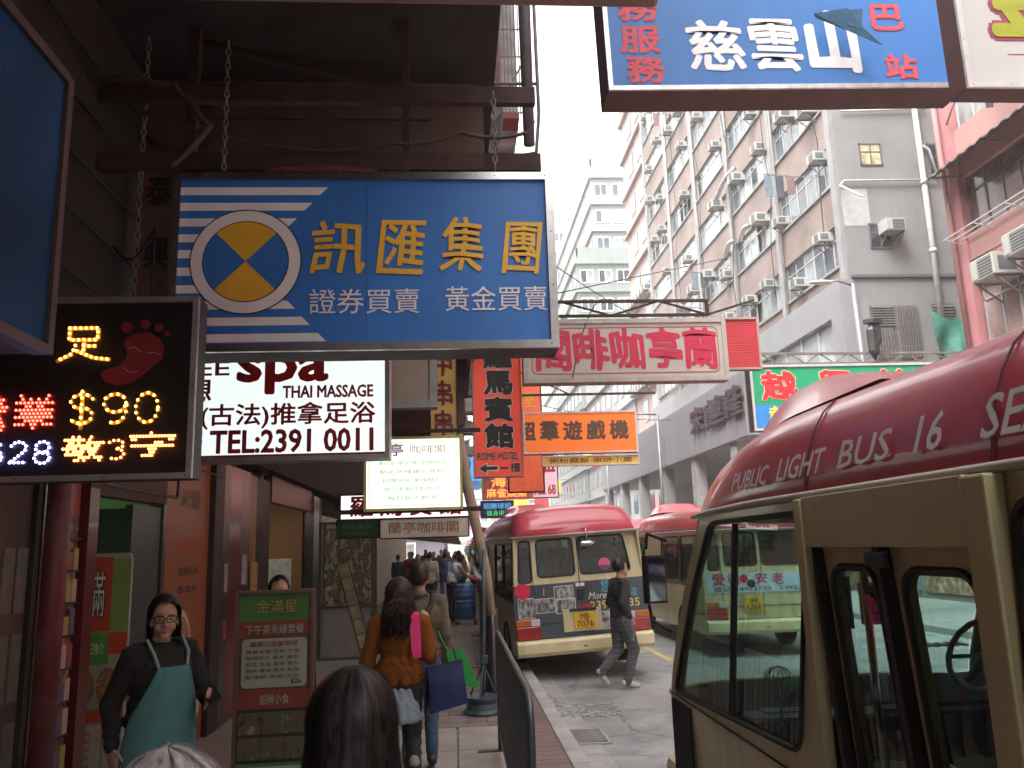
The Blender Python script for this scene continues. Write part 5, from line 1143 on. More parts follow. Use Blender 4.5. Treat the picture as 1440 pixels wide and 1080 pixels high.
    d.build('dashboard', mat('dash_grey', (.06, .065, .07), .5, 0, .1), t, recalc=True)
    MB().tube([(.5+.2*math.cos(R(a)), 5.32-.07*math.sin(R(a)), 1.25+.19*math.sin(R(a))) for a in range(0, 360, 20)], .016, 8, closed=True).tube([(.5, 5.32, 1.25), (.5, 5.5, 1.1)], .02, 6).tube([(.31, 5.32, 1.25), (.69, 5.32, 1.25)], .012, 6).build('steering_wheel', mat('wheel_grey', (.5, .55, .56), .35), t, smooth=True)
    # door mirror on the left front corner
    mm = MB().obox((-1.02, 6.30, 1.66), .072, .03, .15, Euler((0, 0, R(20)))).tube([(-.98, 6.1, 1.9), (-1.05, 6.3, 1.95), (-1.06, 6.32, 1.85)], .012, 6).tube([(-.98, 6.1, 1.35), (-1.05, 6.3, 1.4), (-1.06, 6.32, 1.5)], .012, 6).build('side_mirror', rub, t, bevel=.03)
    MB().obox((-1.01, 6.268, 1.66), .06, .001, .135, Euler((0, 0, R(20)))).build('mirror_glass', mat('dark_mirror', (.10, .12, .12), .08, 1, .1), mm)
    t.rotation_euler = (0, roll, rz)
    return t
def side_door(t):
    # folding door: recess, header, two leaves each with a tall window (near bus only)
    MB().box(-.99, -.955, 2.99, 4.0, 1.86, 2.045).build('door_header', cream, t, bevel=.004)
    for k, (a, b) in enumerate(((3.56, 3.98), (3.03, 3.50))):
        sh = lambda p: (-.93+.015*(1.4-p[1])*0, p[0]-(1.86-p[1])*.13, p[1])
        outer = [(a, .5), (b, .5), (b, 1.86), (a, 1.86)]; hole = rpoly([(a+.05, .66), (b-.04, .66), (b-.05, 1.79), (a+.05, 1.79)], .09)
        lf = MB().poly([sh(p) for p in outer], .035, (-1, 0, 0), [[sh(p) for p in hole]]).build('door_leaf', cream, t)
        MB().tube([sh(p) for p in hole], .014, 6, closed=True).build('window_seal', rub, lf)
        MB().poly([(sh(p)[0]+.015,)+tuple(sh(p)[1:]) for p in hole], 0, (-1, 0, 0)).build('pane', bglass, lf)
        MB().box(-.955, -.935, a-.0, a+.0+.0001, 1, 1.0001).build('edge', rub, lf) if False else None
    m = MB()
    for (ya) in (3.0, 3.53, 4.0): m.bar((-.945, ya, 1.86), (-.945, ya-.17, .52), .045, .03)
    m.build('door_seal', rub, t)
    MB().obox((-.96, 3.53, 1.82), .012, .07, .025, Euler((0, 0, 0))).build('door_catch', rub, t, bevel=.01)
def near_sides(t): pass
bus = minibus('minibus', 'nearest red roofed minibus at right with folding door and PUBLIC LIGHT BUS lettering', 2.30, -.95, 'near')
# cut the near bus's left wall where the folding door is: swap the shell for one with the doorway
for ch in list(bus.children):
    if ch.name.split('.')[0] == 'side_wall' and ch.data.vertices[0].co.x < 0: bpy.data.objects.remove(ch)
    elif ch.name.split('.')[0] == 'lower_panel' and ch.data.vertices[0].co.x < 0: bpy.data.objects.remove(ch)
f = lambda p: (-HW(p[1]), p[0], p[1])
hole = rpoly([(4.2, 1.09), (6.02, 1.02), (5.62, 1.62), (5.28, 1.985), (4.06, 1.99)], .09)
MB().poly([f(p) for p in [(4.0, 1.0), (6.12, 1.0)]+[(yfront(z)-.28, z) for z in (1.2, 1.4, 1.6, 1.8, 1.95, 2.06)]+[(4.0, 2.06)]], .03, (-1, 0, .05), [[f(p) for p in hole]]).build('side_wall', cream, bus)
MB().poly([f(p) for p in [(0, 1.0), (2.98, 1.0), (2.98, 2.06), (0, 2.06)]], .03, (-1, 0, .05), [[f(p) for p in rpoly([(a, 1.12), (b, 1.12), (b, 1.97), (a, 1.97)], .07)] for a, b in ((.15, 1.45), (1.53, 2.86))]).build('side_wall', cream, bus)
def arch(cy, r=.40): return [(cy+r*math.cos(R(a)), .36+r*math.sin(R(a))) for a in range(180, -1, -20)]
MB().poly([(-1.0+.03*(1-min(1, z)), y_, z) for y_, z in [(0, .36)]+arch(1.35)+[(2.98, .36), (2.98, 1.0), (0, 1.0)]], .03, (-1, 0, 0)).build('lower_panel', cream, bus)
MB().poly([(-1.0+.03*(1-min(1, z)), y_, z) for y_, z in [(4.0, .36)]+arch(4.9)+[(6.14, .36), (6.14, 1.0), (4.0, 1.0)]], .03, (-1, 0, 0)).build('lower_panel', cream, bus)
side_door(bus)
MB().tube([(-1.003, 4.98, 1.08), (-.953, 4.86, 1.97)], .016, 6).build('slider_bar', rub, bus)
m = MB()
for k in range(15): m.box(-1.012, -.998, 5.72+k*.026, 5.732+k*.026, .45, .97)
m.build('side_vent', rub, bus)
# cream B pillar cover strips
MB().box(-1.0, -.95, 3.995, 4.06, .4, 2.04).build('pillar_cover', cream, bus, bevel=.008); MB().box(-1.005, -.95, 2.88, 2.985, .4, 2.04).build('pillar_cover', cream, bus, bevel=.008)
sgm = mat('bus_side_letter', (.86, .85, .83), .5, 0, .08)
def roof_letters(t, s, ya, yb, z0, h, m_, bold=.03, sh=.02):
    up = Vector((.031, 0, .12)).normalized(); letters(t, s, 0, 0, ya-yb, h, m_, y=-.007, O=(-.951, ya, z0), U=(0, -1, 0), T=up, bold=bold, shear=sh)
roof_letters(bus, 'PUBLIC', 4.86, 4.42, 2.125, .085, sgm); roof_letters(bus, 'LIGHT', 4.30, 3.87, 2.125, .095, sgm); roof_letters(bus, 'BUS', 3.74, 3.40, 2.125, .10, sgm)
roof_letters(bus, '16', 3.25, 3.12, 2.125, .11, sgm); roof_letters(bus, 'SEATS', 2.94, 2.50, 2.125, .115, sgm)
for yy in (4.02, 2.9):
    MB().tube([(-.962, yy, 2.06), (-.95, yy, 2.14), (-.926, yy, 2.23), (-.896, yy, 2.305), (-.855, yy, 2.373), (-.8, yy, 2.423)], .004, 4).build('roof_seam', mat('seam_dark_red', (.12, .02, .03), .6), bus)
m = MB()
for k in range(26): m.ell((-1.003, 4.1+k*.08, .985), (.003, .006, .006), n=6)
for k in range(14): m.ell((-.985, 3.03+k*.072, 2.02), (.003, .006, .006), n=6)
m.build('rivets', cream, bus)['kind'] = 'stuff'
MB().bar((-1.004, 4.1, 1.0), (-1.004, 6.1, 1.0), .006).bar((-.985, 3.0, 1.87), (-.985, 4.0, 1.87), .008).build('panel_seam', rub, bus)
hr_ = mat('handrail_steel', (.5, .5, .5), .25, .9)
MB().tube([(-.75, 4.05, .56), (-.75, 4.05, 2.0)], .016, 8).tube([(-.6, .3, 1.9), (-.6, 5.0, 1.9)], .014, 8).tube([(.55, .3, 1.9), (.55, 5.0, 1.9)], .014, 8).tube([(-.75, 4.05, 1.25), (.2, 4.05, 1.25)], .014, 8).build('handrail', hr_, bus, smooth=True)
for yy in (.8, 1.65, 2.5):
    for xx in (-.65, .2, .66): MB().box(xx-.17, xx+.17, yy-.28, yy-.17, 1.62, 1.86).build('headrest_cover', mat('headrest_cloth', (.5, .5, .46), .9), bus, bevel=.02)
# things behind the glass: fare card, blue notice, heater slats, driver's fan, water bottle
fc = root('fare_card', 'white fare card reading 9 behind the near bus door glass', 'fare card', (2.38, 4.85, 1.38)); MB().box(0, .15, 0, .004, 0, .24).build('card', whl, fc, bevel=.002); letters(fc, '9', .045, .11, .06, .11, blk, y=-.003, bold=.05); letters(fc, '元', .035, .02, .08, .08, blk, y=-.003, bold=.03)
fc.rotation_euler = (0, 0, R(-25))
bn = root('blue_notice', 'blue box with pale lettering behind the near bus door glass', 'notice', (2.14, 4.9, 1.36)); MB().box(0, .2, 0, .05, 0, .3).build('box', mat('notice_blue', (.02, .13, .45), .5), bn); letters(bn, '冰水', .03, .05, .14, .12, whl, y=-.003); bn.rotation_euler = (0, 0, R(-20))
ht = root('dashboard_slats', 'row of bright slats on the dashboard of the near bus', 'vent', (2.62, 4.6, 1.27)); sl_ = MB().box(0, .025, 0, .12, 0, .01).mesh('slat', chrome)
for k in range(5): link('slat', sl_, ht, (k*.055, 0, 0))
fn = root('cab_fan', 'small wire caged fan clipped inside the near bus front window', 'fan', (1.62, 4.25, 1.18))
m = MB()
for q in range(9):
    a = math.pi*q/9; m.tube([(.08*math.cos(a)*math.cos(R(b)), .03*math.sin(R(b*2))*0+.0+.03*math.cos(R(b)), .08*math.sin(R(b))+.08*math.sin(a)*0) for b in range(0, 360, 30)], .002, 4, closed=True)
m.tube([(0, 0, -.08), (0, 0, -.2)], .008, 6); m.build('cage', chrome, fn)
sd2 = root('cab_tray', 'pale tray and papers on the dashboard of the near bus', 'tray', (1.5, 4.3, .98)); MB().box(0, .9, 0, .45, 0, .02).box(.1, .4, .1, .3, .021, .03).build('tray', mat('pale_tray', (.35, .42, .44), .3, 0, .3, 5), sd2)
st_ = root('round_stool', 'round brown stool seat inside the near bus by the front window', 'stool', (1.85, 3.55, .56)); MB().lathe([(.001, .3), (.19, .3), (.21, .33), (.19, .36), (.001, .37)], (0, 0, 0), 20).lathe([(.03, 0), (.03, .3)], (0, 0, 0), 8).build('seat', mat('brown_vinyl', (.12, .06, .035), .4), st_); MB().tube([(.2*math.cos(R(a)), .2*math.sin(R(a)), .38) for a in range(0, 360, 20)], .008, 6, closed=True).build('rim', chrome, st_)

b2 = minibus('minibus', 'minibus with slate advert wrap and number plate MB 7076 seen from behind', 1.88, 12.25, 'ad', R(2.5), R(-2.6))
def plate(t, a, b, x0=-.14, z0=.70):
    o = MB().box(x0, x0+.31, -.05, -.04, z0, z0+.225).build('number_plate', mat('plate_yellow', (.75, .42, .02), .45, 0, .05), t, bevel=.004)
    letters(o, a, x0+.09, z0+.12, .13, .085, blk, y=-.052, bold=.02); letters(o, b, x0+.035, z0+.02, .24, .085, blk, y=-.052, bold=.02)
MB().box(-.30, .27, -.03, -.003, .66, .98).build('plate_recess', cream, b2, bevel=.01); plate(b2, 'MB', '7076')
MB().box(-.2, .2, -.06, -.03, .945, .985).build('plate_lamp', rub, b2, bevel=.01)
ph = blotch('group_photograph', [(.04, .04, .04), (.12, .12, .12), (.35, .35, .34), (.5, .49, .48)], 20, stretch=(1, 1, .6))
for (x0, x1, z0, z1) in ((-.93, -.70, .90, 1.17), (-.69, -.40, .96, 1.15), (-.39, -.12, 1.14, 1.31), (-.38, -.10, .93, 1.12), (.16, .38, .66, .90), (.40, .60, .66, .92)):
    MB().box(x0, x1, -.010, -.003, z0, z1).build('photo_print', ph, b2)
    MB().box(x0-.008, x1+.008, -.006, -.0025, z0-.008, z1+.008).build('photo_border', whl, b2)
pd_ = mat('red_dot_sticker', (.65, .02, .06), .4); 
MB().lathe([(.001, -.012), (.115, -.012), (.115, -.003), (.001, -.003)], (-.86, 0, 1.28), 24, 'Y').build('round_sticker', pd_, b2)
MB().lathe([(.001, -.012), (.09, -.012), (.09, -.0), (.001, -.0)], (.40, .055, 1.58), 24, 'Y').build('round_sticker', mat('pink_dot_sticker', (.7, .12, .28), .4), b2)
letters(b2, 'More E', .10, 1.09, .36, .10, whl, y=-.008, bold=.0, shear=.03); letters(b2, '多道', .62, 1.09, .22, .12, mat('cyan_print', (.05, .45, .6)), y=-.008); letters(b2, '悠', .30, 1.18, .16, .18, MC['cyan_print'], y=-.008, bold=.01)
letters(b2, '2393 3235', .12, .945, .74, .115, mat('pale_yellow_print', (.65, .6, .15)), y=-.008, bold=.03)
MB().box(-.06, .05, -.02, -.003, 1.10, 1.25).box(-.05, .04, -.035, -.02, 1.13, 1.16).build('door_handle', rub, b2, bevel=.008); MB().box(-.07, .06, -.008, -.003, 1.29, 1.34).build('label_plate', whl, b2); MB().box(-.56, -.545, -.02, -.003, 1.2, 1.3).build('hinge', chrome, b2)
MB().box(-.04, .14, -.009, -.003, .99, 1.03).build('red_badge', redp, b2)
mr_ = MB().ell((.12, -.16, 1.90), (.12, .02, .035)).tube([(.12, -.02, 2.12), (.12, -.16, 2.12), (.12, -.17, 1.93)], .01, 6).build('rear_view_mirror', chrome, b2, smooth=True)
b3 = minibus('minibus', 'minibus in the second lane with pale blue banner and number plate JH 6764', 5.10, 13.7, 'banner')
MB().box(-.95, .95, -.014, -.003, 1.02, 1.34).build('banner', mat('pale_blue_banner', (.5, .62, .72), .5, 0, .05), b3)
letters(b3, '愛', -.86, 1.14, .22, .19, redp, y=-.016, bold=.03, wob=.03); letters(b3, '德', -.6, 1.14, .2, .19, redp, y=-.016, bold=.03); letters(b3, '安', -.12, 1.16, .2, .17, redp, y=-.016, bold=.03); letters(b3, '老', .16, 1.14, .2, .19, redp, y=-.016, bold=.03)
letters(b3, '電話 24422720 · 24422', -.84, 1.04, 1.5, .08, blk, y=-.016)
for (x0, c) in ((-.32, pd_), (-.2, blk)): MB().lathe([(.001, -.018), (.07, -.018), (.07, -.014), (.001, -.014)], (x0, 0, 1.24 if c is pd_ else 1.16), 18, 'Y').build('round_sticker', c, b3)
plate(b3, 'JH', '6764', -.36, .72)
roof_letters(b3, '公共小巴 16座位', 5.6, 3.4, 2.13, .12, sgm)
base = minibus('minibus', 'first minibus in the kerbside queue ahead of the wrapped one', 1.72, 19.2, 'plain', group='minibuses queued along the kerb')
# the queue: the plain bus copied down the kerb
for k in range(6):
    c = copy_tree(base); c.location = (1.78+random.uniform(-.08, .12), 26.0+k*6.9, 0)
    c['label'] = '%s minibus in the kerbside queue ahead of the wrapped one' % ORD[k+1]
c = copy_tree(base); c.location = (5.2, 21.5, 0); c['label'] = 'minibus in the second lane just ahead of the bannered one'; c['group'] = 'minibuses in the second lane'
c = copy_tree(base); c.location = (5.4, 30, 0); c['label'] = 'farther minibus ahead in the second lane'; c['group'] = 'minibuses in the second lane'
# ------------------------------------------------------------------ people
TS = bpy.data.scenes.new('workbench')
def voxel(mb, name, m, parent, vox=.012, smooth=6, fac=.5, fold=0):
    me = mb.mesh('tmp'); o = bpy.data.objects.new('tmp', me); TS.collection.objects.link(o)
    r = o.modifiers.new('r', 'REMESH'); r.mode = 'VOXEL'; r.voxel_size = vox; r.use_smooth_shade = True
    s = o.modifiers.new('s', 'SMOOTH'); s.iterations = smooth; s.factor = fac
    vl = TS.view_layers[0]; vl.update()
    me2 = bpy.data.meshes.new_from_object(o.evaluated_get(vl.depsgraph))
    bpy.data.objects.remove(o); bpy.data.meshes.remove(me); me2.name = name; me2.materials.clear(); me2.materials.append(m); me2.shade_smooth()
    if fold:
        vs = np.zeros(len(me2.vertices)*3); nn = np.zeros(len(me2.vertices)*3); me2.vertices.foreach_get('co', vs); me2.vertices.foreach_get('normal', nn); vs = vs.reshape(-1, 3); nn = nn.reshape(-1, 3)
        x_, y_, z_ = vs.T; ww = x_+.35*np.sin(z_*9+x_*7)+.3*y_
        f_ = np.sin(z_*46+9*np.sin(x_*11+y_*7)+4*np.sin(z_*13))*.55+np.sin(ww*60+5*np.sin(z_*17))*.45
        f_ = np.sign(f_)*np.abs(f_)**1.4
        vs = vs+nn*(f_*fold*(.45+.55*np.abs(np.sin(z_*6.5+x_*4))))[:, None]; me2.vertices.foreach_set('co', vs.ravel()); me2.update()
    return link(name, me2, parent)
def hairmat(name, c, rough=.42):
    return mat(name, c, rough, 0, .4, 30, spec=.35)
def hair(parent, c, rad, m, n=900, drop=.12, wave=.0, wid=.002, seed=1, face=1, fall=1.0, fan=.0, part=.0, steps=12, name='hair', back_only=False, rough=.035):
    """strands fall from the crown over an ellipsoid; face=+1: the face looks along +Y and stays clear"""
    rnd = random.Random(seed); cx, cy, cz = c; rx, ry, rz = rad; mb = MB()
    for i in range(n):
        if i % 14 == 0: cph = rnd.uniform(0, 2*math.pi); cl = rnd.uniform(0, rough); cpa = rnd.uniform(0, 6.28); cj = rnd.uniform(-.22, .22); cd = rnd.uniform(.8, 1.05)
        ph = cph+rnd.gauss(0, .05); lift = 1+cl+rnd.uniform(0, rough*.35); w = wid*rnd.uniform(.6, 1.3)
        fy = math.sin(ph)*face
        tmax = math.pi*.56
        front = fy > .35
        if front: tmax = math.pi*(.30 if fy > .7 else .36)
        d = 0 if front else drop*cd*rnd.uniform(.93, 1.03)
        pa = cpa+rnd.uniform(-.4, .4); jit = cj+rnd.uniform(-.05, .05)
        t0 = rnd.uniform(.0, .25); P = []
        ns = steps
        for k in range(ns+1):
            u = k/ns; total = tmax+d/rz
            a = t0+(total-t0)*u
            ww = wave*math.sin(a*9+pa)*(u**.7)
            if a <= tmax: x, y, z = rx*math.sin(a)*math.cos(ph+jit*u), ry*math.sin(a)*math.sin(ph+jit*u), rz*math.cos(a)
            else:
                e = (a-tmax)*rz; s = 1+fan*(e/max(drop, .01))-.10*(e/max(drop, .01))**2*(1-fan)
                x, y, z = rx*math.sin(tmax)*math.cos(ph+jit*u)*s, ry*math.sin(tmax)*math.sin(ph+jit*u)*s, rz*math.cos(tmax)-e
            P.append(Vector((cx+x*lift+ww, cy+y*lift+ww*.6, cz+z*lift)))
        for k in range(ns):
            a, b = P[k], P[k+1]; ct = (a+b)/2-Vector(c); tg = (b-a); sdv = tg.cross(ct)
            if sdv.length < 1e-7: continue
            sdv = sdv.normalized()*w*(1-.5*k/ns)/1; sd2_ = sdv*(.9)
            o = len(mb.v)
            mb.v += [tuple(a-sdv), tuple(a+sdv), tuple(b+sd2_), tuple(b-sd2_)]; mb.f.append((o, o+1, o+2, o+3))
    return mb.build(name, m, parent)
def hairshell(parent, c, rad, m, drop, vox=.012, fan=0, cut=True, seedn=0):
    cx, cy, cz = c; rx, ry, rz = rad; b = MB()
    b.ell((cx, cy-ry*.08, cz+.0), (rx*.97, ry*.95, rz*.97), n=18)
    if drop > .02:
        for k in range(11):
            g = R(180+18*k); b.cap((cx+rx*.62*math.cos(g), cy+ry*.62*math.sin(g), cz), (cx+rx*(.6+fan)*math.cos(g), cy+ry*(.58+fan)*math.sin(g), cz-drop), rx*.34, rx*.28)
    return voxel(b, 'hair_cap', m, parent, vox, 5)
def hand(mb, wrist, d, nrm, sc=1, curl=.4):
    """palm and five fingers; d: direction of fingers, nrm: back of the hand"""
    w = Vector(wrist); d = Vector(d).normalized(); n = Vector(nrm); n = (n-d*n.dot(d)).normalized(); s = d.cross(n)
    rot = Matrix((s, d, n)).transposed()
    mb.ell(w+d*.045*sc, (.04*sc, .052*sc, .017*sc), rot.to_euler(), 12)
    for i, (off, ln) in enumerate(((-.030, .068), (-.010, .078), (.010, .074), (.029, .058))):
        p = w+d*.085*sc+s*off*sc; dd = d.copy()
        for q, l in enumerate((.45, .32, .25)):
            dd = (dd-n*curl*(.35+.3*q)).normalized(); p2 = p+dd*ln*l*sc; mb.cap(p, p2, (.0092-.001*q)*sc, (.0085-.001*q)*sc, 8); p = p2
    p = w+d*.02*sc-s*.03*sc; dd = (d*.7-s*.75-n*.25).normalized(); p2 = p+dd*.045*sc; mb.cap(p, p2, .013*sc, .011*sc, 8); p3 = p2+(dd+d*.8-n*curl*.4).normalized()*.035*sc; mb.cap(p2, p3, .011*sc, .009*sc, 8)
J0 = dict(pelvis=(0, 0, .93), waist=(0, 0, 1.06), chest=(0, 0, 1.27), neck=(0, 0, 1.43), head=(0, .015, 1.585),
          shL=(-.175, 0, 1.385), shR=(.175, 0, 1.385), elL=(-.215, -.02, 1.11), elR=(.215, -.02, 1.11), wrL=(-.225, .05, .87), wrR=(.225, .05, .87),
          hipL=(-.09, 0, .90), hipR=(.09, 0, .90), knL=(-.095, .02, .49), knR=(.095, .02, .49), anL=(-.095, -.01, .085), anR=(.095, -.01, .085), toL=(-.1, .15, .03), toR=(.1, .15, .03))
def person(name_label, x, y, z, rz=0, h=1.7, J={}, top=None, sleeve='long', tloose=1.0, bottom=None, bloose=1.0, shoe=None, hairm=None, style='short', vox=.014, face=False, female=False, handdir=None, tlen=0, group=None, fat=1.0, skm=None, hrot=0, curl=.4, hseed=1, hems=None):
    t = root('person', name_label, 'person', (x, y, z), rz, group); t.scale = (h/1.7,)*3
    j = {k: Vector(v) for k, v in {**J0, **J}.items()}; sk = skm or skin
    b = MB(); hd = j['head']; nk = j['neck']; ch = j['chest']; wa = j['waist']; pe = j['pelvis']
    HR = Matrix.Rotation(hrot, 3, 'Z'); hp = lambda *v: hd+HR @ Vector(v); he = Euler((0, 0, hrot))
    wS = (.155 if female else .175)*fat
    b.ell(hp(0, -.008, .02), (.076, .095, .105), he).ell(hp(0, .022, -.045), (.058, .07, .07), he).cap(nk, hd+Vector((0, -.01, -.05)), .056, .05)
    if face:
        b.ell(hp(0, .088, -.022), (.014, .018, .022), he).ell(hp(0, .098, -.035), (.017, .012, .009), he).ell(hp(0, .07, -.1), (.028, .022, .018), he)
        for s in (-1, 1): b.ell(hp(s*.035, .055, -.045), (.03, .03, .028), he)
    for s in (-1, 1): b.ell(hp(s*.078, -.005, -.02), (.01, .02, .032), he)
    b.ell(ch, (wS, .115*fat, .17)).ell(wa, (.135*fat, .10*fat, .13)).ell(pe, (.155*fat, .115*fat, .12)).cap(j['shL'], j['shR'], .055, .055).cap(ch+Vector((0, 0, .1)), nk, .09, .06)
    for s in 'LR':
        b.cap(j['sh'+s], j['el'+s], .05, .038).cap(j['el'+s], j['wr'+s], .038, .026)
        b.cap(j['hip'+s], j['kn'+s], .085, .055).cap(j['kn'+s], j['an'+s], .054, .036).cap(j['an'+s]+Vector((0, 0, -.03)), j['to'+s], .035, .03)
        dd = (j['wr'+s]-j['el'+s]).normalized(); side = Vector((1 if s == 'R' else -1, 0, .1))
        if handdir and s in handdir: dd, side = handdir[s]
        hand(b, j['wr'+s], dd, side, 1, curl)
    if vox < .02: voxel(b, 'body', sk, t, .0085 if vox < .012 else .012, 4)
    else: voxel(b, 'body', sk, t, vox, 2)
    if top:
        c = MB(); q = tloose; lo = pe+Vector((0, 0, .02-tlen))
        c.ell(ch, (wS*1.1*q, .13*q*fat, .185)).ell(wa, (.15*q*fat, .12*q*fat, .16)).ell(lo+Vector((0, 0, .06)), (.165*q*fat, .13*q*fat, .11)).cap(ch+Vector((0, 0, .09)), nk+Vector((0, 0, -.01)), .11, .068)
        c.cap(j['shL'], j['shR'], .066*q, .066*q)
        for k in range(10): g = 2*math.pi*k/10; c.cap(wa+Vector((.10*q*math.cos(g), .07*q*math.sin(g), 0)), lo+Vector((.115*q*math.cos(g), .08*q*math.sin(g), .0)), .05*q, .05*q)
        for s in 'LR':
            if sleeve != 'none': c.cap(j['sh'+s], j['el'+s], .064*q, .052*q)
            if sleeve == 'long': c.cap(j['el'+s], j['wr'+s].lerp(j['el'+s], .04), .052*q, .038*q).ell(j['el'+s], (.058*q,)*3)
        voxel(c, 'top', top, t, vox, 3, fold=.006)
    if bottom:
        c = MB(); q = bloose; c.ell(pe, (.165*fat, .128*fat, .13))
        for s in 'LR': c.cap(j['hip'+s], j['kn'+s], .098*q, .068*q).cap(j['kn'+s], j['an'+s], .068*q, .052*q).ell(j['kn'+s], (.072*q,)*3)
        voxel(c, 'trousers', bottom, t, vox, 3, fold=.006)
    if shoe:
        c = MB()
        for s in 'LR':
            a, e = j['an'+s], j['to'+s]; bk = a+(a-e).normalized()*.05; c.cap(Vector((bk.x, bk.y, bk.z-.02)) if e.z < .06 else bk, e, .043, .038).ell(a+Vector((0, 0, -.02)), (.045, .055, .045))
        voxel(c, 'shoes', shoe, t, min(vox, .013), 2)
    t['_n'] = 1; del t['_n']; before = set(t.children)
    if hairm:
        R3 = (.092, .112, .118); c0 = (hd.x, hd.y-.018, hd.z+.03)
        if style == 'short':
            s_ = MB().ell((c0[0], c0[1]-.012, c0[2]+.006), (.084, .098, .105), n=18)
            if face: s_ = MB().ell((c0[0], c0[1]-.022, c0[2]+.014), (.084, .098, .102), n=18)
            voxel(s_, 'hair_cap', hairm, t, .01 if vox < .02 else .02, 2)
            if vox < .02: hair(t, c0, (.088, .107, .112), hairm, 420, .03, .006, .0035, hseed, steps=7)
        elif style == 'long':
            hairshell(t, c0, R3, hairm, .24, .014, .30); hair(t, c0, (.104, .124, .126), hairm, 2200, .30, .022, .003, hseed, fan=.45, steps=18)
        elif style == 'bun':
            s_ = MB().ell((c0[0], c0[1]-.02, c0[2]+.008), (.088, .1, .108), n=18).ell((c0[0], c0[1]-.12, c0[2]-.01), (.04, .035, .04)); voxel(s_, 'hair_cap', hairm, t, .01, 2); hair(t, c0, (.09, .11, .114), hairm, 350, .02, .003, .003, hseed, steps=7)
        elif style == 'side':
            hairshell(t, (c0[0], c0[1]-.012, c0[2]+.008), (.09, .106, .114), hairm, .13, .01, .04); hair(t, (c0[0], c0[1], c0[2]+.004), (.096, .112, .12), hairm, 1600, .16, .004, .003, hseed, fan=.1, steps=12)
        if hrot:
            Mh = Matrix.Translation(hd) @ HR.to_4x4() @ Matrix.Translation(-hd)
            for o_ in t.children:
                if o_.name.startswith('hair'): o_.data.transform(Mh)
    return t
random.seed(3)
hb = hairmat('black_hair', (.012, .010, .010)); hbr = hairmat('dark_brown_hair', (.035, .018, .014)); hg = hairmat('grey_hair', (.30, .30, .32), .4)
# 1 woman in the orange knit, walking away with bags
knit = mat('orange_knit', (.25, .08, .015), .9, 0, .15, 40, wave=(38, 1.5, 'Z'), spec=.1); denim = mat('pale_denim', (.28, .34, .40), .85, 0, .15, 12, .3, 90)
dots_m = mat('black_leggings', (.015, .015, .016), .8)
w1 = person('woman walking away in rust orange knit sweater with pink strap, long wavy hair', -.41, 6.15, .12, R(-2), 1.545, dict(anL=(-.1, -.0, .085), knL=(-.1, .05, .49), knR=(.10, .0, .5), anR=(.14, -.30, .38), toR=(.16, -.33, .22), elR=(.24, -.02, 1.13), wrR=(.21, .14, 1.32), hipR=(.09, 0, .9), elL=(-.25, .0, 1.1), wrL=(-.22, .18, .98)),
            top=knit, tloose=1.16, bottom=dots_m, shoe=mat('grey_sneaker', (.28, .24, .22), .7), hairm=hbr, style='long', vox=.011, female=True, handdir={'R': (Vector((-.1, .2, .9)), Vector((.6, -.6, .1)))}, tlen=-.02, hseed=5)
sk_ = MB()
for k in range(14): g = 2*math.pi*k/14; sk_.cap((.10*math.cos(g), .075*math.sin(g), .95), (.148*math.cos(g), .12*math.sin(g), .68), .045, .04)
voxel(sk_, 'denim_skirt', denim, w1, .011, 3, fold=.006)
m = MB(); rnd = random.Random(2)
for k in range(150):
    g = rnd.uniform(0, 6.28); z = rnd.uniform(.12, .6); r_ = .052+(z-.085)*.035; m.ell((-.1+r_*math.cos(g), .0+.05*(z-.085)/.4+r_*math.sin(g), z), (.0045,)*3, n=6)
o = m.build('dots', whl, w1); o['kind'] = 'stuff'
MB().add([(.085, -.095, 1.46), (.165, -.08, 1.45), (.185, -.155, 1.2), (.11, -.17, 1.2), (.185, -.165, 1.14), (.125, -.178, 1.14), (.085, .02, 1.48), (.16, .02, 1.46)], [(0, 3, 2, 1), (3, 5, 4, 2), (6, 0, 1, 7)]).build('pink_strap', mat('hot_pink_cloth', (.65, .02, .16), .7), w1).modifiers.new('s', 'SOLIDIFY').thickness = .012
MB().tube([(.2+.03*math.cos(R(a)), .10+.03*math.sin(R(a)), 1.235) for a in range(0, 360, 40)], .005, 5, closed=True).build('bracelet', blk, w1)
# 2 man beside her
oliv = mat('olive_brown_jacket', (.12, .095, .065), .8, 0, .12, 15, .3, 60)
w2 = person('man in an olive brown jacket with a backpack strap walking beside the orange knit woman', -.31, 7.15, .12, R(3), 1.64, dict(knR=(.1, .16, .5), anR=(.1, .05, .1), toR=(.1, .2, .04), anL=(-.1, -.2, .14), toL=(-.1, -.08, .03)), top=oliv, tloose=1.15, bottom=mat('blue_jeans', (.05, .09, .16), .8, 0, .2, 10, .3, 80), shoe=mat('dark_shoe', (.03, .03, .03), .5), hairm=hbr, style='short', vox=.012, hseed=8)
m = MB(); m.tube([(.10, .08, 1.42), (.12, -.03, 1.47), (.10, -.13, 1.36), (.0, -.165, 1.25), (-.13, -.14, 1.12)], .02, 6).tube([(-.14, .02, 1.42), (-.14, -.1, 1.38), (-.08, -.155, 1.3), (.0, -.165, 1.25)], .016, 6); m.build('backpack_strap', blk, w2, smooth=True)
voxel(MB().ell((.0, -.03, 1.455), (.085, .085, .035)), 'collar', oliv, w2, .012, 2)
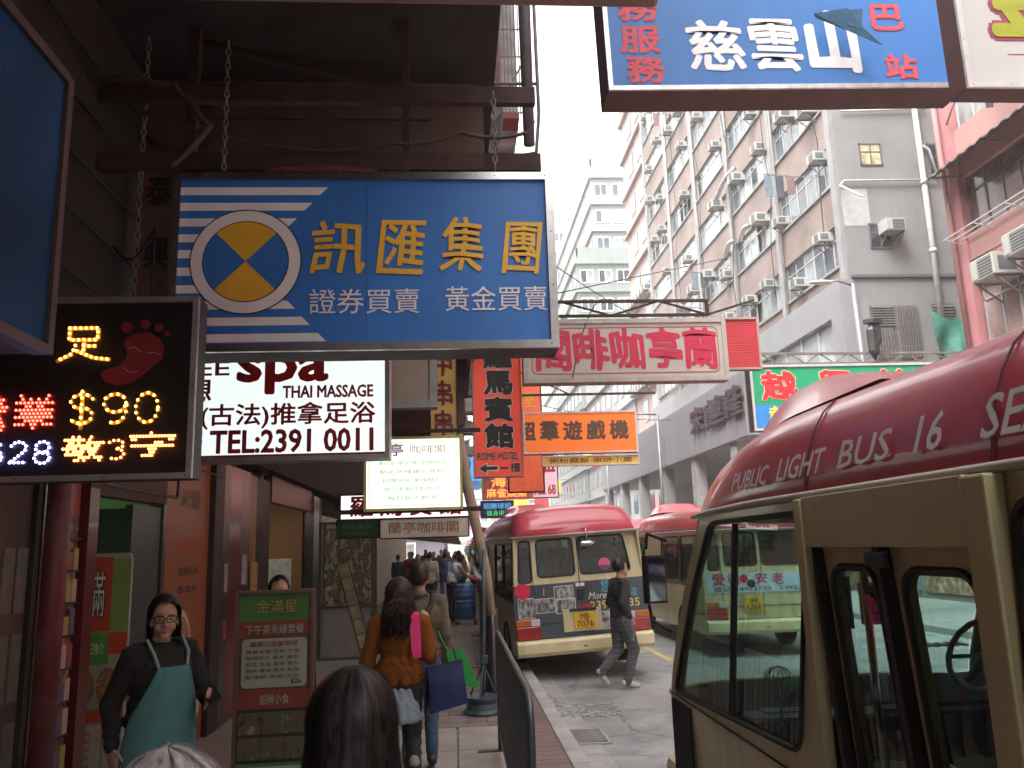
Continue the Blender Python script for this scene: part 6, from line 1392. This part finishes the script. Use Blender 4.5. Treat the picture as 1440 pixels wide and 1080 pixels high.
# 3 woman in glasses and turquoise apron at the left
w3 = person('woman in glasses with turquoise apron over black top holding a phone at left', -1.67, 4.95, .1, R(-132), 1.56, dict(head=(0, .03, 1.585), elL=(-.26, .10, 1.12), wrL=(-.12, .33, 1.12), elR=(.25, -.08, 1.12), wrR=(.26, -.02, .88)), top=mat('black_jersey', (.012, .012, .013), .9), tloose=1.12, bottom=mat('black_trousers', (.02, .02, .022), .9), shoe=mat('dark_shoe', (.03, .03, .03)), hairm=hb, style='side', hrot=R(-26), vox=.011, face=True, female=True, fat=1.12, handdir={'L': (Vector((.25, .8, .35)), Vector((-.7, .2, -.2)))}, curl=.7)
hd = Vector((0, .03, 1.585))
for s in (-1, 1):
    e = MB().ell(hd+Vector((s*.031, .072, .004)), (.013, .011, .0065), n=10).build('eye', mat('eye_white', (.42, .40, .38), .25), w3, smooth=True)
    MB().ell(hd+Vector((s*.031, .0835, .004)), (.0066, .003, .0062), n=8).build('iris', blk, e, smooth=True)
    MB().tube([hd+Vector((s*(.014+.018*k), .088-.003*k*k, .024+.003*(k == 1))) for k in range(3)], .0035, 5).build('eyebrow', hb, w3)
MB().ell(hd+Vector((0, .090, -.068)), (.022, .008, .005), n=10).ell(hd+Vector((0, .089, -.077)), (.018, .009, .006), n=10).build('mouth', mat('lips', (.36, .12, .10), .4), w3, smooth=True)
m = MB()
for s in (-1, 1):
    P = rpoly([(s*.008, -.018), (s*.060, -.016), (s*.062, .018), (s*.008, .018)], .012, 3); m.tube([hd+Vector((a, .104-abs(a)*.2, b+.003)) for a, b in P], .0028, 5, closed=True); m.tube([hd+Vector((s*.061, .092, .014)), hd+Vector((s*.082, .0, .008))], .0025, 5)
m.tube([hd+Vector((-.01, .103, .008)), hd+Vector((.01, .103, .008))], .0028, 5); m.build('glasses', blk, w3, smooth=True)
turq = mat('turquoise_cloth', (.07, .21, .215), .85, 0, .1, 8, .3, 40)
ap = MB()
N = 12; rows = [(1.32, .50, .178), (1.24, .62, .183), (1.12, 1.0, .186), (1.0, 1.35, .19), (.85, 1.45, .20), (.65, 1.5, .205), (.5, 1.5, .21)]
for z, wd, rr in rows:
    for i in range(N+1): g = R(90)+(i/N-.5)*2*wd; rx = rr*1.18; ap.v.append((rx*math.cos(g), rr*math.sin(g)*1.0+.005*math.sin(i*2.3), z))
for jx in range(len(rows)-1):
    for i in range(N): a = jx*(N+1)+i; ap.f.append((a, a+1, a+N+2, a+N+1))
o = ap.build('apron', turq, w3, smooth=True); o.modifiers.new('s', 'SOLIDIFY').thickness = .008; sb_ = o.modifiers.new('b', 'SUBSURF'); sb_.levels = sb_.render_levels = 1
m = MB()
for s in (-1, 1): m.tube([(s*.09, .155, 1.31), (s*.11, .13, 1.39), (s*.115, .05, 1.468), (s*.09, -.07, 1.45), (s*.02, -.14, 1.3)], .012, 5)
m.build('apron_strap', mat('pale_turquoise', (.2, .3, .27), .8), w3)
Mw = Matrix.Translation(w3.location) @ w3.rotation_euler.to_matrix().to_4x4() @ Matrix.Scale(w3.scale[0], 4)
phn = root('mobile_phone', 'small dark phone held by the woman in the turquoise apron', 'phone', Mw @ Vector((-.085, .43, 1.165)))
RH = Matrix.Translation(hd) @ Matrix.Rotation(R(-26), 4, 'Z') @ Matrix.Translation(-hd)
for o_ in w3.children_recursive:
    if o_.name.split('.')[0] in ('eye', 'iris', 'eyebrow', 'mouth', 'glasses'): o_.data.transform(RH); MB().box(-.035, .035, -.004, .004, -.06, .06).build('body', blk, phn, bevel=.003); MB().box(-.03, .03, -.006, -.0045, -.05, .05).build('screen', mat('phone_screen', (.1, .11, .12), .1), phn); phn.rotation_euler = (R(50), R(25), R(-150))
# 4, 5 heads right in front
w4 = person('black bobbed hair of a woman directly ahead, seen from behind', -.235, 1.95, .12, 0, 1.505, dict(), top=mat('dark_brown_coat', (.05, .035, .03), .9, 0, .2, 20), tloose=1.1, bottom=MC['black_trousers'], shoe=MC['dark_shoe'], vox=.012, female=True)
hs_ = (0, .0, 1.595); hairshell(w4, hs_, (.098, .114, .112), mat('hair_under', (.006, .005, .005), .9, spec=.1), .16, .01, .16)
hair(w4, hs_, (.106, .122, .120), hb, 7000, .20, .003, .0008, 3, fan=.22, steps=15, rough=.07)
hair(w4, hs_, (.107, .123, .121), hairmat('black_hair_sheen', (.05, .042, .040), .35), 2200, .20, .003, .0006, 13, fan=.22, steps=15, rough=.07)
MB().tube([(.09*math.cos(R(a)), .09*math.sin(R(a)), 1.425) for a in range(0, 360, 20)], .012, 6, closed=True).build('beaded_collar', mat('gold_beads', (.35, .25, .12), .5, 0, .4, 60), w4)
w5 = person('wispy grey hair of a person at the bottom edge, seen from behind', -.46, 1.42, .12, R(8), 1.448, dict(), top=mat('grey_coat', (.1, .1, .11), .9), bottom=MC['black_trousers'], shoe=MC['dark_shoe'], vox=.014)
hairshell(w5, (0, 0, 1.60), (.088, .105, .106), mat('grey_scalp_hair', (.16, .155, .16), .7), .05, .01)
hair(w5, (0, 0, 1.605), (.096, .114, .112), hg, 3000, .05, .012, .0006, 9, fan=.3, steps=12, rough=.12)
hair(w5, (0, 0, 1.606), (.097, .115, .113), hairmat('silver_hair', (.6, .6, .62), .35), 1500, .05, .014, .0005, 19, fan=.3, steps=12, rough=.2)
hair(w5, (0, 0, 1.604), (.095, .113, .111), hairmat('charcoal_hair', (.07, .07, .075), .4), 2200, .05, .010, .0006, 29, fan=.3, steps=12, rough=.09)
# 6 man crossing the road
plaid = brickmat('grey_plaid', (.07, .07, .08), (.10, .10, .11), (.19, .19, .21), .06, .07, .0035, .9, .0, 'XZ', .5, 0)

w6 = person('man in black jacket and grey plaid trousers crossing the road behind the minibus', 2.22, 11.35, .0, R(-62), 1.66, dict(knR=(.09, .13, .50), anR=(.09, .0, .085), toR=(.09, .16, .03), anL=(-.09, -.30, .20), knL=(-.09, -.02, .5), toL=(-.09, -.21, .06), elR=(.24, -.08, 1.12), wrR=(.17, .06, .93), elL=(-.24, -.04, 1.11), wrL=(-.17, .09, .93), head=(0, .045, 1.585)),
            top=mat('black_jacket', (.018, .018, .02), .7, 0, .2, 10, .3, 40), tloose=1.12, bottom=plaid, bloose=1.18, shoe=mat('white_trainer', (.45, .44, .41), .5), hairm=hb, style='short', vox=.012, face=True, hseed=4)
w6.rotation_euler.z = R(-75)
for ch in w6.children:
    pass
# trousers' feet: rear foot lifted
# 7 man in white vest with red gloves
w7 = person('man in white vest and red gloves leaning over the blue barrel', -.10, 20.2, .12, R(-75), 1.70, dict(chest=(0, .10, 1.24), neck=(0, .20, 1.37), head=(0, .27, 1.48), shL=(-.17, .16, 1.33), shR=(.17, .16, 1.33), elL=(-.2, .38, 1.14), wrL=(-.14, .60, 1.02), elR=(.2, .34, 1.10), wrR=(.16, .56, .98)), top=mat('white_vest', (.62, .62, .62), .8), sleeve='none', bottom=MC['black_trousers'], bloose=1.15, shoe=MC['white_trainer'], hairm=hb, style='short', vox=.015)
gl_ = MB()
for s, a, b_ in (('L', (-.17, .48, 1.08), (-.13, .66, 1.0)), ('R', (.18, .44, 1.04), (.15, .62, .96))): gl_.cap(a, b_, .045, .042).ell((b_[0], b_[1]+.05, b_[2]-.01), (.05, .06, .03))
voxel(gl_, 'gloves', mat('red_rubber_glove', (.55, .03, .05), .4), w7, .012, 2)
brl = root('barrel', 'blue plastic barrel with pale bands on a small trolley', 'barrel', (.22, 20.05, .26))
MB().lathe([(.2, 0), (.24, .03), (.25, .25), (.262, .27), (.25, .29), (.25, .50), (.262, .52), (.25, .54), (.235, .74), (.2, .78)], n=24).build('drum', mat('blue_plastic', (.02, .10, .30), .35, 0, .15, dirt=.2), brl, smooth=True)
MB().tube([(.258*math.cos(R(a)), .258*math.sin(R(a)), .40) for a in range(0, 360, 15)], .012, 5, closed=True).tube([(.248*math.cos(R(a)), .248*math.sin(R(a)), .66) for a in range(0, 360, 15)], .008, 5, closed=True).build('band', mat('pale_band', (.4, .38, .3)), brl)
tr = root('trolley', 'low steel hand trolley under the blue barrel', 'trolley', (.22, 20.05, .12)); m = MB().box(-.26, .26, -.26, -.23, .1, .13).box(-.26, .26, .23, .26, .1, .13).box(-.26, -.23, -.23, .23, .1, .13).box(.23, .26, -.23, .23, .1, .13)
for k in range(5): m.box(-.18+k*.09, -.165+k*.09, -.23, .23, .1, .12)
m.build('deck', acb, tr)
wm_ = MB().lathe([(.02, -.02), (.05, -.02), (.05, .02), (.02, .02)], (0, 0, .05), 12, 'X').mesh('wheel', tyre)
for a in (-.22, .22):
    for b_ in (-.22, .22): link('wheel', wm_, tr, (a, b_, 0))
# 8 woman behind menu board
w8 = person('dark haired woman in a maroon top standing behind the menu board', -1.42, 6.9, .1, R(200), 1.60, dict(), top=mat('maroon_top', (.08, .02, .022), .9), tloose=1.1, bottom=MC['blue_jeans'], shoe=MC['dark_shoe'], hairm=hb, style='bun', vox=.014, face=True, female=True)
# far pedestrians
cols = [(.02, .02, .025), (.42, .36, .29), (.05, .07, .14), (.3, .06, .07), (.12, .12, .12), (.35, .45, .6), (.2, .14, .09), (.5, .1, .2), (.03, .03, .04), (.25, .25, .27)]
LB = ['man in dark jacket facing the camera far down the pavement', 'person in a beige coat with back turned far down the pavement', 'person in navy near the shopfronts beyond the beige coat', 'person in a dark red jacket among the far crowd', 'person in charcoal behind the man with the barrel', 'person in a pale blue shirt just past the barrel',
      'person in brown among the far crowd on the left', 'person in pink deep in the crowd', 'person in black farthest along the shopfronts', 'person in grey deep in the crowd under the awning']
PX = [(-1.0, 22.5, 180), (-.72, 24.0, -10), (-.35, 27.5, 0), (-1.5, 28, 160), (.1, 24.5, 20), (-.02, 25.8, 10), (-1.1, 31, 0), (-.4, 33, 180), (-1.3, 37, 0), (0, 35, 10)]
for k, (lb_, (x_, y_, r_)) in enumerate(zip(LB, PX)):
    ph_ = .12*(-1)**k
    person(lb_, x_, y_, .12, R(r_), random.uniform(1.58, 1.74), dict(knR=(.1, .1+ph_, .5), anR=(.1, ph_, .1), toR=(.1, ph_+.15, .03), anL=(-.1, -ph_, .1), toL=(-.1, .15-ph_, .03)), top=mat('far_coat_%d' % k, cols[k], .8), bottom=MC['black_trousers'] if k % 2 else MC['blue_jeans'], shoe=MC['dark_shoe'], hairm=hb, style='short', vox=.026, tlen=.1 if k == 1 else 0, group='pedestrians far down the pavement', tloose=1.1)

more = [(-1.7, 33), (-.9, 35.5), (-.3, 38), (-1.4, 40), (-.7, 42), (-2.0, 29.5), (.15, 30.5), (-.5, 45)]
HOW = ['in black near the left wall', 'in dark green mid crowd', 'in maroon mid crowd', 'in charcoal by the far shops', 'in tan far away', 'in dark blue against the left shopfront', 'in brown beside the queue', 'in white farthest of all']
mc_ = [(.02, .02, .02), (.03, .07, .05), (.12, .02, .03), (.06, .06, .065), (.3, .24, .16), (.03, .04, .09), (.12, .08, .05), (.5, .5, .48)]
for k, (x_, y_) in enumerate(more):
    person('pedestrian %s under the awnings' % HOW[k], x_, y_, .12, R(random.choice((0, 180, 10, 170))), random.uniform(1.55, 1.74), {}, top=mat('crowd_coat_%d' % k, mc_[k], .8), bottom=MC['black_trousers'], hairm=hb, style='short', vox=.03, tloose=1.1, group='pedestrians far down the pavement')

# ------------------------------------------------------------------ bags
bgs = root('paper_bag', 'glossy navy shopping bag carried by the woman in orange', 'bag', (-.20, 6.05, .78), R(28)); bgs.scale = (.8, .8, .8)
m = MB(); m.v = [(0, -.06, 0), (.36, -.05, .04), (.36, .07, .04), (0, .07, 0), (-.02, -.012, .37), (.33, -.005, .41), (.33, .015, .41), (-.02, .015, .37)]
m.f = [(0, 3, 2, 1), (0, 1, 5, 4), (1, 2, 6, 5), (2, 3, 7, 6), (3, 0, 4, 7)]; m.build('bag', mat('navy_gloss', (.012, .022, .085), .25, 0, .2, 8, .25, 12), bgs)
MB().tube([(.05, 0, .38), (.08, 0, .52), (.16, 0, .56), (.24, 0, .52), (.28, 0, .40)], .005, 5).build('handle', blk, bgs)
letters(bgs, 'IIII', .05, .1, .07, .14, whl, y=.0, O=(0, -.057, 0), U=(1, .03, 0), T=(0, .13, 1))
gb = root('paper_bag', 'green cone shaped bag tucked behind the navy shopping bag', 'bag', (-.05, 6.3, .88), R(20)); gb.scale = (.85,)*3
m = MB(); m.v = [(.0, -.04, .05), (.26, -.03, .0), (.26, .05, .0), (.0, .05, .05), (-.04, -.01, .32), (.12, 0, .34), (.12, .02, .34), (-.04, .02, .32)]
m.f = [(0, 3, 2, 1), (0, 1, 5, 4), (1, 2, 6, 5), (2, 3, 7, 6), (3, 0, 4, 7)]; m.build('bag', mat('green_bag', (.02, .25, .05), .4, 0, .1), gb); MB().tube([(-.02, 0, .33), (-.1, -.03, .45), (-.12, -.05, .5)], .008, 5).build('handle', mat('green_handle', (.1, .35, .1)), gb)

# ------------------------------------------------------------------ menu board standing on the pavement
mb_ = root('menu_board', 'tall standing menu board with green header and red bands by the steel pillar', 'menu board', (-1.30, 5.20, .1), R(3))
BW, BH = .42, 1.56
MB().box(-.02, BW+.02, .0, .05, 0, BH+.02).box(-.02, 0, -.02, 0, 0, BH+.02).box(BW, BW+.02, -.02, 0, 0, BH+.02).box(0, BW, -.02, 0, BH, BH+.02).build('frame', mat('board_frame_brown', (.12, .06, .04), .5), mb_)
dgn = mat('menu_green', (.05, .16, .03), .5, 0, .1); mrd = mat('menu_red', (.20, .035, .022), .5, 0, .1); mcr = mat('menu_cream', (.33, .33, .25), .5, 0, .05)
for (z0, z1, mm, nm) in ((1.40, 1.56, dgn, 'header'), (1.31, 1.40, mrd, 'red_band'), (1.01, 1.31, mat('menu_brown', (.07, .055, .03), .5, 0, .1), 'menu_field'), (.90, 1.01, mrd, 'red_band'), (.60, .90, mat('menu_dark', (.02, .02, .02), .5), 'photo_field'), (0, .60, dgn, 'menu_field')):
    MB().box(0, BW, -.004, 0, z0, z1-.001).build(nm, mm, mb_)
def card(x0, x1, z0, z1): MB().poly([(a, -.008, b_) for a, b_ in rpoly([(x0, z0), (x1, z0), (x1, z1), (x0, z1)], .03)], .003, (0, -1, 0)).build('price_card', mcr, mb_)
card(.02, .40, 1.02, 1.30); card(.02, .40, .05, .58)
letters(mb_, '金滿星', .1, 1.45, .24, .075, mat('header_gold', (.4, .35, .1)), y=-.008, bold=.0, outline=blk, ow=.04); letters(mb_, '下午茶米線套餐', .04, 1.325, .34, .055, mcr, y=-.008, bold=.02)
letters(mb_, '星期六至星期日', .07, 1.255, .27, .03, mrd, y=-.012, bold=.02); letters(mb_, '招牌小食', .13, .925, .17, .055, mcr, y=-.008, bold=.02)
tx = ['雞翼米線 豆腐 牛肉', '酸辣魚片 墨丸 豬紅', '韭菜 生菜 雲吞 貢丸', '腩肉 雞絲 腐皮 魚蛋', '配凍飲 熱飲均可']
for k, s in enumerate(tx): letters(mb_, s, .045, 1.215-k*.036, .31, .022, blk, y=-.012)
letters(mb_, '$26', .31, 1.035, .06, .03, blk, y=-.012, bold=.03)
fdm = blotch('food_photo', [(.02, .02, .015), (.12, .07, .04), (.06, .09, .03), (.25, .2, .15)], 16)
for r_ in range(2):
    for c_ in range(3): MB().box(.01+c_*.135, .14+c_*.135, -.008, -.004, .62+r_*.14, .74+r_*.14).build('food_photo', fdm, mb_)
for k, s in enumerate(('川辣口水雞', '香辣雞翼', '炸醬豆腐', '涼拌青瓜', '麻辣牛肚', '雲南汽鍋', '酸辣粉皮', '芝麻糯米', '滷水雙拼', '冰糖雪耳')): letters(mb_, s, .05, .52-k*.045, .17, .028, blk, y=-.012); letters(mb_, '$%d' % (18+k % 5*2), .25, .52-k*.045, .04, .024, blk, y=-.012)
MB().poly([(.34+.045*(1 if q % 2 else .55)*math.cos(R(q*22.5)), -.011, .46+.045*(1 if q % 2 else .55)*math.sin(R(q*22.5))) for q in range(16)], .002, (0, -1, 0)).build('burst', mat('burst_orange', (.5, .15, .03)), mb_)
MB().bar((.0, .05, 1.5), (.0, .5, .0), .03).bar((.42, .05, 1.5), (.42, .5, .0), .03).build('rear_leg', MC['board_frame_brown'], mb_)

# ------------------------------------------------------------------ barrier, post stand, leaning post
galv = mat('galvanised_rail', (.12, .125, .13), .45, .6, .2, dirt=.3, dcol=(.08, .08, .08))
def barrier(x, y, L, label, rz=0, group=None, H=1.02):
    t = root('crowd_barrier', label, 'barrier', (x, y, .12), rz, group)
    P = [(0, 0, .0), (0, 0, H-.14), (0, .04, H-.04), (0, .14, H)]+[(0, L-.14, H), (0, L-.04, H-.04), (0, L, H-.14), (0, L, 0)]
    MB().tube(P, .021, 8).tube([(0, .0, .16), (0, L, .16)], .016, 8).build('frame', galv, t, smooth=True)
    bm_ = MB().tube([(0, 0, .16), (0, 0, H)], .009, 6).mesh('bar', galv)
    for k in range(1, int(L/.11)): link('bar', bm_, t, (0, k*.11, 0))
    ft = MB().box(-.2, .2, -.03, .03, -.015, .012)
    ft.build('foot', galv, t); MB().box(-.2, .2, L-.03, L+.03, -.015, .012).build('foot', galv, t); return t
barrier(.37, 4.42, 3.3, 'nearest grey metal barrier with upright bars between pavement and kerb'); barrier(.42, 9.9, 3.0, 'grey metal barrier beyond the round based post', group='far barriers'); barrier(.5, 13.4, 4, 'grey metal barrier farthest along the kerb', group='far barriers')
ss = root('post_stand', 'blue grey post on a round weighted wheel base with slanting struts', 'post', (.27, 9.45, .12))
bs = mat('blue_grey_paint', (.05, .08, .10), .4, .3, .3, dirt=.4, dcol=(.02, .02, .02))
MB().lathe([(.02, 0), (.21, 0), (.215, .02), (.18, .05), (.165, .11), (.19, .155), (.195, .18), (.03, .185)], n=28).build('wheel_base', bs, ss, smooth=False, bevel=.004)
MB().tube([(0, 0, .17), (.03, 0, 1.0), (.05, 0, 1.75)], .022, 8).build('pole', bs, ss, smooth=True)
mm = MB()
for a in (20, 140, 260): mm.tube([(.17*math.cos(R(a)), .17*math.sin(R(a)), .17), (.015, 0, .52)], .010, 6)
mm.build('strut', bs, ss)
MB().box(.0, .07, -.03, .03, .52, .6).build('clamp', bs, ss)
tag(MB().tube([(.08, 10.35, 3.3), (.17, 10.1, 2.6), (.36, 10, 1.62), (.42, 10, 1.1)], [.05, .065, .062, .05], 10).build('leaning_post', mat('weathered_wood', (.30, .22, .16), .85, 0, .25, 5, .5, 30, wave=None, dirt=.3), smooth=True), 'pale weathered wooden post leaning outward beside the pavement', 'post')
tag(MB().lathe([(.10, 0), (.12, .02), (.09, .3), (.075, .9), (.07, 1.05)], (.43, 10.2, .12), 12).build('dark_bollard', darkmetal, smooth=True), 'dark wrapped stump at the foot of the leaning wooden post', 'bollard')

# ------------------------------------------------------------------ air
hz = MB().box(-34, 60, -66, 190, -1.6, 58).build('haze'); hz['kind'] = 'stuff'
hm = bpy.data.materials.new('haze'); hm.use_nodes = True; n_ = hm.node_tree.nodes; n_.remove(n_['Principled BSDF'])
pv_ = n_.new('ShaderNodeVolumePrincipled'); pv_.inputs['Density'].default_value = .0015; pv_.inputs['Color'].default_value = (.97, .97, .97, 1); pv_.inputs['Anisotropy'].default_value = .2
hm.node_tree.links.new(pv_.outputs[0], n_['Material Output'].inputs['Volume']); hz.data.materials.append(hm)
bpy.data.scenes.remove(TS)
